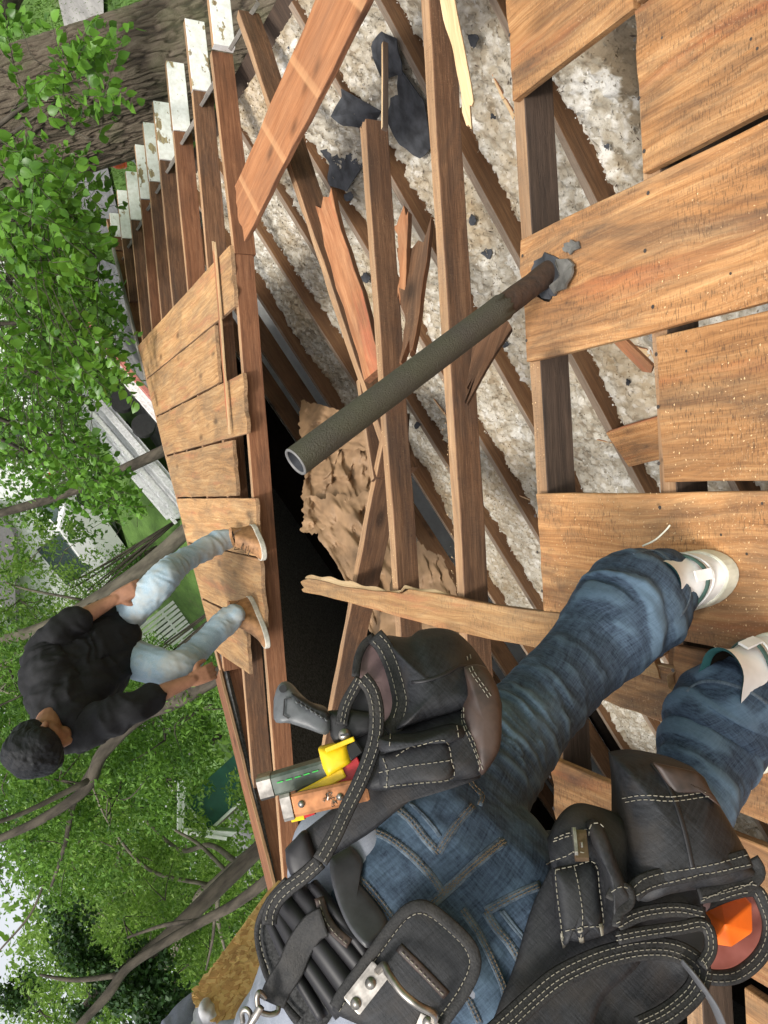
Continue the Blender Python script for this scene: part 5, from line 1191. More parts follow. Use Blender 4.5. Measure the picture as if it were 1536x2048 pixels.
    # hair cap: swept back short black hair
    Hc = [[(*(hd + upd * .030 - fdir * .008), .104), (*(hd + upd * .02 - fdir * .035), .094), (*(hd - upd * .02 - fdir * .048), .080)], [(*(hd + upd * .045 + fdir * .02), .088), (*(hd + upd * .045 - side * .02), .092), (*(hd + upd * .045 + side * .02), .092)], [(*(hd + upd * .05 + fdir * .03), .09), (*(hd + upd * .06 - fdir * .01), .098), (*(hd + upd * .05 - fdir * .04), .092)]]
    def dh(P, N):
        a = (P - hd) @ side; b = (P - hd) @ fdir; c = (P - hd) @ upd; th_ = a * 2.2; Q = np.stack([th_ * 16, b * 30, c * 22], -1)
        return .007 * (vn3(Q, 1.0, 5) - .5) + .006 * (vn3(np.stack([th_ * 60, b * 70, c * 30], -1), 1.0, 9) - .5)
    grow('hair', Hc, M['hair'], t, .0045, 1, dh, keep=lambda V: ((V - hd) @ upd > -.062 + .9 * np.maximum(0, (V - hd) @ fdir)) | (((V - hd) @ fdir) < -.03))
    # boots
    for heel, toe, L in ((lift(*c3(1238, 215), 4.30), None, .285), (lift(*c3(1245, 640), 4.14), None, .29)):
        pass
    for (hx, hy), (tx, ty), L in (((1300, 235), (1345, 345), .20), ((1285, 600), (1385, 850), .27)):
        h = onR(*c3(hx, hy), .0); tt = onR(*c3(tx, ty), .0); r, P = shoe(t, h, tt - h, NR, max(.24, float(np.linalg.norm(tt - h)) * 1.0), .10, .135, (M['boot'], M['sole'], M['boot']), name='boot', collar=(.38, .26))
        b = MB()
        for k in range(4):
            s = .12 + .024 * k; z = .115 - .012 * k; b.tube([P(s, -.022, z), P(s + .006, 0, z + .006), P(s, .022, z)], .0028, 5)
        b.tube([P(.11, .01, .12), P(.10, .03, .14), P(.08, .05, .13), P(.085, .07, .10)], .0024, 5); b.tube([P(.11, -.01, .12), P(.12, -.04, .135), P(.10, -.06, .10)], .0024, 5)
        tag(b.build('lace', M['lace'], r), kind='stuff')
crouching_man()

# the third worker, standing on the ground beyond the eave: his helmet shows between the leaves and the rafter tails
def ground_worker():
    top = onZ(221, 326, -2.46); x, y = top[0], top[1]; g = float(G(x, y)); H = top[2] - g
    t = thing('person', (x, y, g), 'person on the ground in orange hard hat and striped top beyond white rafter tails', 'person')
    f = nrm(np.array([CAM[0] - x, CAM[1] - y, 0]) + np.array([.6, 0, 0])); s = np.cross(f, [0, 0, 1.]); s = nrm(s)
    P = lambda a, b, c, r: (x + s[0] * a + f[0] * b, y + s[1] * a + f[1] * b, g + c * H / 1.72, r)
    stripe, nt, nd, lk, p = newmat('striped_top'); v = objcoord(nd, lk, False); sp = N_(nd, 'SeparateXYZ'); lk.new(v, sp.inputs[0])
    fr = math_(nd, lk, 'FRACT', math_(nd, lk, 'MULTIPLY', sp.outputs[2], 17)); lk.new(ramp(nd, lk, fr, [(.48, (.02, .02, .022)), (.52, (.6, .6, .58))]), p.inputs['Base Color']); p.inputs['Roughness'].default_value = .85
    grow('top', [[P(0, 0, .92, .15), P(0, 0, 1.15, .15), P(0, 0, 1.36, .14)], [P(-.17, 0, 1.38, .07), P(.17, 0, 1.38, .07)], [P(-.18, 0, 1.38, .068), P(-.25, .05, 1.12, .055), P(-.2, .22, .98, .045)], [P(.18, 0, 1.38, .068), P(.26, .05, 1.12, .055), P(.2, .24, 1.02, .045)]], stripe, t, .012, 2)
    grow('trousers', [[P(-.1, 0, .92, .12), P(-.11, .02, .5, .08), P(-.12, 0, .1, .065)], [P(.1, 0, .92, .12), P(.11, .02, .5, .08), P(.12, 0, .1, .065)], [P(-.08, 0, .92, .12), P(.08, 0, .92, .12)]], M['denim_far'], t, .012, 2)
    B = [[P(0, 0, 1.36, .07), P(0, .01, 1.47, .058), P(0, .02, 1.54, .06)], [P(0, .03, 1.57, .075), P(0, .02, 1.63, .09)], [P(0, .11, 1.57, .018), P(0, .125, 1.555, .015)]]
    for q in (-1, 1): hw = np.array(P(q * .2, .24, .98, 0)[:3]); hk = np.array(P(q * .17, .34, .93, 0)[:3]); B.append([(*np.array(P(q * .24, .08, 1.1, 0)[:3]), .04), (*hw, .03)]); hand(B, hw, hk, s, np.array([0, 0, -1.]) - f * .3, 1.05, -q, (.3, .5, .4))
    grow('body', B, M['skin'], t, .007, 2)
    for q in (-1, 1): MB().tube(catmull([P(q * .12, -.08, .05, 0)[:3], P(q * .12, .05, .06, 0)[:3], P(q * .13, .18, .035, 0)[:3]], 4), [(.05, .045)] * 9, 10).build('boot', M['boot'], t, True)
    hc = np.array(P(0, .02, 1.60, 0)[:3]); k = 28; V = []; lv = 9
    for i in range(lv + 1):
        a = math.pi / 2 * i / lv; r = math.cos(a)
        for j in range(k):
            th = 2 * math.pi * j / k; rid = .006 * (abs(math.sin(th)) < .3) * math.cos(a) ; V.append(hc + s * math.cos(th) * .118 * r + f * math.sin(th) * .142 * r + np.array([0, 0, .135 * math.sin(a) + rid]))
    Fc = [(i * k + j, i * k + (j + 1) % k, (i + 1) * k + (j + 1) % k, (i + 1) * k + j) for i in range(lv) for j in range(k)]
    hm = obj('hard_hat', mesh('hard_hat', V, Fc, plain('orange_helmet', (.62, .085, .02), .3, bmp=0, coat=.4), True), t)
    V = []
    for i, (rr, z) in enumerate(((1.0, .006), (1.0, -.004), (1.13, -.010), (1.13, -.004))):
        for j in range(k): th = 2 * math.pi * j / k; e = 1 + .22 * max(0, math.sin(th)) ** 2 * (rr > 1); V.append(hc + s * math.cos(th) * .118 * rr + f * math.sin(th) * .142 * rr * e + np.array([0, 0, z]))
    obj('brim', mesh('brim', V, [(i * k + j, i * k + (j + 1) % k, ((i + 1) % 4) * k + (j + 1) % k, ((i + 1) % 4) * k + j) for i in range(4) for j in range(k)], hm.data.materials[0], True), hm)
    for a_ in (-.5, .0, .5): MB().tube([hc + np.array([0, 0, .138 * math.cos(b_ * 1.2) - .001]) + f * .13 * math.sin(b_ * 1.2) + s * a_ * .09 * math.cos(b_) for b_ in np.linspace(-.9, .9, 9)], .004, 5).build('rib', hm.data.materials[0], hm, True)

M['denim_far'] = fabric('work_trousers', (.02, .03, .05), (.05, .07, .10), 500)
ground_worker()
# ------------------------------------------------------------------ the nearer worker
M['denim'] = fabric('dark_denim', (.013, .022, .038), (.060, .092, .138), 950, .8, fade=(.16, .25, .34), fade_scale=5, bmp=.5, lo=.52, hi=.85, dirt=None, worn=.38, slub=True)
M['seam'] = fabric('worn_denim_seam', (.018, .027, .042), (.075, .105, .14), 600, .85, fade=(.17, .21, .25), fade_scale=40, bmp=.5, lo=.4, hi=.7)
M['denim_thread'] = plain('denim_thread', (.16, .11, .06), .8, bmp=0)
M['cordura'] = fabric('black_cordura', (.004, .0045, .006), (.021, .022, .026), 620, .6, fade=(.034, .034, .036), fade_scale=14, bmp=.8, spec=.35, lo=.48, hi=.75, dirt=(.038, .030, .024), slub=True)
M['leatherbase'] = plain('worn_dark_brown_leather', (.022, .013, .010), .55, var=.3, scale=30, bmp=.3, spec=.5, col2=(.055, .032, .024))
M['webbing'] = fabric('black_webbing', (.005, .005, .006), (.023, .022, .022), 420, .65, bmp=.8, spec=.35, fade=(.036, .032, .028), fade_scale=18)
M['thread'] = plain('pale_thread', (.23, .21, .165), .7, bmp=0)
M['lining'] = plain('purple_grey_lining', (.13, .085, .085), .85, var=.25, scale=20, bmp=.3)
M['redlining'] = plain('reddish_pouch_lining', (.20, .06, .045), .8, var=.3, scale=18, bmp=.3, col2=(.30, .11, .09))
M['meshpad'] = fabric('mesh_pad', (.006, .006, .006), (.05, .05, .05), 330, .8, bmp=1)
M['leather'] = plain('grey_black_leather_belt', (.055, .056, .062), .42, var=.12, scale=50, bmp=.15, bdist=.001, spec=.5)
M['roll'] = plain('smooth_black_padding', (.012, .011, .013), .5, var=.25, scale=8, bmp=.12, spec=.45)
M['greyshirt'] = fabric('grey_shirt', (.21, .225, .275), (.28, .30, .35), 600, .75, fade=(.32, .34, .39), fade_scale=5, bmp=.15)
M['greysleeve'] = fabric('dark_grey_sleeve', (.13, .14, .19), (.19, .20, .26), 600, .75, bmp=.15)
M['glove'] = plain('grey_glove', (.42, .42, .44), .6, var=.15, scale=30, bmp=.2)
M['steel'] = plain('worn_steel', (.27, .25, .225), .36, .9, var=.3, scale=60, bmp=.15, bdist=.001)
M['copper'] = plain('copper_brown_metal', (.30, .13, .055), .38, .55, var=.4, scale=35, bmp=.4, bdist=.001)
M['bronze'] = plain('dark_bronze_clip', (.11, .07, .045), .3, .8, var=.3, scale=40, bmp=.1)
M['toolgrey'] = plain('tool_grey_plastic', (.085, .09, .095), .42, var=.15, scale=50, bmp=.1)
M['toolblack'] = plain('tool_black_rubber', (.012, .012, .013), .5, bmp=.1)
M['yellow'] = plain('yellow_plastic', (.68, .46, .01), .4, var=.15, scale=30, bmp=.1)
M['red'] = plain('red_plastic', (.42, .018, .022), .4, var=.2, scale=30, bmp=.1)
M['green'] = plain('green_paint', (.03, .42, .06), .5, bmp=0)
M['greentool'] = plain('scuffed_green_grey_tool', (.045, .062, .05), .4, .2, var=.5, scale=30, bmp=.3, col2=(.12, .14, .12))
M['orange'] = plain('orange_plastic', (.95, .17, .015), .38, var=.06, scale=25, bmp=.05)
M['shoewhite'] = plain('white_shoe_leather', (.66, .65, .63), .45, var=.12, scale=16, bmp=.15, col2=(.82, .81, .80))
M['shoesole'] = plain('cream_shoe_sole', (.62, .61, .50), .6, var=.12, scale=30, bmp=.2)
M['shoegreen'] = plain('green_shoe_trim', (.05, .10, .085), .6, bmp=.1)
M['teallining'] = plain('teal_lining', (.015, .075, .075), .8, bmp=.1)
M['cord'] = plain('grey_cord', (.07, .072, .078), .5, var=.2, bmp=.1)
M['osb'] = plain('chipboard', (.36, .20, .065), .85, var=.3, scale=14, bmp=.5, bdist=.003, stretch=(1, 1, 1), detail=5, col2=(.62, .42, .17))

def c6(x, y): return (480 + x * .390625, 1240 + y * .390625)
def c7(x, y): return (936 + x * .390625, 1040 + y * .390625)
def c8(x, y): return (936 + x * .390625, 1448 + y * .390625)
def c9(x, y): return (380 + x * .403646, 1500 + y * .403646)

worker = thing('person', onR(1440, 1160, 0), 'person seen from behind in dark blue jeans, white sneakers and grey shirt', 'person')
SURF = []
def bvh_add(o):
    me = o.data; Mw = WM[o.name]; V = [Mw @ v.co for v in me.vertices]; SURF.append((o, BVHTree.FromPolygons(V, [tuple(p.vertices) for p in me.polygons])))
def surf(px, py, off=.0012, only=None):
    d = Vector(ray(px, py)).normalized(); best = None
    for o, b in SURF:
        if only and o not in only: continue
        loc, n, i, t = b.ray_cast(Vector(CAM), d)
        if loc is not None and (best is None or t < best[2]): best = (loc, n, t)
    if best is None: return None
    n = best[1] if best[1].dot(d) < 0 else -best[1]
    return np.array(best[0] + n * off), np.array(n)
def resample(px, step):
    P = np.array(px, float); d = np.r_[0, np.cumsum(np.hypot(*np.diff(P, axis=0).T))]; n = max(2, int(d[-1] / step)); s = np.linspace(0, d[-1], n)
    return np.stack([np.interp(s, d, P[:, 0]), np.interp(s, d, P[:, 1])], 1)
def smooth_px(px, n=6): return catmull([np.array([x, y, 0.]) for x, y in px], n)[:, :2]
def ribbon(name, px, width, thick, mat, parent, only=None, off=.001, curve=True, step=7, Zf=None):
    if mat is M['webbing'] and name != 'strap_band': width *= .78
    q = resample(smooth_px(px) if curve else px, step); P = []; Nn = []
    for x, y in q:
        s = surf(x, y, off, only) if Zf is None else (lift(x, y, Zf(x, y)), -nrm(ray(x, y)))
        if s: P.append(s[0]); Nn.append(s[1])
    if len(P) < 3: return None
    P = np.array(P); Nn = np.array(Nn)
    for _ in range(2):
        P[1:-1] = (P[:-2] + 2 * P[1:-1] + P[2:]) / 4; Nn[1:-1] = (Nn[:-2] + 2 * Nn[1:-1] + Nn[2:]) / 4
    b = MB(); b.tube(P, [(width / 2, thick * .27)] * len(P), 12, flat=[nrm(n) for n in Nn]); o = b.build(name, mat, parent, True); bvh_add(o); return o
def stitch(px, parent, mat=None, dash=8, gap=5, only=None, w=.00075, name='stitching', off=.0014, curve=True, bucket=None):
    q = resample(smooth_px(px) if curve else px, 1.5); b = bucket if bucket is not None else MB(); per = int((dash + gap) / 1.5); dl = int(dash / 1.5)
    for i in range(0, len(q) - dl, per):
        a, c = surf(*q[i], off, only), surf(*q[i + dl], off, only)
        if a and c and np.linalg.norm(a[0] - c[0]) < .02:
            m = (a[0] + c[0]) / 2; x = (c[0] - a[0]) / 2; n = nrm(a[1] + c[1]); y = nrm(np.cross(n, x)) * w / 2; b.box(m, x, y, n * .0005)
    if bucket is None and b.n: return tag(b.build(name, mat or M['thread'], parent), kind='stuff')
def shift(px, dx):
    """parallel line, dx pixels to the left of travel"""
    P = np.array(smooth_px(px)); T = np.gradient(P, axis=0); L = np.hypot(T[:, 0], T[:, 1])[:, None] + 1e-9; T = T / L
    return [tuple(p + np.array([t[1], -t[0]]) * dx) for p, t in zip(P, T)]
def zplane(*pts):
    A = np.array([[x, y, 1] for x, y, z in pts], float); z = np.array([p[2] for p in pts]); s = np.linalg.lstsq(A, z, rcond=None)[0]
    return lambda x, y: float(s[0] * x + s[1] * y + s[2])
def pad(name, px, Zf, thick, bulge, mat, parent, centre=None, K=9, curve=True, wr=0, wk=1, power=.5, step=9, axis=None):
    """cushion-like closed body: its outline lies on a slanted plane in space, the front swells towards the viewer and the back is offset by its thickness"""
    q = smooth_px(px + [px[0]], 5)[:-1] if curve else np.array(px, float); q = resample(list(q) + [q[0]], step)[:-1]
    c = np.array(centre if centre is not None else q.mean(0)); m = len(q); V = []
    nz = -CM[:, 2] * -1.0
    back = CM @ np.array([0, 0, -1.0])
    for k in range(K + 1):
        t = 1 - k / K; t = max(t, .02)
        for x, y in q:
            xx, yy = c + (np.array([x, y]) - c) * t; V.append(lift(xx, yy, Zf(xx, yy)) - back * bulge * (1 - t ** 2.4) ** power)
    V = np.array(V)
    if wr:
        n1 = vn3(V, 16, wk) - .5; n2 = 1 - np.abs(vn3(V * (np.array([1, 1, 1]) if axis is None else 1), 34, wk + 3) - .5) * 2.5; tt = np.repeat([1 - max(1 - k / K, .02) for k in range(K + 1)], m)
        V = V - back * ((n1 * 1.6 + n2 * .55) * wr * np.clip(tt * 4, 0, 1))[:, None]
    nF = len(V); Fc = [(k * m + i, k * m + (i + 1) % m, (k + 1) * m + (i + 1) % m, (k + 1) * m + i) for k in range(K) for i in range(m)] + [tuple(range(K * m, (K + 1) * m))]
    B = []
    for k, t in enumerate((1.0, .92, .5, .02)):
        for x, y in q:
            xx, yy = c + (np.array([x, y]) - c) * t; B.append(lift(xx, yy, Zf(xx, yy)) + back * thick * (.35, .9, 1, 1)[k])
    Fc += [(i, nF + i, nF + (i + 1) % m, (i + 1) % m) for i in range(m)]
    Fc += [(nF + k * m + i, nF + (k + 1) * m + i, nF + (k + 1) * m + (i + 1) % m, nF + k * m + (i + 1) % m) for k in range(3) for i in range(m)]
    o = obj(name, mesh(name, np.vstack([V, B]), Fc, mat, True), parent); bvh_add(o); return o

def jeans_fg():
    L1 = [(1326, 1171, 1.455, .066), (1312, 1183, 1.46, .080), (1272, 1206, 1.44, .092), (1226, 1250, 1.41, .082), (1172, 1312, 1.37, .071), (1115, 1372, 1.31, .068), (1052, 1440, 1.25, .068), (990, 1510, 1.19, .076), (930, 1590, 1.13, .090), (895, 1670, 1.08, .103)]
    L2 = [(1478, 1392, 1.345, .070), (1456, 1428, 1.36, .088), (1430, 1480, 1.36, .082), (1402, 1545, 1.32, .071), (1375, 1610, 1.28, .066), (1310, 1690, 1.22, .072), (1220, 1770, 1.14, .085), (1130, 1820, 1.08, .10), (1060, 1830, 1.05, .105)]
    PV = [(800, 1660, 1.10, .090), (880, 1715, 1.06, .112), (960, 1780, 1.04, .112), (1050, 1850, 1.02, .105)]
    WS = [(725, 1735, 1.08, .095), (810, 1820, 1.04, .118), (900, 1900, 1.01, .12), (1000, 1965, 1.0, .10)]
    ch = [[Lp(*p) for p in c] for c in (L1, L2, PV, WS)] + [[Lp(790, 1640, 1.1, .09), Lp(730, 1735, 1.08, .095)], [Lp(880, 1715, 1.06, .112), Lp(820, 1810, 1.04, .12)], [Lp(960, 1780, 1.04, .115), Lp(900, 1880, 1.02, .12)], [Lp(1050, 1850, 1.02, .105), Lp(990, 1940, 1.0, .10)]]
    a1 = nrm(lift(1228, 1255, 1.41) - lift(1052, 1440, 1.25)); a2 = nrm(lift(1428, 1480, 1.37) - lift(1375, 1610, 1.28)); up = np.array([0, 0, 1.])
    k1, k2 = lift(1262, 1215, 1.38), lift(1440, 1440, 1.34); kn1, kn2 = lift(1060, 1420, 1.2), lift(1380, 1590, 1.25); cr = lift(1000, 1680, 1.05)
    def d(P, N):
        cuff = np.clip(near_pt(P, k1, .10) + near_pt(P, k2, .10), 0, 1.2)
        kn = near_pt(P, kn1, .12) + near_pt(P, kn2, .10) + near_pt(P, lift(1000, 1500, 1.15), .1)
        rest = .12
        v = folds(P, a1 + .25 * up, 28, .017, 3, .6) * (cuff * .85 + .05 * kn + rest * .2)
        v += folds(P, a1 - np.array([.3, .1, 0]), 50, .0050, 8, .8) * (cuff * .7 + .4 * kn + rest)
        pr = nrm(np.cross(a1, [0, 1., 0])); v += folds(P, a1 + .8 * pr, 20, .011, 28, .5) * (.2 * kn + .6 * cuff + .1) + folds(P, a1 - .9 * pr, 24, .009, 29, .5) * (.2 * kn + .5 * cuff + .1)
        v += folds(P, a1, 85, .0022, 18, 1.0) * (.35 + kn)
        v += folds(P, np.array([.6, .2, .6]), 17, .0040, 12) * near_pt(P, cr, .2)
        v += .0020 * (vn3(P, 60, 3) - .5)
        # sharp cuff stacks
        for c_, a_ in ((k1, a1), (k2, a2)):
            s = (P - c_) @ a_; v += near_pt(P, c_, .095) * .010 * np.abs(np.sin(s * 62 + 3.5 * vn3(P, 12, 7)))
        return v
    J = grow('jeans', ch, M['denim'], worker, .005, 3, d); bvh_add(J); return J
JE = jeans_fg()
# waistband, yokes, back seam, pockets: cloth strips lying on the jeans
def seamline(px, w=.010, th=.004, st=True, name='seam'):
    o = ribbon(name, px, w, th, M['seam'], worker, [JE], .0004)
    if st and o:
        stitch(shift(px, 3.2), worker, M['denim_thread'], 6, 4, only=[o, JE]); stitch(shift(px, -3.2), worker, M['denim_thread'], 6, 4, only=[o, JE])
    return o
seamline([c6(680, 1080), c6(760, 1115), c6(860, 1190), c6(960, 1290), c6(1040, 1400)], .011)      # right yoke
seamline([c6(1345, 1135), c6(1260, 1200), c6(1180, 1270), c6(1100, 1350), c6(1030, 1410), c6(960, 1470)], .013)   # centre seam
seamline([c8(190, 600), c8(60, 700), c8(-60, 800), c8(-130, 860)], .010)
seamline([c8(-30, 950), c8(60, 1080), c8(120, 1200), c8(180, 1340), c8(190, 1400)], .010)          # left yoke
seamline([c6(590, 1300), c6(660, 1370), c6(740, 1470), c6(790, 1540)], .009)                # waistband edge
seamline([c8(-5, 1400), c8(30, 1470), c8(60, 1536)], .009)
def pocket(edge, welts, label=None):
    o = pad('back_pocket', edge, lambda x, y: 1.0, .001, 0, M['denim'], worker) if False else None
pk1 = [c6(810, 975), c6(860, 930), c6(930, 900), c6(1020, 1080), c6(1015, 1190), c6(960, 1150), c6(900, 1060)]
seamline([c6(815, 972), c6(880, 1030), c6(950, 1120), c6(1015, 1190)], .011, .005); seamline([c6(1015, 1190), c6(1070, 1100), c6(1130, 1020), c6(1190, 950)], .011, .005)
for dx in (12, 22): ribbon('pocket_welt', [c6(860 + dx, 935 + dx * .4), c6(920 + dx, 1000), c6(985 + dx, 1075), c6(1015 + dx * .5, 1110)], .0035, .004, M['seam'], worker, [JE])
seamline([c6(1170, 810), c6(1200, 860), c6(1240, 900), c6(1225, 950)], .008, .005)
seamline([c8(90, 960), c8(140, 1040), c8(210, 1120), c8(265, 1210)], .011, .005); seamline([c8(90, 960), c8(180, 910), c8(280, 860), c8(370, 825)], .011, .005)
for dx in (20, 38): ribbon('pocket_welt', [c8(140 + dx, 960 - dx * .2), c8(200 + dx, 1030), c8(260 + dx, 1100)], .0035, .004, M['seam'], worker, [JE])
# turned edge of the trouser cuffs
def cuff(px, w=.006): ribbon('cuff_hem', px, w, .006, M['seam'], worker, [JE], .0)
cuff([c7(845, 175), c7(940, 150), c7(1010, 185), c7(1070, 250), c7(1120, 310), c7(1140, 370), c7(1125, 440), c7(1085, 495)])
cuff([c7(1120, 880), c7(1170, 835), c7(1260, 825), c7(1370, 850), c7(1460, 890), c7(1530, 940)])

# white sneakers
def sneaker(heel, toe, px_top, laces=()):
    r, P = shoe(worker, heel, toe, NR, .275, .122, .142, (M['shoewhite'], M['shoesole'], M['teallining']), name='sneaker', collar=(.36, .24), th=.034)
    bvh_add(r)
    def arc(x0, z0, x1, z1, wd, mat, nm):
        # band running round the heel counter
        ang = np.linspace(-1.45, 1.45, 22); pts = []
        for a in ang:
            s = (1 - math.cos(a)) / (1 - math.cos(1.45)); xx = x0 + (x1 - x0) * s; zz = z0 + (z1 - z0) * s; tt = (zz - .034) / .108
            yy = math.sin(a) / math.sin(1.45) * .122 * (.50 - .10 * tt) * (.86 + .12 * s); pts.append(P(xx - .004 + .010 * tt, yy, zz))
        MB().tube(pts, [(wd / 2, .002)] * len(pts), 8, flat=[nrm(p - P(.07, 0, .06)) for p in pts]).build(nm, mat, r, True)
    arc(.0, .080, .085, .068, .009, M['shoegreen'], 'heel_stripe'); arc(.0, .066, .09, .058, .006, M['shoewhite'], 'heel_band')
    MB().box(P(.001, 0, .088), (P(0, .010, 0) - P(0, 0, 0)), (P(.002, 0, 0) - P(0, 0, 0)), (P(.003, 0, .017) - P(0, 0, 0))).build('heel_tab', M['shoewhite'], r)
    return r, P
s1, P1 = sneaker(onR(1476, 1138, 0), UR * 1 + VR * .30, None)
s2, P2 = sneaker(onR(1570, 1268, 0), UR * .32 + VR * 1.0, None)
for nm, pts, par in (('lace', [(1285, 1092, 1.47), (1310, 1080, 1.45), (1332, 1060, 1.42), (1340, 1050, 1.41)], s1), ('lace', [(1340, 1238, 1.42), (1365, 1232, 1.42), (1385, 1218, 1.44), (1392, 1212, 1.45)], s1)):
    MB().tube(catmull([lift(*p) for p in pts], 5), .0018, 6).build(nm, M['shoesole'], par, True)

# shirt, belt, neck-less torso runs up out of the picture to shoulders and head
def torso():
    hd_ = lift(330, 2660, 1.12)
    T = [[Lp(730, 1745, 1.08, .092), Lp(780, 1840, 1.06, .108), Lp(745, 1985, 1.08, .132), Lp(660, 2140, 1.14, .142), Lp(540, 2280, 1.2, .15)], [Lp(900, 1900, 1.03, .115), Lp(880, 1990, 1.04, .125), Lp(800, 2140, 1.1, .15), Lp(680, 2300, 1.16, .15)],
         [Lp(980, 1960, 1.01, .09), Lp(1000, 2060, 1.02, .11), Lp(900, 2200, 1.08, .13), Lp(820, 2330, 1.1, .12)], [Lp(400, 2330, 1.3, .08), Lp(560, 2330, 1.2, .12), Lp(820, 2370, 1.12, .085)],
         [Lp(400, 2330, 1.3, .078), Lp(330, 2260, 1.42, .06), Lp(320, 2180, 1.50, .052)]]
    def d(P, N): return folds(P, np.array([.4, .1, 1]), 26, .013, 61) + folds(P, np.array([1, 0, .2]), 22, .013, 64) + folds(P, np.array([0.6, .5, .5]), 50, .005, 67)
    sh = grow('shirt', T, M['greyshirt'], worker, .0075, 3, d); bvh_add(sh)
    A = [[Lp(330, 2260, 1.42, .058), Lp(318, 2190, 1.49, .052), Lp(345, 2110, 1.58, .048), Lp(372, 2050, 1.64, .044), Lp(385, 2030, 1.66, .040)]]
    sl = grow('sleeve', A, M['greysleeve'], worker, .0065, 3, lambda P, N: folds(P, np.array([.5, .3, .8]), 45, .006, 71)); bvh_add(sl)
    grow('sleeve', [[Lp(820, 2370, 1.12, .082), Lp(1000, 2480, 1.1, .06), Lp(1120, 2400, 1.15, .048)]], M['greysleeve'], worker, .008, 3)
    # body: neck, head, arms, gloved hand
    Bc = [[Lp(560, 2400, 1.18, .10), Lp(500, 2480, 1.16, .062), Lp(440, 2560, 1.14, .060)], [Lp(430, 2580, 1.14, .08), Lp(380, 2650, 1.13, .095), Lp(360, 2690, 1.12, .088)], [Lp(345, 2110, 1.58, .035), Lp(372, 2062, 1.635, .034), Lp(392, 2046, 1.655, .03)],
          [Lp(1000, 2480, 1.1, .045), Lp(1180, 2360, 1.2, .034)]]
    grow('body', Bc, M['skin'], worker, .007, 2)
    H = []; w0 = lift(392, 2052, 1.655); kn = lift(425, 2020, 1.60)
    H.append([(*w0, .030), (*((w0 + kn) / 2), .028), (*kn, .022)])
    for i in range(4):
        a = lift(412 + 12 * i, 2005 + 10 * i, 1.585); b = lift(405 + 13 * i, 2022 + 9 * i, 1.555); c = lift(418 + 12 * i, 2052 + 6 * i, 1.565); H.append([(*lift(418 + 10 * i, 2012 + 9 * i, 1.61), .0095), (*a, .0095), (*b, .0092), (*c, .0085)])
    H.append([(*lift(380, 2040, 1.63), .014), (*lift(396, 2070, 1.58), .0125), (*lift(425, 2085, 1.56), .011)])
    grow('glove', H, M['glove'], worker, .0034, 1)
    grow('hair', [[Lp(400, 2640, 1.14, .10), Lp(355, 2700, 1.12, .095)]], M['hair'], worker, .006, 1)
torso()
osb = thing('chipboard_sheet', lift(470, 1920, 1.6), 'strip of orange brown chipboard held upright by a grey gloved hand', 'chipboard')
Zb = zplane((535, 1790, 1.85), (385, 2000, 1.60), (470, 2060, 1.52))
a = MB(); a.prism([lift(x, y, Zb(x, y)) for x, y in [(530, 1792), (552, 1770), (640, 1800), (560, 2080), (455, 2080), (432, 2045), (386, 2004), (383, 1994)]], CM @ np.array([.004, .004, -.016])); fl = a.build('board', M['osb'], osb)
ob = MB(); r = random.Random(4)
bv = BVHTree.FromPolygons([Vector(v) for v in a.V], a.F)
for _ in range(900):
    x, y = r.uniform(385, 580), r.uniform(1790, 2070); p, n, i, t_ = bv.ray_cast(Vector(CAM), Vector(ray(x, y)))
    if p is None: continue
    n = np.array(n) * (1 if n.dot(Vector(ray(x, y))) < 0 else -1); u = nrm(np.cross(n, [r.gauss(0, 1), r.gauss(0, 1), r.gauss(0, 1)])); w_ = np.cross(n, u); s = r.uniform(.008, .022)
    ob.box(np.array(p) + n * .0004, u * s / 2, w_ * s * .22, n * r.uniform(.0002, .0009), int(r.random() * 3))
M['flakeA'] = plain('chip_pale', (.48, .31, .125), .85, bmp=.1); M['flakeB'] = plain('chip_mid', (.42, .255, .095), .85, bmp=.1); M['flakeC'] = plain('chip_dark', (.34, .19, .07), .85, bmp=.1)
tag(ob.build('wood_flakes', [M['flakeA'], M['flakeB'], M['flakeC']], osb), kind='stuff')
# ------------------------------------------------------------------ tool belt
belt = thing('tool_belt', lift(800, 1900, .95), 'black padded tool belt with stitched pouches worn low by the nearer worker', 'tool belt')
C_, W_ = M['cordura'], M['webbing']
# trouser belt of the jeans
zb = zplane((650, 1720, .975), (760, 1850, .915), (860, 1900, .895))
pad('leather_belt', [c9(690, 540), c9(760, 500), c9(800, 482), c9(850, 540), c9(855, 570), c9(820, 640), c9(900, 740), c9(985, 870), c9(930, 950), c9(880, 985), c9(800, 900), c9(740, 780), c9(700, 640)], zb, .012, .004, M['leather'], worker, K=5)
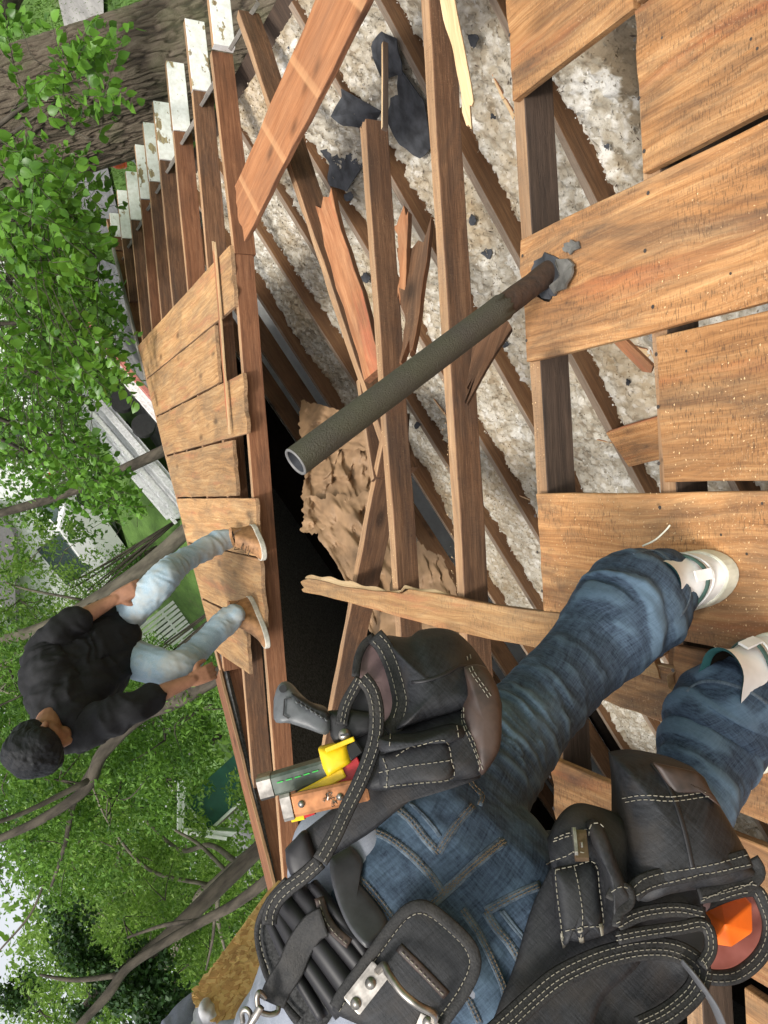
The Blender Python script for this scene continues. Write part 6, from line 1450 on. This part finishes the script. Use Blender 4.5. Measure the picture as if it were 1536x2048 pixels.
# lumbar pad: mesh edge and horizontal rolls
zl = zplane((520, 1830, 1.00), (600, 1700, 1.0), (800, 1960, .90), (640, 2040, .93))
pad('lumbar_pad', [c9(330, 900), c9(345, 830), c9(380, 740), c9(440, 740), c9(620, 660), c9(700, 780), c9(860, 1000), c9(760, 1150), c9(720, 1290), c9(640, 1400), c9(560, 1400), c9(480, 1310), c9(380, 1120), c9(345, 1000)], lambda x, y: zl(x, y) + .012, .03, .012, M['meshpad'], belt, K=7)
for i, (a, m_, e, r_) in enumerate([((440, 800), (560, 1010), (760, 1300), .016), ((470, 745), (640, 960), (800, 1180), .021), ((545, 700), (700, 890), (860, 1080), .017), ((610, 670), (740, 830), (880, 1020), .011), ((400, 850), (500, 1060), (660, 1330), .010)]):
    P = catmull([lift(*c9(*a), zl(*c9(*a)) - .014), lift(*c9(*m_), zl(*c9(*m_)) - .020), lift(*c9(*e), zl(*c9(*e)) - .012)], 8)
    b = MB(); b.tube(P, [(r_, r_ * .75)] * len(P), 14); o = b.build('padding_roll', M['roll'], belt, True); bvh_add(o)
ribbon('pad_binding', [c9(480, 640), c9(400, 730), c9(350, 820), c9(332, 900), c9(345, 1000), c9(385, 1130), c9(460, 1250), c9(540, 1340)], .010, .006, W_, belt, None, .001, Zf=lambda x, y: zl(x, y) - .004)
stitch([c9(350, 860), c9(343, 930), c9(360, 1010), c9(395, 1120)], belt)

# --- right hip panel behind the pouches
zr = zplane((640, 1600, .955), (900, 1400, 1.00), (900, 1560, .955), (560, 1750, .97))
panel = pad('hip_panel', [c6(230, 1180), c6(300, 1110), c6(560, 900), c6(640, 800), c6(760, 700), c6(1100, 780), c6(1235, 800), c6(1150, 840), c6(1000, 870), c6(860, 935), c6(680, 1080), c6(520, 1180), c6(430, 1235), c6(300, 1330), c6(250, 1260)], lambda x, y: zr(x, y) + .006, .016, .006, C_, belt, K=6, wr=.002)
pad('side_wing', [c6(232, 1185), c6(330, 1085), c6(380, 1180), c6(400, 1240), c6(350, 1290), c6(280, 1330), c6(240, 1260)], lambda x, y: zr(x, y) - .004, .016, .008, M['roll'], belt, K=5)
# big pouch bodies
zp1 = zplane((750, 1290, 1.02), (980, 1380, .99), (760, 1450, .955), (960, 1500, .95))
Pu1 = thing('tool_pouch', lift(850, 1400, 1.0), 'black stitched tool pouches with brown worn bottoms on the right hip holding hand tools', 'tool pouch')
pad('lining', [c6(680, 85), c6(640, 110), c6(600, 190), c6(590, 290), c6(640, 300), c6(700, 380), c6(720, 520), c6(760, 580), c6(820, 520), c6(840, 420), c6(810, 280), c6(760, 150), c6(720, 95)], lambda x, y: zp1(x, y) + .014, .02, .0, M['lining'], Pu1, K=4, wr=.003)
b1 = pad('pouch_body', [c6(740, 100), c6(860, 112), c6(930, 68), c6(1080, 62), c6(1180, 130), c6(1255, 230), c6(1305, 330), c6(1325, 395), c6(1200, 440), c6(1000, 495), c6(840, 545), c6(775, 560), c6(835, 440), c6(815, 300), c6(775, 170)], zp1, .07, .050, C_, Pu1, K=12, wr=.006, wk=5, power=.6)
zp2 = zplane((690, 1560, .945), (960, 1420, .965), (980, 1520, .93), (760, 1440, .955))
pad('lining', [c6(630, 290), c6(560, 400), c6(520, 540), c6(560, 640), c6(600, 760), c6(620, 840), c6(690, 640), c6(705, 520), c6(690, 400)], lambda x, y: zp2(x, y) + .02, .02, 0, M['roll'], Pu1, K=4)
b2 = pad('pouch_body', [c6(700, 560), c6(840, 545), c6(1000, 495), c6(1200, 440), c6(1330, 400), c6(1338, 520), c6(1325, 660), c6(1250, 780), c6(1100, 815), c6(900, 845), c6(700, 872), c6(610, 850), c6(640, 770), c6(690, 660)], lambda x, y: zp2(x, y) - .006, .06, .034, C_, Pu1, K=12, wr=.004, wk=9, power=.6)
base = pad('leather_base', [c6(1150, 250), c6(1200, 235), c6(1262, 250), c6(1312, 330), c6(1332, 400), c6(1340, 520), c6(1328, 660), c6(1258, 780), c6(1225, 780), c6(1190, 640), c6(1150, 560), c6(1145, 450), c6(1170, 380)], lambda x, y: min(zp2(x, y), zp1(x, y)) - .026, .03, .014, M['leatherbase'], Pu1, K=7, wr=.002)
# narrow loop pockets on the lower pouch
zz2 = lambda x, y: zp2(x, y) - .042
lp = pad('tool_loop', [c6(705, 610), c6(900, 590), c6(1120, 540), c6(1135, 610), c6(920, 630), c6(760, 670), c6(715, 670)], zz2, .016, .014, C_, Pu1, K=6, wr=.002, centre=c6(920, 610))
dp = pad('small_pocket', [c6(712, 770), c6(715, 700), c6(760, 690), c6(880, 640), c6(1060, 622), c6(1085, 810), c6(900, 835), c6(730, 862)], lambda x, y: zz2(x, y) + .004, .012, .006, C_, Pu1, K=6, wr=.002, centre=c6(890, 740))
# rims
rim1 = ribbon('rim_binding', [c6(690, 80), c6(740, 140), c6(785, 240), c6(815, 345), c6(828, 430), c6(805, 520), c6(755, 575)], .030, .006, W_, Pu1, None, 0, Zf=lambda x, y: zp1(x, y) - .016)
for d_ in (-9, 9): stitch(shift([c6(700, 95), c6(740, 140), c6(785, 240), c6(815, 345), c6(828, 430), c6(805, 520)], d_), Pu1, only=[rim1] if rim1 else None)
ribbon('rim_binding', [c6(690, 82), c6(640, 118), c6(605, 190), c6(592, 290)], .014, .006, W_, Pu1, None, 0, Zf=lambda x, y: zp1(x, y) + .004)
R2 = [c6(625, 295), c6(670, 350), c6(695, 430), c6(700, 520), c6(690, 620), c6(655, 730), c6(600, 860), c6(545, 970), c6(480, 1110), c6(410, 1235)]
rim2 = ribbon('rim_binding', R2, .024, .006, W_, Pu1, None, 0, Zf=lambda x, y: min(zp2(x, y) - .03, zr(x, y) - .012) + .0)
for d_ in (-7, 7): stitch(shift(R2, d_), Pu1)
R3 = [c6(412, 1235), c6(330, 1310), c6(250, 1370), c6(190, 1430), c6(155, 1500), c6(150, 1560)]
ribbon('belt_binding', R3, .024, .006, W_, belt, None, 0, Zf=lambda x, y: zr(x, y) - .012)
for d_ in (-7, 6): stitch(shift(R3, d_), belt)
ribbon('rim_binding', [c6(620, 300), c6(570, 380), c6(535, 450), c6(520, 540)], .020, .006, W_, Pu1, None, 0, Zf=lambda x, y: zp2(x, y) - .004)
stitch([c6(620, 310), c6(575, 390), c6(545, 460), c6(530, 540)], Pu1); stitch([c6(600, 300), c6(560, 375), c6(530, 450), c6(515, 530)], Pu1)
for ln in ([c6(880, 320), c6(960, 310), c6(1060, 275), c6(1130, 235), c6(1230, 250)],): ribbon('seam', ln, .004, .003, M['roll'], Pu1, [b1])
for ln in ([c6(1175, 180), c6(1195, 260), c6(1250, 340), c6(1290, 400)], [c6(1160, 190), c6(1180, 265), c6(1235, 345), c6(1275, 405)], [c6(1150, 450), c6(1155, 540), c6(1185, 600), c6(1225, 700), c6(1245, 775)], [c6(1135, 455), c6(1140, 545), c6(1170, 605), c6(1210, 705), c6(1230, 778)], [c6(735, 710), c6(755, 780), c6(750, 860)],
           [c6(800, 700), c6(880, 650), c6(960, 630), c6(1055, 622), c6(1080, 720), c6(1085, 808), c6(900, 832), c6(715, 855)], [c6(715, 782), c6(850, 750), c6(970, 735), c6(1075, 720)], [c6(770, 590), c6(768, 655)], [c6(1110, 545), c6(1118, 608)]): stitch(ln, Pu1)
# --- knife handle
def tool(name, label, cat): return thing(name, lift(640, 1500, .98), label, cat)
zt = lambda x, y: zp2(x, y) + .004
t = tool('saw_handle', 'grey and black folding saw handle standing up out of the right pouch', 'saw')
pad('handle', [c6(172, 410), c6(190, 345), c6(225, 318), c6(262, 340), c6(300, 385), c6(360, 435), c6(450, 470), c6(452, 585), c6(350, 560), c6(250, 528), c6(178, 520)], zt, .02, .010, M['toolgrey'], t, K=6, centre=c6(310, 470))
pad('grip', [c6(262, 378), c6(330, 410), c6(400, 452), c6(455, 475), c6(450, 520), c6(380, 480), c6(310, 430)], lambda x, y: zt(x, y) - .012, .01, .004, M['toolblack'], t, K=4)
for i in range(7): x, y = 285 + i * 25, 395 + i * 15; MB().tube([lift(*c6(x, y + 18), zt(*c6(x, y)) - .018), lift(*c6(x + 6, y + 30), zt(*c6(x, y)) - .020), lift(*c6(x + 18, y + 28), zt(*c6(x, y)) - .018)], .0012, 5).build('grip_ridge', M['toolgrey'], t, True)
pad('blade_holder', [c6(450, 470), c6(560, 462), c6(700, 480), c6(700, 560), c6(590, 610), c6(480, 632), c6(462, 590)], lambda x, y: zt(x, y) + .002, .014, .006, M['toolblack'], t, K=5, curve=False)
cc = lift(*c6(535, 588), zt(*c6(535, 588)) - .008); MB().tube([cc, cc - nrm(ray(*c6(535, 588))) * .004], .0075, 16).build('screw', M['steel'], t, True); MB().box(cc - nrm(ray(*c6(535, 588))) * .0045, CM @ np.array([.005, .001, 0]), CM @ np.array([-.0004, .0012, 0]), CM @ np.array([0, 0, .0003])).build('screw_slot', M['toolblack'], t)
MB().tube([lift(*c6(x, y), zt(*c6(x, y)) - .0112) for x, y in ((262, 400), (228, 405), (222, 488), (248, 505))], .0011, 5).build('latch_line', M['toolblack'], t)
hh = lift(*c6(220, 352), zt(*c6(220, 352)) - .0095); MB().tube([hh, hh - nrm(ray(*c6(220, 352))) * .001], .005, 12).build('hang_hole', M['toolblack'], t)
# --- green torpedo tool with silver end
t = tool('green_tool', 'scuffed green and grey square tool with silver end poking from the right pouch', 'hand tool')
zg = lambda x, y: zt(x, y) + .012
A_, B_ = c6(170, 840), c6(470, 745)
def bar(nm, a, b, w, d, mat, par, zf, tw=.0):
    P0, P1_ = lift(*a, zf(*a)), lift(*b, zf(*b)); x = nrm(P1_ - P0); z = -nrm(ray(*a)); z = nrm(z - x * (z @ x)); y = np.cross(z, x); y, z = y * math.cos(tw) + z * math.sin(tw), z * math.cos(tw) - y * math.sin(tw)
    L = float(np.linalg.norm(P1_ - P0)); V = []; pr = [(-.5, -.38), (-.38, -.5), (.38, -.5), (.5, -.38), (.5, .38), (.38, .5), (-.38, .5), (-.5, .38)]
    for s, k in ((0, .86), (.03, 1), (.97, 1), (1, .9)): V += [P0 + x * L * s + y * w * p * k + z * d * q * k for p, q in pr]
    Fc = [(k * 8 + i, k * 8 + (i + 1) % 8, (k + 1) * 8 + (i + 1) % 8, (k + 1) * 8 + i) for k in range(3) for i in range(8)] + [tuple(range(8))[::-1], tuple(range(24, 32))]
    o = obj(nm, mesh(nm, V, Fc, mat), par); bvh_add(o); return o
bb = bar('barrel', c6(165, 840), c6(470, 750), .026, .022, M['greentool'], t, zg, .3)
bar('silver_end', c6(98, 858), c6(172, 838), .028, .024, M['steel'], t, zg, .3)
for o_ in (-14, 14, 0): stitch([c6(190, 832 + o_ * 1.2), c6(300, 800 + o_ * 1.1), c6(420, 762 + o_)], t, M['green'], 40 if o_ else 12, 6, only=[bb], name='green_line', w=.0012)
t = tool('yellow_clip_tool', 'bright yellow plastic tool body between the knife handle and green tool', 'hand tool')
pad('body', [c6(400, 662), c6(470, 645), c6(545, 630), c6(572, 730), c6(450, 805), c6(425, 760)], lambda x, y: zt(x, y) - .004, .02, .008, M['yellow'], t, K=5, curve=False)
bar('lip', c6(440, 668), c6(585, 608), .006, .010, M['yellow'], t, lambda x, y: zt(x, y) - .010); bar('strap', c6(560, 640), c6(600, 700), .02, .01, M['toolblack'], t, zt)
t = tool('pliers', 'pair of pliers with red and yellow handles deep in the right pouch', 'pliers')
bar('red_handle', c6(478, 812), c6(620, 740), .030, .014, M['red'], t, lambda x, y: zt(x, y) + .008); bar('yellow_handle', c6(300, 905), c6(535, 780), .012, .012, M['yellow'], t, lambda x, y: zt(x, y) + .002)
bar('yellow_tip', c6(262, 1005), c6(330, 990), .014, .012, M['yellow'], t, lambda x, y: zt(x, y) + .012); bar('red_tip', c6(310, 995), c6(380, 968), .012, .012, M['red'], t, lambda x, y: zt(x, y) + .012)
t = tool('copper_bar', 'flat copper brown metal tool with a silver end below the green tool', 'hand tool')
cb_ = bar('copper_blade', c6(265, 950), c6(655, 862), .027, .010, M['copper'], t, lambda x, y: zt(x, y) - .014, .15); bar('silver_end', c6(216, 962), c6(270, 948), .031, .014, M['steel'], t, lambda x, y: zt(x, y) - .014, .15)
for x, y in ((315, 942), (512, 905)): s = surf(*c6(x, y), .0, [cb_]); MB().tube([s[0], s[0] + s[1] * .0018], .0042, 12).build('rivet', M['steel'], t, True)
rr_ = random.Random(3); eb = MB()
for _ in range(26):
    s = surf(*c6(rr_.uniform(430, 500), rr_.uniform(885, 935)), .0, [cb_])
    if s: eb.tube([s[0], s[0] + s[1] * .0012 + np.array([rr_.gauss(0, .002) for _ in range(3)]), s[0] + np.array([rr_.gauss(0, .003) for _ in range(3)])], .0006, 4)
tag(eb.build('engraving', M['steel'], t), kind='stuff')

# --- hammer holder at the back
zh = zplane((816, 1811, .875), (957, 1928, .865), (662, 2025, .86), (880, 2060, .84))
hol = thing('hammer_holder', lift(820, 1950, .87), 'black stitched hammer holder with bent steel loop at the middle of the belt', 'hammer holder')
OUT = [c9(1085, 765), c9(1160, 752), c9(1235, 795), c9(1370, 915), c9(1430, 1000), c9(1432, 1090), c9(1380, 1200), c9(1300, 1320), c9(1180, 1440), c9(1000, 1440), c9(830, 1360), c9(705, 1290), c9(760, 1190), c9(900, 1000), c9(1000, 860)]
hb_ = pad('holder_body', OUT, zh, .018, .008, C_, hol, K=8, wr=.001, centre=c9(1100, 1120))
EDGE = [c9(715, 1275), c9(770, 1185), c9(905, 1005), c9(1010, 862), c9(1088, 785), c9(1160, 775), c9(1228, 812), c9(1355, 925), c9(1408, 1005), c9(1412, 1085), c9(1365, 1190), c9(1290, 1300), c9(1230, 1380)]
ed = ribbon('holder_binding', EDGE, .017, .006, W_, hol, None, 0, Zf=lambda x, y: zh(x, y) - .005)
stitch(shift(EDGE, -13), hol); 
sl_ = ribbon('slot_binding', [c9(1035, 975), c9(1100, 1040), c9(1190, 1130), c9(1270, 1215)], .010, .006, M['leatherbase'], hol, [hb_], .001)
stitch([c9(1050, 1000), c9(1110, 1060), c9(1190, 1145), c9(1255, 1210)], hol)
def strap_plate(a, b, riv):
    o = bar('plate', a, b, .024, .003, M['steel'], hol, lambda x, y: zh(x, y) - .012)
    for q in riv:
        s = surf(*q, 0, [o])
        if s: MB().tube([s[0], s[0] + s[1] * .0022], .0062, 16).build('rivet', M['steel'], o, True)
strap_plate(c9(800, 1270), c9(945, 1085), [c9(822, 1255), c9(895, 1155)]); strap_plate(c9(1150, 1440), c9(1195, 1330), [c9(1180, 1350)])
MB().tube(catmull([lift(*c9(930, 1095), .852), lift(*c9(962, 1068), .838), lift(*c9(985, 1110), .826), lift(*c9(1050, 1200), .812), lift(*c9(1130, 1265), .806), lift(*c9(1205, 1305), .812), lift(*c9(1210, 1345), .83)], 8), .0042, 12).build('steel_loop', M['steel'], hol, True)

# --- left pouches
zq = zplane((1300, 1540, .96), (1500, 1740, .92), (1250, 1750, .915), (1300, 2000, .86), (1100, 2000, .86))
Pu2 = thing('tool_pouch', lift(1250, 1800, .92), 'black tool pouches on the left hip with wide open rims and orange box inside', 'tool pouch')
zw = lambda x, y: zq(x, y) + .02
big = pad('side_panel', [c8(430, 740), c8(330, 950), c8(240, 1250), c8(150, 1480), c8(140, 1620), c8(560, 1640), c8(700, 1400), c8(900, 1180), c8(760, 900), c8(640, 700)], zw, .014, .004, C_, Pu2, K=6, wr=.001)
q2 = pad('small_pouch', [c8(420, 640), c8(480, 520), c8(560, 445), c8(660, 440), c8(810, 510), c8(830, 700), c8(800, 900), c8(760, 1050), c8(500, 1100), c8(440, 760)], lambda x, y: zq(x, y) + .004, .04, .022, C_, Pu2, K=9, wr=.003, wk=14)
q1 = pad('pouch_body', [c8(780, 205), c8(930, 192), c8(1180, 250), c8(1240, 340), c8(1350, 520), c8(1440, 680), c8(1480, 750), c8(1300, 800), c8(1000, 850), c8(835, 890), c8(805, 700), c8(800, 400)], lambda x, y: zq(x, y) - .002, .08, .045, C_, Pu2, K=12, wr=.004, wk=22, centre=c8(1080, 560))
pad('leather_patch', [c8(950, 200), c8(1180, 250), c8(1245, 345), c8(1300, 430), c8(1250, 350), c8(1060, 360), c8(1010, 290)], lambda x, y: zq(x, y) - .030, .01, .003, M['leatherbase'], Pu2, K=4, curve=False, centre=c8(1130, 300))
ribbon('seam', [c8(940, 205), c8(1010, 290), c8(1060, 400), c8(1110, 560), c8(1150, 740)], .005, .004, M['roll'], Pu2, [q1])
for ln in ([c8(795, 382), c8(900, 366), c8(1050, 375), c8(1250, 345)], [c8(810, 402), c8(900, 388), c8(1050, 397), c8(1262, 368)]): stitch(ln, Pu2)
RIM = [c8(838, 880), c8(900, 830), c8(1000, 800), c8(1150, 775), c8(1300, 745), c8(1440, 700), c8(1485, 760), c8(1400, 815), c8(1200, 860), c8(1000, 878), c8(850, 905)]
pad('pouch_lining', [c8(840, 885), c8(1000, 850), c8(1150, 860), c8(1230, 840), c8(1220, 960), c8(1000, 960), c8(850, 960)], lambda x, y: zq(x, y) + .02, .02, 0, M['lining'], Pu2, K=4)
r1_ = ribbon('rim_binding', [c8(838, 870), c8(900, 815), c8(1000, 785), c8(1150, 755), c8(1300, 725), c8(1440, 685)], .026, .006, W_, Pu2, None, 0, Zf=lambda x, y: zq(x, y) - .036)
stitch([c8(850, 838), c8(900, 795), c8(1000, 765), c8(1150, 738), c8(1300, 708), c8(1440, 668)], Pu2); stitch([c8(860, 880), c8(930, 840), c8(1010, 815), c8(1150, 780), c8(1300, 750), c8(1470, 715)], Pu2)
r2_ = ribbon('rim_binding', [c8(1180, 880), c8(1300, 860), c8(1400, 830), c8(1470, 790), c8(1488, 750), c8(1450, 690)], .022, .006, W_, Pu2, None, 0, Zf=lambda x, y: zq(x, y) - .026)
stitch([c8(1200, 890), c8(1300, 868), c8(1400, 838), c8(1475, 795)], Pu2)
# tool tube in front
tb_ = pad('tool_tube', [c8(625, 530), c8(660, 508), c8(700, 540), c8(760, 700), c8(820, 850), c8(835, 900), c8(770, 960), c8(735, 1010), c8(725, 900), c8(690, 740), c8(640, 620)], lambda x, y: zq(x, y) - .030, .03, .018, C_, Pu2, K=6, wr=.002, centre=c8(720, 760))
ribbon('tube_rim', [c8(725, 900), c8(745, 850), c8(800, 830), c8(832, 870), c8(825, 930), c8(770, 960), c8(762, 1040)], .014, .006, W_, Pu2, None, 0, Zf=lambda x, y: zq(x, y) - .040)
stitch([c8(740, 860), c8(770, 835), c8(815, 840)], Pu2); stitch([c8(625, 570), c8(630, 525), c8(665, 510), c8(690, 530)], Pu2); stitch([c8(445, 590), c8(520, 560), c8(620, 538)], Pu2); stitch([c8(440, 605), c8(520, 575), c8(620, 552)], Pu2)
sp = pad('small_pocket', [c8(440, 745), c8(540, 725), c8(645, 710), c8(670, 850), c8(692, 1080), c8(640, 1050), c8(575, 1100), c8(530, 1050), c8(490, 1140), c8(465, 950)], lambda x, y: zq(x, y) - .016, .012, .008, C_, Pu2, K=6, wr=.004, wk=33)
for ln in ([c8(450, 750), c8(545, 730), c8(645, 712), c8(668, 850), c8(688, 1010), c8(680, 1070)], [c8(450, 750), c8(462, 880), c8(478, 1000), c8(492, 1130)], [c8(545, 735), c8(570, 860), c8(585, 980), c8(578, 1100)], [c8(500, 1060), c8(560, 1045), c8(610, 1035), c8(690, 1040)]): stitch(ln, Pu2)
for x, y in ((488, 1110), (578, 1085), (680, 1050)): ribbon('bar_tack', [c8(x - 4, y - 28), c8(x, y), c8(x + 4, y + 28)], .006, .004, M['thread'], Pu2, None, .001)
# metal tape clip
s0 = surf(*c8(575, 620), .004); clip = MB(); 
if s0:
    zc = lambda x, y: zq(x, y) - .030
    bar('clip_plate', c8(540, 622), c8(612, 622), .034, .004, M['bronze'], Pu2, zc); bar('clip_rib', c8(538, 600), c8(556, 600), .03, .006, M['steel'], Pu2, lambda x, y: zc(x, y) - .003); o = bar('clip_rivet', c8(577, 617), c8(586, 617), .006, .004, M['steel'], Pu2, lambda x, y: zc(x, y) - .004)
stitch([c8(400, 720), c8(440, 700), c8(500, 680), c8(545, 655), c8(600, 660)], Pu2)
# stacked open rims below
zi = lambda x, y: zq(x, y) + .03
pad('pouch_lining', [c8(770, 960), c8(1000, 950), c8(1220, 970), c8(1250, 1150), c8(1190, 1240), c8(1100, 1160), c8(900, 1100), c8(770, 1100)], zi, .02, 0, M['roll'], Pu2, K=4)
for ln, w_, dz in (([c8(765, 1030), c8(850, 985), c8(950, 960), c8(1080, 950), c8(1215, 975)], .020, -.02), ([c8(765, 1095), c8(900, 1070), c8(1080, 1045), c8(1215, 1030), c8(1245, 1150), c8(1195, 1240)], .018, -.022)):
    ribbon('rim_binding', ln, w_, .006, W_, Pu2, None, 0, Zf=lambda x, y, dz=dz: zq(x, y) + dz); stitch(shift(ln, 4), Pu2); stitch(shift(ln, -5), Pu2)
ribbon('divider', [c8(835, 900), c8(950, 930), c8(1080, 900), c8(1160, 880), c8(1210, 900)], .030, .006, C_, Pu2, None, 0, Zf=lambda x, y: zq(x, y) - .004)
LOW = [c8(120, 1600), c8(210, 1520), c8(330, 1410), c8(450, 1310), c8(580, 1240), c8(720, 1185), c8(900, 1150), c8(1060, 1160), c8(1180, 1230), c8(1190, 1300), c8(1140, 1390), c8(1020, 1490), c8(880, 1560)]
pad('open_bag', [c8(460, 1330), c8(600, 1260), c8(760, 1210), c8(950, 1180), c8(1080, 1190), c8(1170, 1270), c8(1120, 1380), c8(1000, 1480), c8(850, 1600), c8(300, 1620), c8(300, 1480)], lambda x, y: zq(x, y) + .035, .03, -.02, M['cordura'], Pu2, K=7, wr=.004, wk=44)
ribbon('rim_binding', LOW, .030, .007, W_, Pu2, None, 0, Zf=lambda x, y: zq(x, y) - .012)
stitch(shift(LOW, 11), Pu2); stitch(shift(LOW, -3), Pu2); stitch(shift(LOW, -13), Pu2)
# orange box in its own round pocket
zo = zplane((1425, 1810, .95), (1530, 1850, .94), (1420, 1960, .92))
pad('round_lining', [c8(1205, 930), c8(1300, 880), c8(1440, 860), c8(1500, 920), c8(1536, 1020), c8(1520, 1140), c8(1420, 1260), c8(1210, 1290), c8(1200, 1100)], lambda x, y: zo(x, y) + .03, .02, -.012, M['redlining'], Pu2, K=7, wr=.003)
RO = [c8(1200, 925), c8(1300, 880), c8(1400, 850), c8(1475, 850), c8(1515, 920), c8(1545, 1020), c8(1530, 1130), c8(1470, 1220), c8(1380, 1285), c8(1290, 1300), c8(1205, 1290)]
ribbon('rim_binding', RO, .022, .008, W_, Pu2, None, 0, Zf=lambda x, y: zo(x, y) - .004); stitch(shift(RO, 8), Pu2); stitch(shift(RO, -6), Pu2)
ob_ = thing('orange_box', lift(1460, 1850, .95), 'bright orange plastic chalk box sitting in the left round pouch', 'chalk box')
def facet(px, Zc, Zb_):
    """a solid with a raised middle vertex"""
    c = lift(*Zc[:2], Zc[2]); V = [lift(x, y, z) for x, y, z in px]; n = len(V); back = CM @ np.array([0, 0, -1.0]) * Zb_; Vb = [v + back for v in V]
    return V + [c] + Vb, [(i, (i + 1) % n, n) for i in range(n)] + [(i, n + 1 + i, n + 1 + (i + 1) % n, (i + 1) % n) for i in range(n)] + [tuple(range(n + 1, 2 * n + 1))[::-1]]
o_ = [c8(1232, 965), c8(1300, 935), c8(1455, 915), c8(1460, 1070), c8(1350, 1145), c8(1247, 1128)]
V, Fc = facet([(x, y, zo(x, y) + d) for (x, y), d in zip(o_, (.012, .008, .008, .004, .0, .006))], (*c8(1318, 1035), .915), .04)
Fc = [(0, 1, 6), (1, 2, 6), (2, 3, 6), (3, 4, 6), (4, 5, 6), (5, 0, 6)] + Fc[6:]
obx = obj('box_body', mesh('box_body', V, Fc, M['orange']), ob_); bm_ = obx.modifiers.new('b', 'BEVEL'); bm_.width = .0025; bm_.segments = 3
# loose cord, suspender strap with ring and snap hook
cd = thing('loose_strap', lift(1440, 1980, .87), 'thin dark grey strap end hanging out of the left pouch', 'strap')
P = catmull([lift(*c8(x, y), z) for x, y, z in ((1095, 1215, .86), (1150, 1280, .85), (1215, 1370, .85), (1265, 1450, .85), (1310, 1560, .86))], 6); MB().tube(P, [(.0095 - .003 * abs(i / len(P) - .5), .0025) for i in range(len(P))], 10).build('strap_band', M['cord'], cd, True)
sus = thing('suspender_strap', lift(600, 1950, .92), 'black webbing strap crossing the lumbar pad down to a steel ring', 'strap')
Zs = lambda x, y: zl(x, y) - .045
SP_ = [c9(665, 850), c9(610, 880), c9(540, 980), c9(500, 1080), c9(440, 1170), c9(405, 1255)]
ribbon('strap_band', SP_, .033, .004, W_, sus, None, 0, Zf=Zs); ribbon('leather_edge', [c9(640, 730), c9(670, 830), c9(720, 900), c9(790, 960)], .012, .006, M['leatherbase'], sus, None, 0, Zf=lambda x, y: Zs(x, y) + .008)
stitch([c9(640, 745), c9(668, 835), c9(715, 905), c9(780, 965)], sus)
for a_, b_ in (((440, 1100), (490, 1170)), ((392, 1180), (440, 1250))): stitch([c9(*a_), c9(*b_)], sus, dash=60, gap=5, curve=False, w=.0018)
def ring_(name, pts, r, par, mat='steel', Z=.90): MB().tube(catmull([lift(*c9(x, y), Z + dz) for x, y, dz in pts], 6), r, 10).build(name, M[mat], par, True)
ring_('steel_ring', [(375, 1230, 0), (345, 1200, -.004), (332, 1230, -.006), (345, 1290, -.006), (390, 1310, -.004), (430, 1300, 0), (440, 1270, .004)], .0032, sus)
ring_('snap_hook', [(352, 1270, -.008), (330, 1310, -.010), (300, 1360, -.010), (290, 1400, -.008)], .0045, sus); ring_('snap_hook', [(262, 1350, .0), (258, 1300, -.002), (280, 1285, -.004), (300, 1310, -.004), (305, 1360, 0)], .0032, sus)
